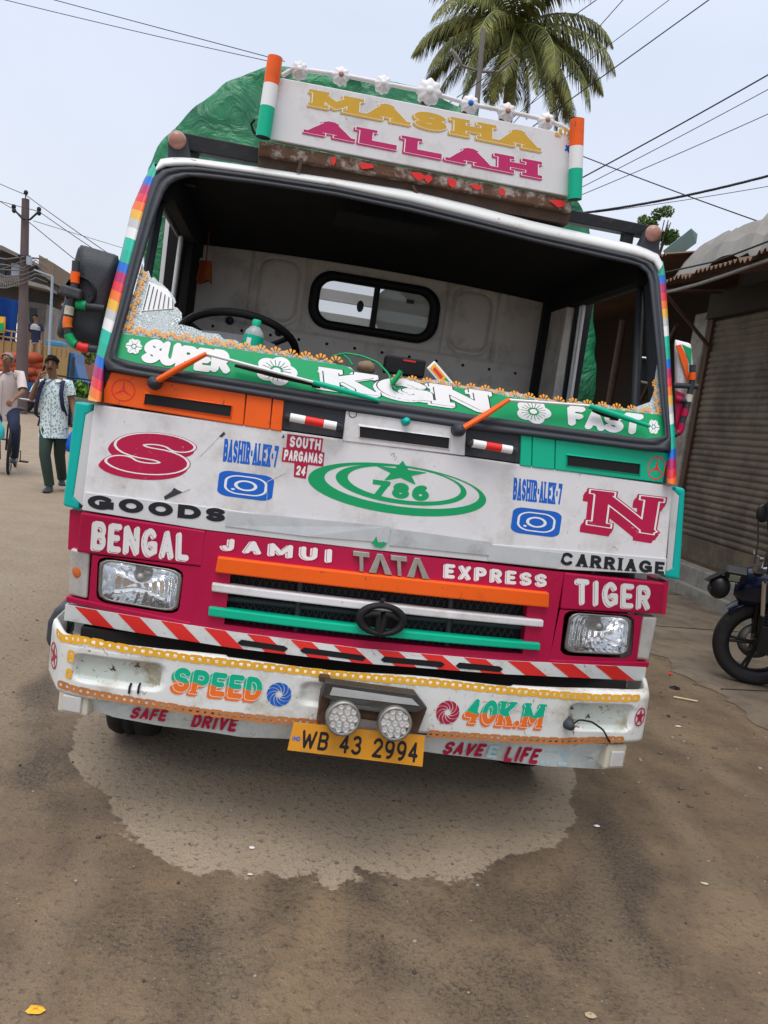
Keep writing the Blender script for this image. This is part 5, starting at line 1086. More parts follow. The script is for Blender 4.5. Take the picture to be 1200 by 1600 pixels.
# crumpled sheet thrown over the roof, and a loose teal sheet
b = MB(); rows = []
for i in range(15):
    t = i/14; r = []
    for j in range(61):
        y = -3+9.2*j/60+.25*t*math.sin(j); x = 3.82+1.9*t; q = Vector((x*1.6, y*1.2, 2)); z = 3.60+.34*x/4*min(1, t*5)+(x-3.8)*.28+.10*MN.noise(q*1.5)+.10*abs(MN.noise(q*2.6))+.05*MN.noise(q*6)+.16*(.3-abs(MN.noise(q*3.7+Vector((4, 1, 0)))))
        if i == 0: z -= .08+.06*MN.noise(q*3)
        r.append(Vector((x, y, z)))
    rows.append(r)
b.grid(rows, 0, False); b.build('roof_tarpaulin', M['greytarp'], label='crumpled grey tarpaulin spread over the rusty shop roof', category='tarpaulin')
b = MB(); P = [at(1036, 392, 7.6), at(1080, 357, 7.6), at(1090, 366, 7.9), at(1088, 380, 8.0), at(1045, 412, 7.8)]; b.prism(P, (.01, .02, .01)); b.build('roof_sheet', M['skyblue'], label='pale teal sheet sticking up behind the grey tarpaulin', category='sheet')
# pavement in front of the shop
rnd = random.Random(5); b = MB(); n = 240; e = []
for i in range(n+1):
    y = -2.5+17*i/n; e.append(Vector((2.72+.16*MN.noise(Vector((0, y*1.3, 0)))+.12*MN.noise(Vector((3, y*4, 0)))+.05*MN.noise(Vector((6, y*11, 0)))-.02*max(0, y-4), y, .004)))
b.grid([[Vector((4.5, p.y, .02)) for p in e], [Vector((p.x+.05, p.y, .022)) for p in e], e], 0, False); b.build('pavement', M['pave'], kind='structure')
b = MB()
for y in (.4, 2.2, 3.9, 5.5, 7.2): b.prism([(2.8, y, .0225), (4.5, y+.25, .0225), (4.5, y+.262, .0225), (2.8, y+.014, .0225)], (0, 0, .002))
b.build('pavement_joints', M['under'], kind='structure')

# ================================================================== motorcycle, parked with its bars turned
bk = empty('motorcycle', (3.13, 2.36, .022), 'dark blue motorcycle parked on the pavement by the roller shutter', 'motorcycle')
M['bikeblue'] = mat('dark_blue_bike_paint', (.006, .009, .030), .25, .2, var=.15, coat=.6)
M['gloss'] = mat('black_bike_plastic', (.012, .012, .014), .35, var=.2)
M['window2'] = mat('dark_lamp_glass', (.05, .05, .055), .12, var=.1, coat=.5); M['lcd'] = mat('grey_green_display', (.30, .36, .28), .3, var=.05)
def bp_(mb, name, m, parent=None, **k): return keepp(mb.build(name, m, None, **k), parent or bk)
hw = Vector((-.95, .31, 0)).normalized(); hb = Vector((-.86, .51, 0)).normalized(); hr = Vector((hb.y, -hb.x, 0)); up = (Vector((0, 0, 1))-hr*.13).normalized()
ax = Vector((3.14, 2.40, .325)); side = Vector((hw.y, -hw.x, 0)); side = (side+Vector((0, 0, .08))).normalized(); wu = hw.cross(side)*-1
wu = wu if wu.z > 0 else -wu
def wheel(c, f, sd_, name):
    u = f.cross(sd_); u = u if u.z > 0 else -u
    T = Matrix(((f.x, u.x, sd_.x, c.x), (f.y, u.y, sd_.y, c.y), (f.z, u.z, sd_.z, c.z), (0, 0, 0, 1)))
    w = MB(); w.lathe([(.235+.0, -.045)]+[(.262+.046*math.cos(a), .052*math.sin(a)) for a in np.linspace(-1.9, 1.9, 15)]+[(.235, .045)], T, 44); wo_ = bp_(w, name, M['tyre'])
    w = MB(); w.lathe([(.238, -.04), (.225, -.03), (.218, 0), (.225, .03), (.238, .04), (.22, .036), (.20, .028), (.20, -.028), (.22, -.036), (.238, -.04)], T, 40)
    for k in range(5):
        for d_ in (-.09, .09):
            a = 2*math.pi*k/5+d_; a2 = 2*math.pi*k/5+d_*.5; w.tube([T @ Vector((.04*math.cos(a), .04*math.sin(a), 0)), T @ Vector((.215*math.cos(a2+d_*.3), .215*math.sin(a2+d_*.3), 0))], .011, 6)
    w.lathe([(0, .05), (.045, .05), (.045, -.05), (0, -.05)], T, 18); bp_(w, 'rim', M['gloss'], wo_)
    w = MB(); w.lathe([(.07, .055), (.13, .055), (.13, .060), (.07, .060), (.07, .055)], T, 30); bp_(w, 'brake_disc', M['steel'], wo_); return T
T1 = wheel(ax, hw, side, 'front_wheel')
rear = ax-hb*.98+Vector((0, 0, .0)); rs_ = (hr+Vector((0, 0, .13))).normalized(); T2 = wheel(rear, hb, rs_, 'rear_wheel')
head = ax-hb*.18+up*.62+hw*-.10-hr*.06
crown = Vector((2.985, 2.28, .80))
for s_ in (-1, 1):
    o = side*.085*s_; w = MB(); w.tube([ax+o, ax.lerp(crown, .5)+o], [.030, .027], 10); w.tube([ax.lerp(crown, .45)+o, crown+o], .019, 10, 1); bp_(w, 'fork_leg', [M['gloss'], M['chrome']])
w = MB(); rows = []
for a in np.linspace(RAD(40), RAD(165), 14): rows.append([T1 @ Vector((r*math.cos(a), r*math.sin(a), z)) for r, z in ((.315, -.062), (.335, -.05), (.345, 0), (.335, .05), (.315, .062))])
w.grid(rows, 0, True); bp_(w, 'front_mudguard', M['bikeblue'])
gz = at(1150, 897, 2.28); w = MB(); T = Matrix.Translation(gz) @ Matrix.Rotation(RAD(-25), 4, 'Z') @ Matrix.Rotation(RAD(40), 4, 'X')
w.box(-.07, .07, -.04, .04, -.05, .05, 0, T); gg = bp_(w, 'instrument_cluster', M['gloss'], bevel=.012)
w = MB(); w.box(-.042, .025, -.0435, -.041, -.028, .030, 0, T); bp_(w, 'display', M['lcd'], gg)
hl = gz+hw*.07+Vector((0, .04, -.11)); w = MB(); T = Matrix.Translation(hl) @ Matrix(((hw.x, side.x, 0, 0), (hw.y, side.y, 0, 0), (0, 0, 1, 0), (0, 0, 0, 1)))
w.ball((0, 0, 0), .075, .065, .085, 14, 10); w.v = [tuple(T @ Vector(v)) for v in w.v]; ho = bp_(w, 'headlamp', M['gloss'])
w = MB(); w.ball((.012, 0, -.01), .068, .052, .06, 14, 8); w.v = [tuple(T @ Vector(v)) for v in w.v]; bp_(w, 'lamp_glass', M['window2'], ho)
w = MB(); w.prism([T @ Vector(p) for p in ((.10, -.04, .03), (.10, .04, .03), (-.02, .06, .12), (-.02, -.06, .12))], hw*-.012); bp_(w, 'visor', M['gloss'], ho)
hbar = crown+Vector((0, 0, .06)); w = MB(); hl_, hr_ = hbar-side*.36+hw*-.12+Vector((0, 0, .06)), hbar+side*.36+hw*-.12+Vector((0, 0, .06))
w.tube([hl_, hl_.lerp(hbar, .5)+Vector((0, 0, .05)), hbar+Vector((0, 0, .01)), hr_.lerp(hbar, .5)+Vector((0, 0, .05)), hr_], .013, 8); w.box(-.06, .06, -.03, .03, -.02, .02, 0, Matrix.Translation(hbar)); bars = bp_(w, 'handlebar', M['chrome'])
for a in (hl_, hr_):
    d = (a-hbar).normalized(); w = MB(); w.tube([a-d*.10, a+d*.02], .020, 10); bp_(w, 'grip', M['gloss'], bars)
    w = MB(); w.tube([a-d*.13+hw*.03, a-d*.06+hw*.09, a+d*.02+hw*.10], .006, 6); w.tube([a-d*.14, a-d*.15+hw*.05], .018, 8); bp_(w, 'lever', M['steel'], bars)
for p0, p1 in ((hbar+side*-.12, at(1199, 803, 2.2)), (hbar+side*.22, hbar+side*.34+Vector((0, 0, .3)))):
    w = MB(); w.tube([p0, p0.lerp(p1, .5)+Vector((.015, 0, 0)), p1], .006, 6); st_ = bp_(w, 'mirror_stem', M['gloss'], bars); w = MB(); w.ball(p1+Vector((.03, 0, .05)), .055, .018, .07, 14, 8); bp_(w, 'rear_mirror', M['gloss'], st_)
def BL(f, r, u): return ax+Vector((0, 0, -.3))-hb*(f-.40)+hr*r+up*u
w = MB(); rows = []
for f, wd, z0, z1 in ((.18, .07, .62, .72), (.24, .12, .56, .84), (.40, .15, .58, .90), (.58, .13, .60, .86), (.72, .09, .64, .76)):
    rows.append([BL(f, wd*math.cos(a), (z0+z1)/2+(z1-z0)/2*math.sin(a)) for a in np.linspace(0, 2*math.pi, 17)[:-1]])
w.grid(rows, 0, True, True); bp_(w, 'fuel_tank', M['bikeblue'])
w = MB(); rows = [[BL(f, wd*math.cos(a), z+.045*math.sin(a)) for a in np.linspace(0, 2*math.pi, 13)[:-1]] for f, wd, z in ((.70, .08, .74), (.85, .13, .73), (1.1, .13, .76), (1.35, .10, .82), (1.46, .05, .84))]
w.grid(rows, 0, True, True); bp_(w, 'seat', M['gloss'])
w = MB(); T = Matrix(((hb.x, hr.x, up.x, 0), (hb.y, hr.y, up.y, 0), (hb.z, hr.z, up.z, 0), (0, 0, 0, 1))); c = BL(.55, 0, .42); T = Matrix.Translation(c) @ T
w.box(-.16, .16, -.12, .12, -.16, .04, 0, T); w.lathe([(0, -.15), (.12, -.15), (.12, .15), (0, .15)], T @ Matrix.Translation((-.08, 0, -.06)) @ Matrix.Rotation(RAD(90), 4, 'X'), 18)
for k in range(6): w.box(.02, .15, -.10, .10, .05+.022*k, .062+.022*k, 0, T)
bp_(w, 'engine', M['gloss'], bevel=.008)
w = MB(); w.tube([crown, BL(.30, 0, .66), BL(.9, 0, .60), BL(1.4, 0, .72)], .022, 8); w.tube([crown, BL(.36, 0, .40), BL(.62, 0, .22), BL(.9, 0, .30), BL(.92, 0, .6)], .022, 8)
for s_ in (-1, 1): w.tube([BL(.86, .09*s_, .33), rear+hr*.09*s_], .018, 8); w.tube([BL(1.2, .10*s_, .66), rear+hr*.10*s_], .022, 8)
bp_(w, 'frame', M['gloss'])
w = MB(); w.tube([BL(.38, .06, .42), BL(.36, .10, .25), BL(.7, .13, .20), BL(1.0, .15, .26), BL(1.45, .16, .36)], [.018, .02, .02, .045, .05], 10); bp_(w, 'exhaust', M['steel'])
w = MB(); w.tube([BL(.78, -.10, .26), Vector((*BL(.80, -.32, 0).xy, .022))], .012, 6); bp_(w, 'side_stand', M['gloss'])
w = MB(); rows = []
for a in np.linspace(RAD(60), RAD(200), 12): rows.append([T2 @ Vector((r*math.cos(math.pi-a), r*math.sin(math.pi-a), z)) for r, z in ((.33, -.07), (.35, 0), (.33, .07))])
w.grid(rows, 0, True); bp_(w, 'rear_mudguard', M['gloss'])

# ================================================================== left side: street behind
M['oldwall'] = mat('old_grey_plaster', (.26, .24, .22), .9, var=.25, vs=.8, dirt=.7, dcol=(.10, .09, .085), ds=.5, dthr=.47, bump=.2, bs=6)
M['darkwall'] = mat('dark_stained_wall', (.085, .075, .07), .9, var=.4, vs=.9, dirt=.5, dcol=(.2, .18, .16), ds=.7)
M['brownboard'] = mat('weathered_boards', (.20, .15, .11), .9, var=.3, vs=2)
M['blueiron'] = mat('blue_corrugated_iron', (.012, .075, .33), .5, var=.15, vs=1.2, dirt=.3, dcol=(.03, .05, .12), ds=1)
M['tin'] = mat('dull_roof_tin', (.17, .155, .145), .8, var=.3, vs=1.2)
M['polegrey'] = mat('brown_grey_pole', (.115, .085, .085), .8, var=.25, vs=3)
M['brick'] = mat('dull_brick', (.24, .12, .09), .9, var=.3, vs=2)
M['window'] = mat('dark_window', (.03, .035, .04), .3, var=.3)
M['paleblue'] = mat('pale_blue_shutter', (.30, .36, .42), .6, var=.2)
def bx(mb, P, Y, d, m=0): mb.prism([at(x, y, Y) for x, y in P], (0, d, 0), m)
def gdrop(P, Y): return [at(x, y, Y) for x, y in P]
old = empty('old_building', (-12, 36, 0), 'grey old building with dark stained upper floor behind the utility pole', 'building')
def op(mb, name, m, **k): return keepp(mb.build(name, m, None, **k), old)
b = MB(); A, B_ = at(38, 470, 34), at(73, 480, 34); b.box(A.x, B_.x, 34, 40, 0, A.z); op(b, 'wall', M['oldwall'])
b = MB(); bx(b, [(-60, 400), (6, 388), (46, 408), (84, 432), (80, 452), (40, 440), (30, 470), (-60, 470)], 33.6, 6); op(b, 'upper_floor', M['darkwall'])
b = MB(); bx(b, [(61, 398), (84, 411), (82, 441), (60, 426)], 33.2, 4); op(b, 'parapet', M['brownboard'])
b = MB(); bx(b, [(-60, 388), (2, 383), (60, 412), (62, 417), (2, 390), (-60, 396)], 33, 7); op(b, 'roof', M['tin'])
b = MB(); bx(b, [(-60, 440), (20, 432), (72, 446), (74, 452), (20, 439), (-60, 448)], 32.6, 1.5); op(b, 'balcony_slab', M['oldwall'])
for P in ([(18, 411), (31, 414), (29, 438), (17, 435)],): b = MB(); bx(b, P, 33.4, .1); op(b, 'window', M['paleblue'])
for P in ([(-8, 410), (8, 408), (8, 432), (-8, 432)], [(46, 480), (58, 482), (58, 505), (46, 504)]): b = MB(); bx(b, P, 33.45, .1); op(b, 'window', M['window'])
b = MB()
for k in range(9): A, B_ = at(2+k*3.4, 448, 32.4), at(1+k*3.4, 430, 32.4); b.tube([A, B_], .03, 4)
op(b, 'balcony_rail', M['tin'])
far_b = empty('far_building', (-13, 50, 0), 'brown far building with a red sign beyond the white lamp post', 'building')
def fp_(mb, name, m): return keepp(mb.build(name, m, None), far_b)
b = MB(); A, B_ = at(70, 432, 48), at(200, 450, 48); b.box(A.x, B_.x, 48, 58, 0, A.z); fp_(b, 'wall', M['brick'])
b = MB(); bx(b, [(66, 430), (190, 447), (190, 451), (66, 434)], 47.4, 3); fp_(b, 'roof', M['tin'])
for y in (452, 470): b = MB(); bx(b, [(72, y), (190, y+16), (190, y+20), (72, y+4)], 47.2, 1.2); fp_(b, 'floor_slab', M['oldwall'])
b = MB(); bx(b, [(72, 442), (88, 446), (88, 450), (72, 446)], 47.1, .2); fp_(b, 'sign', M['red'])
for x in (78, 90, 102, 114, 128): b = MB(); bx(b, [(x, 458+(x-72)*.13), (x+7, 459+(x-72)*.13), (x+7, 466+(x-72)*.13), (x, 465+(x-72)*.13)], 47.8, .3); fp_(b, 'window', M['window'])
b = MB(); bx(b, [(95, 436), (97, 436), (96, 447), (94, 447)], 47.3, .2); bx(b, [(96, 438), (104, 439), (104, 441), (96, 440)], 47.3, .2); fp_(b, 'sign_board', M['white_ink'])
# blue corrugated wall
b = MB(); A, B_ = at(-30, 458, 30), at(28, 470, 30); n = 90; rows = []
for z in (.0, A.z): rows.append([Vector((lerp(A.x, B_.x, j/n), 30+.05*math.sin(j*1.6), z if z == 0 else lerp(A.z, B_.z, j/n))) for j in range(n+1)])
b.grid(rows, 0, True); b.grid([[p+Vector((0, .12, 0)) for p in r] for r in reversed(rows)], 0, True); b.build('corrugated_fence', M['blueiron'], label='bright blue corrugated iron wall at the far left', category='fence')
b = MB(); bx(b, [(-6, 494), (7, 495), (6, 520), (-6, 520)], 29.6, .15); o = b.build('hoarding', M['yellow'], label='small yellow and green hoarding in front of the blue iron wall', category='hoarding')
b = MB(); bx(b, [(-4, 506), (5, 504), (6, 517), (-4, 518)], 29.55, .04); b.build('green_patch', M['green'], o)
# utility pole
A, B_ = at(40, 311, 27), at(36, 500, 27); base = Vector((lerp(A.x, B_.x, (A.z)/(A.z-B_.z)), 27, 0)); pole = empty('utility_pole', base, 'tall brown utility pole with three black insulators and tangled wires', 'pole')
def pp(mb, name, m, parent=None): return keepp(mb.build(name, m, None), parent or pole)
b = MB(); b.tube([base, base.lerp(A, .30), base.lerp(A, .42), base.lerp(A, .55), A], [.21, .20, .18, .155, .125], 12); pp(b, 'shaft', M['polegrey'])
b = MB(); b.tube([at(40, 311, 27), at(40, 300, 27)], .02, 6); b.tube([at(21, 326, 26.8), at(35, 342, 26.8), at(47, 343, 26.8), at(60, 331, 26.8)], .035, 6); b.tube([at(28, 399, 26.8), at(48, 401, 26.8)], .04, 6); arm = pp(b, 'cross_arm', M['ink'])
for x, y in ((40.5, 301), (21.5, 323), (61, 327), (22, 329), (61, 333)): b = MB(); b.ball(at(x, y, 26.8), .075, .075, .085, 10, 8); pp(b, 'insulator', M['ink'], arm)
b = MB(); bx(b, [(41, 400), (48, 401), (48, 414), (41, 413)], 26.7, .2); pp(b, 'junction_box', M['paleblue'])
b = MB(); rnd = random.Random(4)
for k in range(7):
    y = 404+k*6; b.tube([at(-20+rnd.uniform(-10, 10), y+rnd.uniform(-8, 22), 27.5), at(10, y+rnd.uniform(-6, 12), 27), at(36, y+rnd.uniform(-4, 4), 26.75), at(56, y-rnd.uniform(0, 12), 27), at(74, y+rnd.uniform(-4, 8), 27.4)], .022, 4)
pp(b, 'tangled_wires', M['tin'])
b = MB(); a, c = at(82, 432, 26), at(78, 520, 26); d = (c-a); b.tube([a, a+d*(a.z/(a.z-c.z))], .045, 8); b.tube([a, a+Vector((-.6, 0, .12))], .03, 6); b.build('lamp_post', M['paleblue'], label='thin white lamp post left of the black truck mirror', category='lamp post')
# hedge and clutter behind the small truck
def leaf_mat(name, c0, c1):
    m, n, b, N, Lk = nodes(name); t = N.new('ShaderNodeTexCoord'); z = N.new('ShaderNodeTexNoise'); z.inputs['Scale'].default_value = 2.3; z.inputs['Detail'].default_value = 5; Lk(t.outputs['Object'], z.inputs['Vector'])
    g = N.new('ShaderNodeNewGeometry'); ad = N.new('ShaderNodeMath'); ad.operation = 'MULTIPLY_ADD'; ad.inputs[1].default_value = .45; Lk(g.outputs['Random Per Island'], ad.inputs[0]); Lk(z.outputs['Fac'], ad.inputs[2])
    r = N.new('ShaderNodeValToRGB'); r.color_ramp.elements[0].position = .45; r.color_ramp.elements[1].position = .95; r.color_ramp.elements[0].color = (*c0, 1); r.color_ramp.elements[1].color = (*c1, 1); Lk(ad.outputs[0], r.inputs[0]); Lk(r.outputs[0], b.inputs['Base Color']); b.inputs['Roughness'].default_value = .6; b.inputs['Specular IOR Level'].default_value = .25
    return m
M['leaf'] = leaf_mat('green_leaves', (.022, .06, .014), (.10, .17, .035)); M['bush'] = leaf_mat('bright_bush_leaves', (.03, .10, .015), (.13, .26, .03)); M['bark'] = mat('brown_bark', (.11, .085, .065), .9, var=.3, bump=.5)
def leaves(mb, c, rx, ry, rz, n, size, rnd, shell=.45):
    for _ in range(n):
        while True:
            v = Vector((rnd.uniform(-1, 1), rnd.uniform(-1, 1), rnd.uniform(-1, 1)))
            if shell < v.length < 1: break
        p = c+Vector((v.x*rx, v.y*ry, v.z*rz)); a = Vector((rnd.gauss(0, 1), rnd.gauss(0, 1), rnd.gauss(0, .6))).normalized(); u = a.orthogonal().normalized(); u = (u*math.cos(6.28*rnd.random())+a.cross(u)*math.sin(6.28*rnd.random())).normalized(); w = a.cross(u); s = size*rnd.uniform(.6, 1.4)
        mb.add([p-u*s, p+w*s*.45, p+u*s, p-w*s*.45], [(0, 1, 2, 3)], 0)
def tree(name, c, R_, label, n=1400, size=.2, trunk_h=None, m='leaf', seed=1, clumps=11):
    rnd = random.Random(seed); r = empty(name, (c.x, c.y, 0), label, 'tree' if 'tree' in name else 'bush'); b = MB()
    for k in range(clumps):
        v = Vector((rnd.gauss(0, .5), rnd.gauss(0, .5), rnd.gauss(0, .42)))*R_; leaves(b, c+v, R_*.42, R_*.42, R_*.34, n//clumps, size, rnd)
    keepp(b.build('crown', M[m], None), r); b = MB(); b.tube([(c.x, c.y, 0), (c.x+.1, c.y, c.z*.5), (c.x, c.y, c.z)], [.2*R_*.5+.05, .14*R_*.5, .03], 8)
    for k in range(5): a = rnd.uniform(0, 6.28); b.tube([(c.x, c.y, c.z*.8-.2), c+Vector((math.cos(a)*R_*.6, math.sin(a)*R_*.6, rnd.uniform(0, .4)*R_))], [.05*R_, .015], 5)
    keepp(b.build('trunk', M['bark'], None), r); return r
tree('leafy_tree', at(1030, 356, 19), .46, 'small green tree showing above the shop roof beside the marker lamp', 1700, .055, seed=3)
tree('leafy_tree', at(908, 384, 24)+Vector((.3, 0, -.3)), .5, 'dark little tree top behind the right end of the roof beam', 1500, .08, seed=9)
tree('green_bush', Vector((at(128, 588, 24).x, 24, .8)), .75, 'bright green bush beyond the blue small truck cab', 900, .13, m='bush', seed=5)
tree('green_bush', Vector((at(80, 570, 41).x, 41, 1.7)), 1.6, 'dark bush under the far brown building', 900, .2, seed=6)
b = MB(); A, B_ = at(100, 602, 23), at(150, 602, 23); n = 14
for i in range(n):
    for k in range(3): b.ball((lerp(A.x, B_.x+1.5, i/n)+.1*(k % 2), 23+.2*random.random(), .2+.28*k), .25, .22, .17, 8, 6, 0, .12)
b.build('rubble_wall', M['darkwall'], label='low dark rubble wall behind the man on the phone', category='wall')
b = MB(); rnd = random.Random(11)
for i in range(9):
    x = at(104+i*5, 575, 26).x; y = 26+rnd.uniform(-.4, .4)
    b.tube([(x, y, .35), (x+.2, y, .9), (x+.1, y, 1.4)], .07, 6); b.lathe([(.26, -.04), (.31, 0), (.26, .04)], Matrix.Translation((x, y, .31)) @ Matrix.Rotation(RAD(80), 4, 'Y'), 14); b.tube([(x-.3, y, 1.5), (x+.3, y, 1.5)], .03, 5)
b.build('parked_motorbikes', M['ink'], label='dark rough row of parked motorcycles beside the bush', category='motorcycles')  # rough wheels and bars standing in for a row of parked motorcycles
for k, (x0, x1, yt, yb, Yd, m, lb) in enumerate(((-30, 44, 500, 512, 31.5, 'tin', 'sagging dull tin awning under the old grey building'), (70, 112, 500, 508, 44, 'cyan', 'turquoise awning below the far brown building'))):
    rt_ = empty('awning', at((x0+x1)/2, yt, Yd), lb, 'awning'); b = MB(); A, B_ = at(x0, yt, Yd), at(x1, yt, Yd); rows = [[Vector((lerp(A.x, B_.x, j/24), Yd+dy, lerp(A.z, B_.z, j/24)+dz+.06*math.sin(j*1.7)*(dy < 0))) for j in range(25)] for dy, dz in ((0, .25), (-.8, 0), (-1.4, -.3))]
    b.grid(rows, 0, True); keepp(b.build('cover', M[m], None), rt_)
    for j in range(4): b = MB(); x = lerp(A.x, B_.x, .05+j*.3); b.tube([(x, Yd-1.3, 0), (x, Yd-1.3, A.z-.3)], .05, 6); keepp(b.build('post', M['wood'], None), rt_)
b = MB(); rnd = random.Random(17)
for i in range(46):
    x, z, y = rnd.uniform(at(-10, 530, 31).x, at(34, 530, 31).x), rnd.uniform(.5, 2.7), rnd.uniform(30.6, 31.4); a = rnd.uniform(0, 3.14)
    if i % 3: b.tube([(x, y, z), (x+.5*math.cos(a), y, z+.5*math.sin(a))], .035, 5)
    else: b.lathe([(.22, -.03), (.28, 0), (.22, .03)], Matrix.Translation((x, y, z)) @ Matrix.Rotation(RAD(70+40*rnd.random()), 4, 'X'), 12)
b.build('cycle_pile', M['ink'], label='tangled pile of cycle parts left of the brown utility pole', category='pile')
# small goods truck with onion sacks
GT = 28
gt = empty('small_truck', (at(60, 620, GT).x, GT, 0), 'small blue goods truck with open yellow bed full of sacks', 'truck')
def gp(mb, name, m, parent=None, **k): return keepp(mb.build(name, m, None, **k), parent or gt)
M['tan'] = mat('yellow_truck_board', (.36, .225, .09), .6, var=.15, vs=2, dirt=.4, dcol=(.22, .15, .08), ds=2); M['truckblue'] = mat('blue_truck_paint', (.015, .10, .28), .45, var=.2, vs=2, dirt=.4, dcol=(.08, .08, .08), ds=2)
X0, X1, XC, XE = at(-40, 590, GT).x, at(66, 590, GT).x, at(104, 590, GT).x, at(121, 590, GT).x
zb_, zs_ = at(40, 612, GT).z, at(40, 596, GT).z
b = MB(); b.box(X0, XC, GT-.02, GT+1.8, zb_, zb_+.12); b.box(X0, X1, GT-.05, GT, zb_+.12, zs_); gp(b, 'bed', M['truckblue'])
b = MB(); b.box(X0, XC, GT-.03, GT+1.7, zb_-.35, zb_); gp(b, 'bed_frame', mat('dull_red_frame', (.12, .045, .05), .7))
zt_ = at(80, 540, GT).z; b = MB(); b.box(X1, XC, GT-.06, GT+1.8, zs_-.4, zt_); fbd = gp(b, 'front_board', M['tan'])
b = MB()
for k in range(5): b.box(lerp(X1, XC, .1+k*.2), lerp(X1, XC, .12+k*.2), GT-.075, GT-.055, zt_-.35, zt_-.05)
gp(b, 'board_rib', M['brownboard'], fbd)
b = MB(); b.box(X0, X1, GT+1.75, GT+1.8, zs_, zt_); gp(b, 'far_side_board', M['tan'])
b = MB()
for x in np.arange(X0, X1, .28): b.box(x, x+.05, GT+1.70, GT+1.74, zs_, zt_+.38)
for z in (zt_+.1, zt_+.34): b.box(X0, at(30, 540, GT).x, GT+1.69, GT+1.75, z, z+.06)
gp(b, 'side_rails', M['tan'])
b = MB(); P = [(XC, .75), (XC, zt_-.15), (XC+.15, zt_-.1), (XE-.15, zt_-.5), (XE+.1, 1.35), (XE+.12, .7)]; b.prism([(x, GT+.05, z) for x, z in P], (0, 1.6, 0)); cabp = gp(b, 'cab', M['truckblue'], bevel=.06)
b = MB(); b.prism([(XC+.12, GT+.03, 1.45), (XC+.12, GT+.03, zt_-.32), (XC+.22, GT+.03, zt_-.28), (XE-.12, GT+.03, 1.45)], (0, .03, 0)); gp(b, 'side_window', M['window'], cabp)
for x in (X1-.6, XC+.25):
    T = Matrix.Translation((x, GT+.1, .38)) @ Matrix.Rotation(RAD(90), 4, 'X'); b = MB(); b.lathe([(0, .05), (.2, .06), (.22, .1), (.36, .1), (.38, .05), (.38, -.1), (.3, -.12)], T, 24); gp(b, 'wheel', M['tyre'])
M['sack'] = mat('red_mesh_sack', (.42, .085, .04), .8, var=.3, vs=8, dirt=.4, dcol=(.2, .05, .04), ds=5, bump=.6, bs=14)
sk = None; pos = [(6, 590), (22, 590), (40, 591), (57, 592), (14, 580), (32, 581), (50, 581), (62, 583), (8, 570), (24, 569), (42, 570), (58, 571), (16, 560), (35, 559), (53, 560)]
for i, (x, y) in enumerate(pos):
    p = at(x, y, GT+.45+.1*(i % 2)); lb = 'orange red mesh sack of produce on the bed of the small blue truck'
    if sk is None:
        b = MB(); b.ball((0, 0, 0), .40, .33, .22, 14, 9, 0, .05); b.ball((.36, 0, .04), .06, .06, .09, 8, 6); sk = b.build('produce_sack', M['sack'], label=lb, category='sack', group='produce sacks on the small truck'); o = sk
    else: o = sk.copy(); COL.objects.link(o)
    o.location = p; o.rotation_euler = (random.uniform(-.2, .2), random.uniform(-.25, .25), random.uniform(0, 6.28))
b = MB(); b.box(at(72, 536, GT+.6).x, at(98, 536, GT+.6).x, GT+.5, GT+1.3, zt_, zt_+.22); b.build('folded_sheet', mat('bright_blue_sheet', (.06, .24, .42), .6), bevel=.06, label='light blue plastic sheet folded on top of the yellow front board', category='sheet')
# ================================================================== people
M['skin'] = mat('brown_skin', (.22, .110, .066), .5, var=.12, vs=18); M['hair'] = mat('black_hair', (.009, .007, .007), .75, var=.3, vs=60, spec=.12); M['greyhair'] = mat('grey_hair', (.22, .215, .21), .7, var=.2, vs=60)
def shirt_mat():
    m, n, b, N, Lk = nodes('leaf_print_shirt'); t = N.new('ShaderNodeTexCoord'); v = N.new('ShaderNodeTexVoronoi'); v.inputs['Scale'].default_value = 46; v.inputs['Randomness'].default_value = 1; mp = N.new('ShaderNodeMapping'); mp.inputs['Scale'].default_value = (1, 1, .6); mp.inputs['Rotation'].default_value = (.4, .6, .3)
    Lk(t.outputs['Object'], mp.inputs[0]); Lk(mp.outputs[0], v.inputs['Vector']); r = N.new('ShaderNodeValToRGB'); r.color_ramp.elements[0].position = .30; r.color_ramp.elements[1].position = .50; r.color_ramp.elements[0].color = (.18, .27, .32, 1); r.color_ramp.elements[1].color = (.62, .72, .74, 1); Lk(v.outputs['Distance'], r.inputs[0]); Lk(r.outputs[0], b.inputs['Base Color']); b.inputs['Roughness'].default_value = .8; return m
M['print'] = shirt_mat(); M['trouser'] = mat('dark_green_trousers', (.035, .058, .05), .85, var=.2, vs=9, bump=.4, bs=14); M['navy'] = mat('navy_cloth', (.018, .022, .06), .8, var=.2, bump=.4, bs=14); M['palepink'] = mat('pale_pink_shirt', (.66, .56, .54), .85, var=.08, vs=6, bump=.5, bs=10); M['denim'] = mat('navy_denim', (.022, .032, .065), .85, var=.25, vs=7, bump=.4, bs=12)
M['khaki'] = mat('khaki_cloth', (.42, .33, .21), .85, var=.15, bump=.4, bs=10); M['shoe'] = mat('dark_shoe_leather', (.03, .045, .05), .5, var=.2); M['lips'] = mat('dark_lips', (.10, .035, .03), .5); M['greycloth'] = mat('grey_cloth', (.36, .36, .38), .85, var=.1)
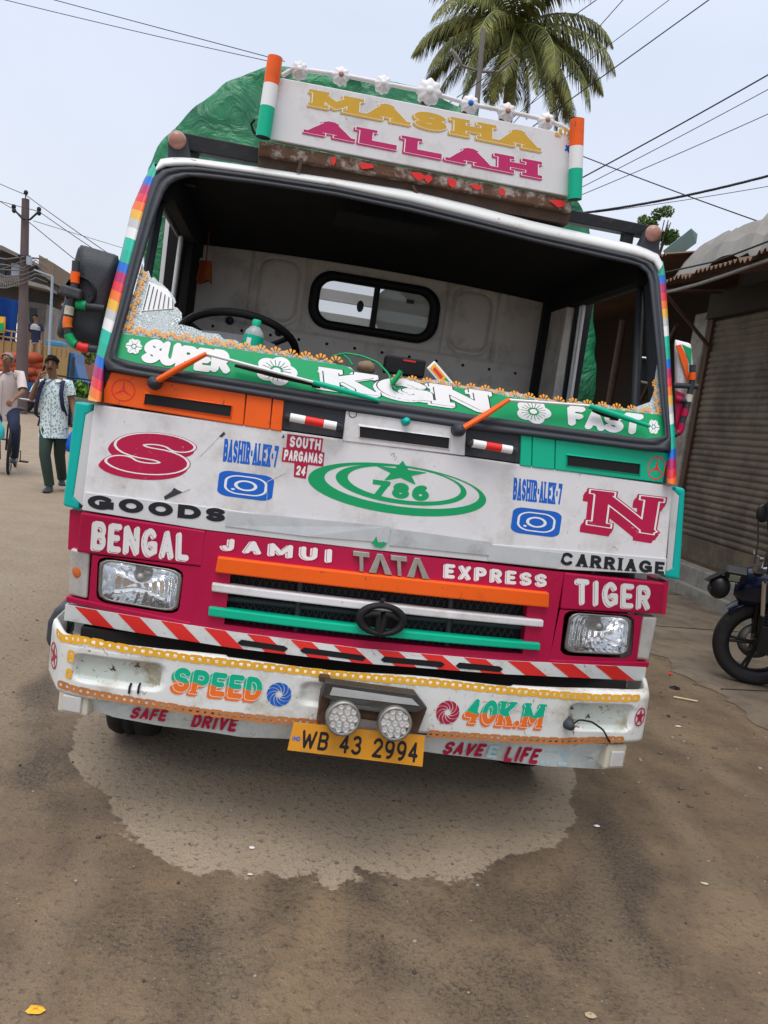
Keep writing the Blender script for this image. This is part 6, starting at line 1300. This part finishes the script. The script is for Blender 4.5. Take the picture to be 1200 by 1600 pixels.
def skin_mesh(V, E, root):
    me = bpy.data.meshes.new('skeleton'); me.from_pydata([v for v, r in V], E, []); o = bpy.data.objects.new('skeleton', me); COL.objects.link(o)
    o.modifiers.new('skin', 'SKIN'); sub = o.modifiers.new('sub', 'SUBSURF'); sub.levels = sub.render_levels = 2
    for i, (v, r) in enumerate(V): me.skin_vertices[0].data[i].radius = (r, r) if not isinstance(r, tuple) else r; me.skin_vertices[0].data[i].use_root = (i == root)
    dg = bpy.context.evaluated_depsgraph_get(); dg.update(); ev = o.evaluated_get(dg); m2 = ev.to_mesh()
    vs = [v.co.copy() for v in m2.vertices]; fs = [tuple(p.vertices) for p in m2.polygons]; ev.to_mesh_clear(); bpy.data.objects.remove(o); return vs, fs
def hand(mb, w, d, nrm, L_=.18, curl=.5):
    """palm and five bent fingers from wrist w along d, palm facing nrm"""
    d = d.normalized(); nrm = (nrm-d*nrm.dot(d)).normalized(); s = d.cross(nrm)
    mb.tube([w-d*.01, w+d*.035, w+d*.08], [.026, .036, .038], 10, 0, True, .5)
    for k, (o, l) in enumerate(((-.030, .070), (-.010, .082), (.011, .078), (.030, .062))):
        p = w+d*.082+s*o; q = p+(d*math.cos(curl*.5)+nrm*math.sin(curl*.5))*l*.5; e = q+(d*math.cos(curl*1.6)+nrm*math.sin(curl*1.6))*l*.5; mb.tube([p-d*.02, p, q, e], [.010, .0095, .0085, .006], 6)
    p = w+d*.03-s*.034; mb.tube([p, p-s*.025+d*.03+nrm*.012, p-s*.024+d*.06+nrm*.03], [.012, .0105, .007], 6)
def ring(c, s, f, w, d, n=16, ph=0): return [c+s*(w*math.cos(2*math.pi*k/n+ph))+f*(d*math.sin(2*math.pi*k/n+ph)) for k in range(n)]
def person(J, fwd, label, shirt='print', legs='trouser', hair='hair', shirt_len=.12, sleeve=.62, shoe='shoe', detail=True, palms=None, collar=True, beard=True, bald=False, curl=(.5, .5)):
    up = Vector((0, 0, 1)); base = (J['anL']+J['anR'])/2; root = empty('person', (base.x, base.y, min(J['anL'].z, J['anR'].z)-.08), label, 'person')
    pv = (J['hipL']+J['hipR'])/2; cs = (J['shL']+J['shR'])/2; sv = (J['shR']-J['shL']).normalized(); hv = (J['hipR']-J['hipL']).normalized(); hd = J['head']; hs = J.get('hs', 1.0)
    ff = (fwd-Vector((0, 0, fwd.z))).normalized(); hf = J.get('face', ff).normalized(); hsd = hf.cross(up).normalized()
    V = [(pv, (.09, .07)), (pv.lerp(cs, .45), (.09, .07)), (pv.lerp(cs, .80), (.10, .07)), (cs+up*.035, .058), (cs.lerp(hd, .42)+up*.01, .052), (hd-up*.045+hf*.012, (.062, .070)), (hd+up*.02, (.074, .086)), (hd+up*.085-hf*.008, (.058, .070)),
         (J['shL'], .056), (J['elL'], .041), (J['haL'], .027), (J['shR'], .056), (J['elR'], .041), (J['haR'], .027),
         (J['hipL']-up*.02, .070), (J['knL'], .048), (J['anL'], .038), (J['hipR']-up*.02, .070), (J['knR'], .048), (J['anR'], .038)]
    E = [(0, 1), (1, 2), (2, 3), (3, 4), (4, 5), (5, 6), (6, 7), (2, 8), (8, 9), (9, 10), (2, 11), (11, 12), (12, 13), (0, 14), (14, 15), (15, 16), (0, 17), (17, 18), (18, 19)]
    vs, fs = skin_mesh(V, E, 0); b = MB(); b.add(vs, fs, 0, True)
    for s_, a, c in (('L', 'elL', 'haL'), ('R', 'elR', 'haR')):
        d = (J[c]-J[a]).normalized(); nr = (palms or {}).get(s_, hv*(1 if s_ == 'L' else -1)); hand(b, J[c], (J.get('hd'+s_) or d), nr, curl=curl[0 if s_ == 'L' else 1])
    b.tube([hd+hf*.082+up*.012, hd+hf*.100-up*.018, hd+hf*.088-up*.030], [.009, .013, .008], 8)
    for s_ in (-1, 1): b.ball(hd+hsd*.078*s_-up*.005-hf*.008, .012, .02, .030, 8, 6)
    body = keepp(b.build('body', M['skin'], None), root)
    for s_ in (-1, 1): b = MB(); b.ball(hd+hf*.086+hsd*.031*s_+up*.016, .013, .008, .007, 8, 6); keepp(b.build('eye', M['hair'], None), root)
    b = MB(); b.tube([hd+hf*.080+hsd*-.026-up*.058, hd+hf*.089-up*.055, hd+hf*.080+hsd*.026-up*.058], [.004, .009, .004], 6); keepp(b.build('mouth', M['lips'], None), root)
    # hair cap
    b = MB(); rows = []
    for i in range(9):
        a = RAD(100)*i/8; rr_ = []
        for k in range(20):
            t = 2*math.pi*k/20; front = max(0, math.cos(t)); lim = 1.05-.47*front**1.6+.05*math.sin(k*4.1)-(.15 if bald else 0); aa = a*lim
            jx = 1+.035*math.sin(k*5+i*3); rr_.append(hd+up*.03+(hf*math.cos(t)*.098-hf*.006+hsd*math.sin(t)*.083)*math.sin(aa)*jx+up*(.092 if not bald else .076)*math.cos(aa)*jx)
        rows.append(rr_)
    b.grid(rows, 0, True, True)
    if not bald:
        rh = random.Random(2)
        for _ in range(40): a, e = rh.uniform(0, 6.28), rh.uniform(.1, 1.25)*(1-.35*max(0, math.cos(a)) if False else 1); e = min(e, 1.0) if math.cos(a) > .3 else e; b.ball(hd+up*.03+(hf*math.cos(a)*.096+hsd*math.sin(a)*.082)*math.sin(e)+up*.094*math.cos(e), .020, .020, .012, 6, 4)
    keepp(b.build('hair', M[hair], None), root)
    if detail and beard:
        b = MB(); b.tube([hd+hf*.083+hsd*-.028-up*.046, hd+hf*.095-up*.040, hd+hf*.083+hsd*.028-up*.046], [.004, .007, .004], 6)
        for s_ in (-1, 1): b.tube([hd+hf*.080+hsd*.050*s_+up*.034, hd+hf*.089+hsd*.020*s_+up*.036], [.003, .006], 6)
        keepp(b.build('moustache', M['hair'], None), root)
    # shirt
    b = MB(); rows = []; hem = pv-up*shirt_len; n = 22
    for t, w, d_ in ((-1, .185, .135), (-.5, .18, .13), (0, .172, .125), (.3, .165, .118), (.55, .175, .122), (.78, .185, .122), (.93, .172, .105), (1.0, .12, .085), (1.06, .068, .062)):
        c = hem.lerp(pv, t+1) if t < 0 else pv.lerp(cs+up*.03, t); s = hv.lerp(sv, max(0, min(1, t))).normalized(); f = s.cross(up)*-1; f = ff if f.dot(ff) < .2 else f
        r = ring(c, s, ff, w, d_, n); r = [p+(p-c).normalized()*.006*math.sin(i*2.3+t*9) for i, p in enumerate(r)]; rows.append(r)
    b.grid(rows, 0, True, True)
    for sh_, el in (('shL', 'elL'), ('shR', 'elR')):
        a, c = J[sh_], J[el]; b.tube([a.lerp(cs, .35)+up*.01, a+up*.006, a.lerp(c, sleeve*.55), a.lerp(c, sleeve)], [.075, .072, .068, .066], 14, 0, False)
    so_ = keepp(b.build('shirt', M[shirt], None), root)
    if collar:
        b = MB()
        for s_ in (-1, 1): p = cs+up*.075+sv*.045*s_; b.prism([p+ff*.02+sv*.03*s_, p+ff*.07-sv*.03*s_, p+ff*.105-up*.035, p+ff*.105+sv*.035*s_-up*.045, p+sv*.05*s_+ff*.04-up*.02], ff*.006)
        keepp(b.build('collar', M[shirt], None), so_)
        b = MB(); b.prism([hem+ff*.134+hv*.004, cs+ff*.115+sv*.004-up*.06, cs+ff*.115-sv*.004-up*.06, hem+ff*.134-hv*.004], ff*.003); keepp(b.build('button_placket', M['greycloth'], None), so_)
    b = MB(); n = 16
    w_ = pv+up*.04; b.grid([ring(w_, hv, ff, .15, .11, n), ring(pv-up*.04, hv, ff, .165, .125, n), ring(pv-up*.10, hv, ff, .16, .12, n)], 0, True, True)
    for h_, k_, a_ in (('hipL', 'knL', 'anL'), ('hipR', 'knR', 'anR')):
        H_, K_, A_ = J[h_], J[k_], J[a_]; b.tube([H_+up*.03, H_.lerp(K_, .14), H_.lerp(K_, .5), K_, K_.lerp(A_, .45), A_.lerp(K_, .18), A_-(A_-K_).normalized()*.0], [.09, .094, .083, .069, .066, .062, .062], 14)
    keepp(b.build('trousers', M[legs], None), root)
    for a_, t_ in (('anL', 'toL'), ('anR', 'toR')):
        A_, T_ = J[a_], J[t_]; d = (T_-A_); d.z = 0; L2 = d.length; d.normalize(); z0 = A_.z-.085; s = d.cross(up); b = MB(); rows = []
        for x, w, h_ in ((-.07, .028, .07), (-.055, .038, .095), (0, .042, .10), (.06, .045, .075), (.13, .048, .055), (.175, .036, .04), (.19, .012, .025)):
            c = Vector((A_.x, A_.y, z0))+d*x; rows.append([c+s*w*math.cos(t)+up*(max(0, math.sin(t))*h_) for t in np.linspace(-.35, math.pi+.35, 11)])
        b.grid(rows, 0, True); b.grid([[r[0] for r in rows], [r[-1] for r in rows]], 0, True); keepp(b.build('shoe', M[shoe], None), root)
    return root
def J_(Y, **k): return {n: at(v[0], v[1], Y+(v[2] if len(v) > 2 else 0)) for n, v in k.items()}
Y = 8.07
J = J_(Y, head=(80, 571, -.03), shL=(62, 602), shR=(107, 602, .02), elL=(48, 625, -.06), haL=(60, 592, -.20), elR=(113, 628, .02), haR=(117, 654, -.05), hipL=(74, 669), hipR=(95, 670), knL=(70, 711, -.10), knR=(93, 711, .12), anL=(78, 752, 0), anR=(97, 747, .35), toL=(70, 766, -.2), toR=(97, 764, .1))
for a in ('anL', 'anR'): J[a].z = max(J[a].z, .085)
J['anL'].z = .09
J['face'] = Vector((.12, -1, 0)); J['hdL'] = Vector((.25, .25, 1))
man = person(J, Vector((0, -1, 0)), 'man in leaf print shirt and green trousers walking with a phone at his ear', palms={'L': Vector((.6, .5, 0)), 'R': Vector((-1, 0, 0))}, curl=(1.1, .6))
w = J['haL']+Vector((.03, .06, .10)); b = MB(); T = Matrix.Translation(w) @ Matrix.Rotation(RAD(12), 4, 'Y'); b.box(-.006, .006, -.036, .036, -.075, .075, 0, T); b.build('phone', M['ink'], bevel=.004, label='phone held to the ear of the man in the leaf print shirt', category='phone')
bp = empty('backpack', (man.location.x+.05, Y+.22, 1.0), 'navy backpack worn by the man in the leaf print shirt', 'backpack'); cs = (J['shL']+J['shR'])/2; pv = (J['hipL']+J['hipR'])/2
b = MB(); rows = [[cs.lerp(pv, t)+Vector((w_*math.cos(a), .22+d_*math.sin(a), 0)) for a in np.linspace(0, 2*math.pi, 17)[:-1]] for t, w_, d_ in ((-.02, .05, .03), (0, .13, .08), (.2, .16, .11), (.7, .165, .12), (.9, .15, .1), (.93, .03, .02))]; b.grid(rows, 0, True, True); keepp(b.build('bag_body', M['navy'], None), bp)
for s_, a in ((-1, 'shL'), (1, 'shR')):
    sh_ = J[a].lerp(cs, .30); b = MB(); pts = [sh_+Vector((0, .15, .02)), sh_+Vector((0, .03, .082)), sh_+Vector((0, -.10, .03)), sh_+Vector((.01*s_, -.155, -.10)), sh_+Vector((.035*s_, -.14, -.25)), sh_+Vector((.06*s_, -.03, -.38)), sh_+Vector((.05*s_, .12, -.42))]
    b.tube([poly_at(pts, t) for t in np.linspace(0, 1, 18)], .026, 8, 0, True, .45); keepp(b.build('strap', M['navy'], None), bp)
b = MB(); p = J['shL'].lerp(pv, .62)+Vector((-.09, .1, 0)); b.tube([p, p+Vector((-.04, 0, -.12)), p+Vector((-.05, 0, -.2))], .012, 6); keepp(b.build('loose_strap', M['navy'], None), bp)
h_ = J['haR']+(J['haR']-J['elR']).normalized()*.09; b = MB(); rows = []
for t, w_ in ((0, .012), (.15, .03), (.35, .075), (.7, .095), (.95, .08), (1, .02)): rows.append([h_+Vector((w_*math.cos(a)*(1+.15*math.sin(3*a+t*4)), w_*.7*math.sin(a), -.36*t)) for a in np.linspace(0, 2*math.pi, 15)[:-1]])
b.grid(rows, 0, True, True); b.build('plastic_bag', mat('blue_plastic', (.01, .11, .52), .3), label='bright blue plastic bag hanging from the walking man\'s hand', category='bag')
# cyclist
Y = 9.48
J = J_(Y, head=(12, 563, -.18), shL=(-14, 590, -.02), shR=(32, 587, 0), elL=(-20, 618, -.14), haL=(-10, 634, -.42), elR=(36, 612, -.12), haR=(21, 624, -.40), hipL=(-6, 645, .12), hipR=(20, 645, .12), knL=(-8, 672, -.30), knR=(23, 671, -.22), anL=(-6, 716, -.1), anR=(22, 713, .04), toL=(-6, 722, -.3), toR=(20, 722, -.2))
J['face'] = Vector((-.25, -1, 0)); J['hdR'] = Vector((-.25, -.7, -.5)); J['hdL'] = Vector((.25, -.7, -.5))
cyc = person(J, Vector((0, -1, 0)), 'grey haired man in pale pink shirt riding a bicycle at the left edge', shirt='palepink', legs='denim', hair='greyhair', beard=False, bald=True, sleeve=.85, palms={'L': Vector((0, .3, -1)), 'R': Vector((0, .3, -1))}, curl=(1.2, 1.2))
bc = empty('bicycle', (at(10, 735, Y).x, Y, 0), 'old black bicycle ridden by the grey haired man', 'bicycle')
def cp(mb, name, m, parent=None): return keepp(mb.build(name, m, None), parent or bc)
f0 = gnd(13, 741); f0.z = .34; cx = f0.x; dirv = Vector((-.22, 1, 0)).normalized(); sdv = Vector((dirv.y, -dirv.x, 0)); rr0 = f0+dirv*1.1
for c in (f0, rr0):
    T = Matrix(((dirv.x, 0, sdv.x, c.x), (dirv.y, 0, sdv.y, c.y), (0, 1, 0, c.z), (0, 0, 0, 1))); b = MB(); b.lathe([(.32+.02*math.cos(a), .02*math.sin(a)) for a in np.linspace(0, 6.2832, 9)], T, 40); w = cp(b, 'wheel', M['tyre'])
    b = MB(); b.lathe([(.305, -.012), (.296, 0), (.305, .012)], T, 36); cp(b, 'rim', M['steel'], w); b = MB()
    for k in range(18): a = 2*math.pi*k/18; b.tube([T @ Vector((0, 0, .02*(-1)**k)), T @ Vector((.3*math.cos(a), .3*math.sin(a), 0))], .0016, 3)
    cp(b, 'spokes', M['steel'], w)
hd_ = f0+dirv*.22+Vector((0, 0, .62)); b = MB(); bb = f0+dirv*.66+Vector((0, 0, -.05)); seat = f0+dirv*.86+Vector((0, 0, .55))
for P in ([hd_, bb], [hd_+Vector((0, 0, -.04)), seat-Vector((0, 0, .1))], [bb, seat], [bb, rr0], [seat-Vector((0, 0, .1)), rr0]): b.tube(P, .017, 6)
cp(b, 'frame', M['ink']); b = MB()
for s_ in (-1, 1): b.tube([f0+sdv*.06*s_, f0+sdv*.06*s_+Vector((0, 0, .36)), hd_+sdv*.01*s_], .013, 6)
cp(b, 'fork', M['ink']); b = MB(); hh = hd_+Vector((0, 0, .13)); b.tube([hd_, hh], .014, 6); b.tube([hh+sdv*-.28+dirv*.12, hh+sdv*-.22, hh, hh+sdv*.22, hh+sdv*.28+dirv*.12], .012, 8); cp(b, 'handlebar', M['chrome'])
b = MB(); rows = [[seat+Vector((w_*math.cos(a), y_, .03*math.sin(a)+.02)) for a in np.linspace(0, 6.2832, 11)[:-1]] for y_, w_ in ((-.14, .02), (-.05, .05), (.08, .09), (.13, .06))]; b.grid(rows, 0, True, True); cp(b, 'saddle', M['ink'])
b = MB()
for s_ in (-1, 1): b.tube([bb, bb+sdv*.09*s_, bb+sdv*.10*s_+Vector((0, -.02*s_, -.15*s_-.0))], .010, 6); q = bb+sdv*.15*s_+Vector((0, -.02*s_, -.15*s_)); b.box(-.06, .06, -.04, .04, -.012, .012, 0, Matrix.Translation(q))
cp(b, 'pedals', M['rust'])
p = at(-2, 655, Y-.55); b = MB(); rows = []
for t, w_ in ((0, .012), (.12, .03), (.4, .075), (.8, .085), (1, .03)): rows.append([p+Vector((w_*math.cos(a)*(1+.2*math.sin(3*a+t*3)), w_*.6*math.sin(a), -.30*t)) for a in np.linspace(0, 6.2832, 15)[:-1]])
b.grid(rows, 0, True, True); b.build('carrier_bag', mat('cyan_plastic', (.05, .50, .56), .3), label='cyan carrier bag hanging from the bicycle handlebar', category='bag')
# man standing on the small truck
Y = 28.6
J = J_(Y, head=(55, 496), shL=(47, 508), shR=(65, 509), elL=(45, 522), haL=(45, 533), elR=(67, 523), haR=(67, 534), hipL=(51, 533), hipR=(60, 533), knL=(49, 550), knR=(62, 550), anL=(48, 567), anR=(63, 567), toL=(48, 570, -.2), toR=(63, 570, -.2))
person(J, Vector((.1, -1, 0)), 'man in grey and navy polo shirt and khaki trousers standing on the small truck', shirt='navy', legs='khaki', detail=False, collar=False, beard=False, shirt_len=.05, palms={'L': Vector((1, 0, 0)), 'R': Vector((-1, 0, 0))})
b = MB(); cs = (J['shL']+J['shR'])/2; b.grid([ring(cs+Vector((0, 0, z)), Vector((1, 0, 0)), Vector((0, 1, 0)), w_, d_, 18) for z, w_, d_ in ((-.17, .196, .135), (-.10, .198, .135), (-.02, .186, .12), (.03, .13, .095), (.055, .075, .07))], 0, True, True)
o = b.build('shirt_yoke', M['greycloth'], None); keepp(o, [x for x in bpy.data.objects if x.name.startswith('person') and 'polo' in x.get('label', '')][0])

# ================================================================== palm, street lamp, wires, litter
PY = 20; top = at(806, 42, PY); foot = Vector((top.x+.6, PY+.5, 0)); palm = empty('coconut_palm', foot, 'tall coconut palm with drooping fronds behind the truck sign', 'palm tree')
M['frond'] = leaf_mat('palm_leaflets', (.034, .055, .016), (.235, .235, .06)); M['midrib'] = mat('palm_midrib', (.22, .23, .07), .6, var=.2); M['palmtrunk'] = mat('palm_trunk', (.15, .125, .10), .9, var=.3, vs=4, bump=.6, bs=8)
b = MB(); b.tube([foot, foot.lerp(top, .5)+Vector((.15, 0, 0)), top-Vector((0, 0, .1))], [.24, .18, .15], 12); keepp(b.build('trunk', M['palmtrunk'], None), palm)
rnd = random.Random(21)
def frond(az, el, L_, droop, seed):
    r = random.Random(seed); h = Vector((math.cos(az), math.sin(az), 0)); n = 26; P = []; p = top.copy(); a = el
    for i in range(n+1): P.append(p.copy()); p = p+(h*math.cos(a)+Vector((0, 0, math.sin(a))))*(L_/n); a -= droop/n*(.5+1.1*i/n)
    b = MB(); b.tube(P, [.035*(1-.85*i/n) for i in range(n+1)], 5, 0); ro = keepp(b.build('frond', M['midrib'], None), palm)
    b = MB(); s = h.cross(Vector((0, 0, 1)))
    for i in range(4, n*4):
        t = i/(n*4); q = poly_at(P, t); tn = (poly_at(P, min(1, t+.02))-poly_at(P, max(0, t-.02))).normalized(); ll = (.95 if t < .75 else .95*(1.02-t)/.27)*min(1, .3+t*3)*L_*.26
        for sg in (-1, 1):
            d = (s*sg*.75+tn*.55-Vector((0, 0, .25+.55*r.random()))).normalized(); l = ll*r.uniform(.8, 1.1); w = tn*.019
            e1 = q+d*l*.5; e2 = e1+(d*.7-Vector((0, 0, .55+.5*r.random()))).normalized()*l*.5
            b.add([q-w*.6, q+w*.6, e1+w, e1-w, e2], [(0, 1, 2, 3), (3, 2, 4)], 0)
    keepp(b.build('leaflets', M['frond'], None), ro)
for k, (az, el, L_, dr) in enumerate(((180, 5, 2.9, 1.35), (198, -12, 2.9, 1.15), (160, 20, 2.9, 1.7), (215, -35, 2.6, .9), (245, -45, 2.5, .8), (275, -58, 2.3, .6), (310, -38, 2.8, .9), (335, -15, 3.0, 1.2), (0, 5, 2.9, 1.3), (20, 22, 2.8, 1.5), (345, 32, 2.7, 1.7), (190, 40, 2.7, 1.6), (75, 50, 2.6, 1.3), (110, 60, 2.6, 1.2), (140, 35, 2.8, 1.6), (45, 30, 2.8, 1.6), (290, -10, 2.8, 1.5), (235, 0, 2.8, 1.5), (262, 30, 2.6, 1.9), (320, -62, 2.3, .5), (225, -65, 2.2, .5), (90, 10, 2.7, 1.4), (300, 55, 2.5, 1.6), (205, 62, 2.5, 1.5), (350, -40, 2.8, .85), (170, -30, 2.8, .9), (186, -48, 2.6, .7), (228, -22, 2.7, 1.0), (255, -30, 2.6, .9), (285, -35, 2.6, .8), (322, -30, 2.9, .9), (8, -22, 2.9, 1.0), (30, -5, 2.9, 1.2), (150, -5, 2.8, 1.2), (338, 12, 3.0, 1.5), (208, 18, 2.9, 1.6), (270, 60, 2.5, 1.9), (330, 62, 2.5, 1.7), (172, 58, 2.6, 1.8))):
    frond(RAD(az), RAD(el), L_*1.14, dr, k)
b = MB()
for k in range(12): a = k*.9; b.ball(top+Vector((math.cos(a)*.28, math.sin(a)*.28, -.25-.08*(k % 3))), .11, .11, .14, 10, 8)
keepp(b.build('coconuts', mat('brown_coconut', (.20, .13, .05), .7, var=.3), None), palm)
LY = 15; lp0 = at(745, 165, LY); lamp = empty('street_lamp', (lp0.x, LY, 0), 'grey double armed street lamp in front of the palm crown', 'street lamp')
b = MB(); b.tube([(lp0.x+.02, LY, 0), lp0, at(755, 45, LY)], [.09, .06, .05], 10); keepp(b.build('mast', M['tin'], None), lamp)
for x0, y0, x1, y1, hx, hy in ((752, 112, 722, 103, 706, 78), (753, 112, 780, 112, 806, 88)):
    b = MB(); b.tube([at(x0, y0, LY), at(x1, y1, LY)], .03, 8); ao = keepp(b.build('lamp_arm', M['tin'], None), lamp); A, B_ = at(x1, y1, LY), at(hx, hy, LY); d = B_-A
    b = MB(); b.tube([A, A+d*.2, A+d*.7, B_], [.03, .07, .08, .04], 10, 0, True, .5); keepp(b.build('lamp_head', M['oldwall'], None), ao)
M['wire'] = mat('black_cable', (.02, .02, .022), .6, var=.2)
def wire(P, Y, r, label, sag=0, twist=False):
    pts = [at(x, y, Y[0]+(Y[1]-Y[0])*i/(len(P)-1)) for i, (x, y) in enumerate(P)]; n = 40; Q = []
    for i in range(n+1):
        t = i/n; q = poly_at(pts, t); q.z -= sag*4*t*(1-t); Q.append(q)
    b = MB()
    if twist:
        for ph in (0, 2.1, 4.2): b.tube([q+Vector((0, r*.9*math.cos(i*1.3+ph), r*.9*math.sin(i*1.3+ph))) for i, q in enumerate([poly_at(Q, k/160) for k in range(161)])], r*.8, 5)
    else: b.tube(Q, r, 5)
    b.build('overhead_wire', M['wire'], label=label, category='wire', group='overhead wires')
wire([(-40, -12), (440, 100)], (12, 11), .006, 'upper of the two thin wires running to the left sign post', .02); wire([(40, -12), (445, 96)], (13, 11), .007, 'lower left thin wire reaching the white garland rod', .0)
wire([(-30, 273), (40, 299), (220, 430)], (30, 20), .012, 'wire over the topmost insulator of the brown pole', .1); wire([(-30, 305), (61, 325), (240, 450)], (30, 19), .012, 'wire passing the right hand insulator of the brown pole', .1); wire([(-30, 295), (22, 322), (200, 470)], (30, 19), .012, 'wire passing the left hand insulator of the brown pole', .1); wire([(52, 345), (200, 390)], (27, 34), .01, 'faint wire from the pole toward the black truck mirror')
wire([(1240, 94), (890, 288)], (8, 10), .011, 'thick black cable, uppermost of those right of the truck sign', .02); wire([(1240, 118), (890, 302)], (8, 10), .006, 'thin wire close below the thick black cable', .02); wire([(1240, 160), (890, 312)], (8, 10), .006, 'thin wire lowest of three fanning to the sign post', .02)
wire([(1240, 365), (900, 240)], (9, 12), .010, 'black cable crossing the others down toward the shop roof', .02); wire([(1240, 264), (900, 334)], (7, 9), .012, 'thick twisted cable bundle above the shop roof', .06, True); wire([(1240, 284), (930, 332)], (7.5, 9.5), .005, 'thin wire just under the twisted cable', .02)
wire([(960, -20), (660, 190)], (14, 15), .010, 'wire crossing the palm crown in front of the coconuts'); wire([(1000, -30), (760, 240)], (12, 14), .008, 'wire across the right palm fronds'); wire([(1085, -30), (700, 260)], (12, 14), .007, 'faint wire between the two stronger ones by the palm'); wire([(1135, -20), (760, 250)], (10, 12), .010, 'wire just outside the rightmost palm fronds')
wire([(1030, 428), (1120, 408), (1240, 362)], (6.3, 4), .010, 'cable hanging along the rusty roof edge')
# litter and stones
M['paper'] = mat('dirty_paper', (.55, .48, .32), .8, var=.2, bump=.5, bs=60)
def scrap(px, py, s, m, label, cat, name, z=.0):
    c = gnd(px, py); r = random.Random(px); b = MB(); n = 9; rows = []
    for k in (1.0, .55, .05): rows.append([Vector((c.x+s*k*math.cos(a)*r.uniform(.7, 1.2), c.y+s*.7*k*math.sin(a)*r.uniform(.7, 1.2), .004+z+s*.35*r.random()*(1.3-k))) for a in np.linspace(0, 6.2832, n+1)[:-1]])
    b.grid(rows, 0, False, True); b.build(name, m, label=label, category=cat)
scrap(54, 1581, .022, M['yellow'], 'crumpled yellow paper scrap on the road at the bottom left corner', 'scrap', 'paper_scrap'); scrap(922, 1588, .018, M['khaki'], 'dry tan leaf on the wet road at the bottom', 'leaf', 'dry_leaf'); scrap(1047, 1053, .022, M['red'], 'small red and white wrapper on the dirt by the bumper corner', 'wrapper', 'wrapper'); scrap(1055, 1076, .045, M['ink'], 'dark clump lying near the pavement edge', 'clump', 'dirt_clump')
scrap(393, 1326, .012, M['white_ink'], 'white scrap on the dry patch in front of the truck', 'scrap', 'paper_scrap'); scrap(390, 1368, .010, M['palepink'], 'pale scrap at the edge of the dry patch', 'scrap', 'paper_scrap'); scrap(1100, 1382, .014, M['paper'], 'tan paper scrap on the dark wet ground at the right', 'scrap', 'paper_scrap'); scrap(932, 1292, .014, M['white_ink'], 'white foil scrap right of the dry patch', 'scrap', 'foil_scrap'); scrap(1060, 1136, .02, M['palepink'], 'light pebble lump near the motorcycle wheel', 'stone', 'pebble')
b = MB(); p = gnd(1070, 1094); b.tube([p+Vector((-.07, .02, .008)), p+Vector((.07, -.03, .010))], .007, 6); b.build('wood_stick', M['paper'], label='short pale stick lying on the dirt by the pavement', category='stick')
b = MB(); rnd = random.Random(77)
for k in range(620):
    u = rnd.random()
    if u < .45: x, y = rnd.uniform(1.4, 3.2), rnd.uniform(-.2, 4.5)
    else: x, y = rnd.uniform(-2.2, 2.4), rnd.uniform(-1.3, 3.0)
    s = rnd.choice((.003, .004, .005, .007, .013 if x > 1.5 else .005)); b.ball((x, y, s*.3), s*rnd.uniform(.8, 1.5), s*rnd.uniform(.8, 1.3), s*.7, 6, 4, rnd.randrange(3), .15)
b.build('gravel', [mat('brown_pebbles', (.14, .115, .09), .9), mat('dark_pebbles', (.06, .05, .042), .9), mat('pale_pebbles', (.30, .27, .23), .9)], kind='stuff')
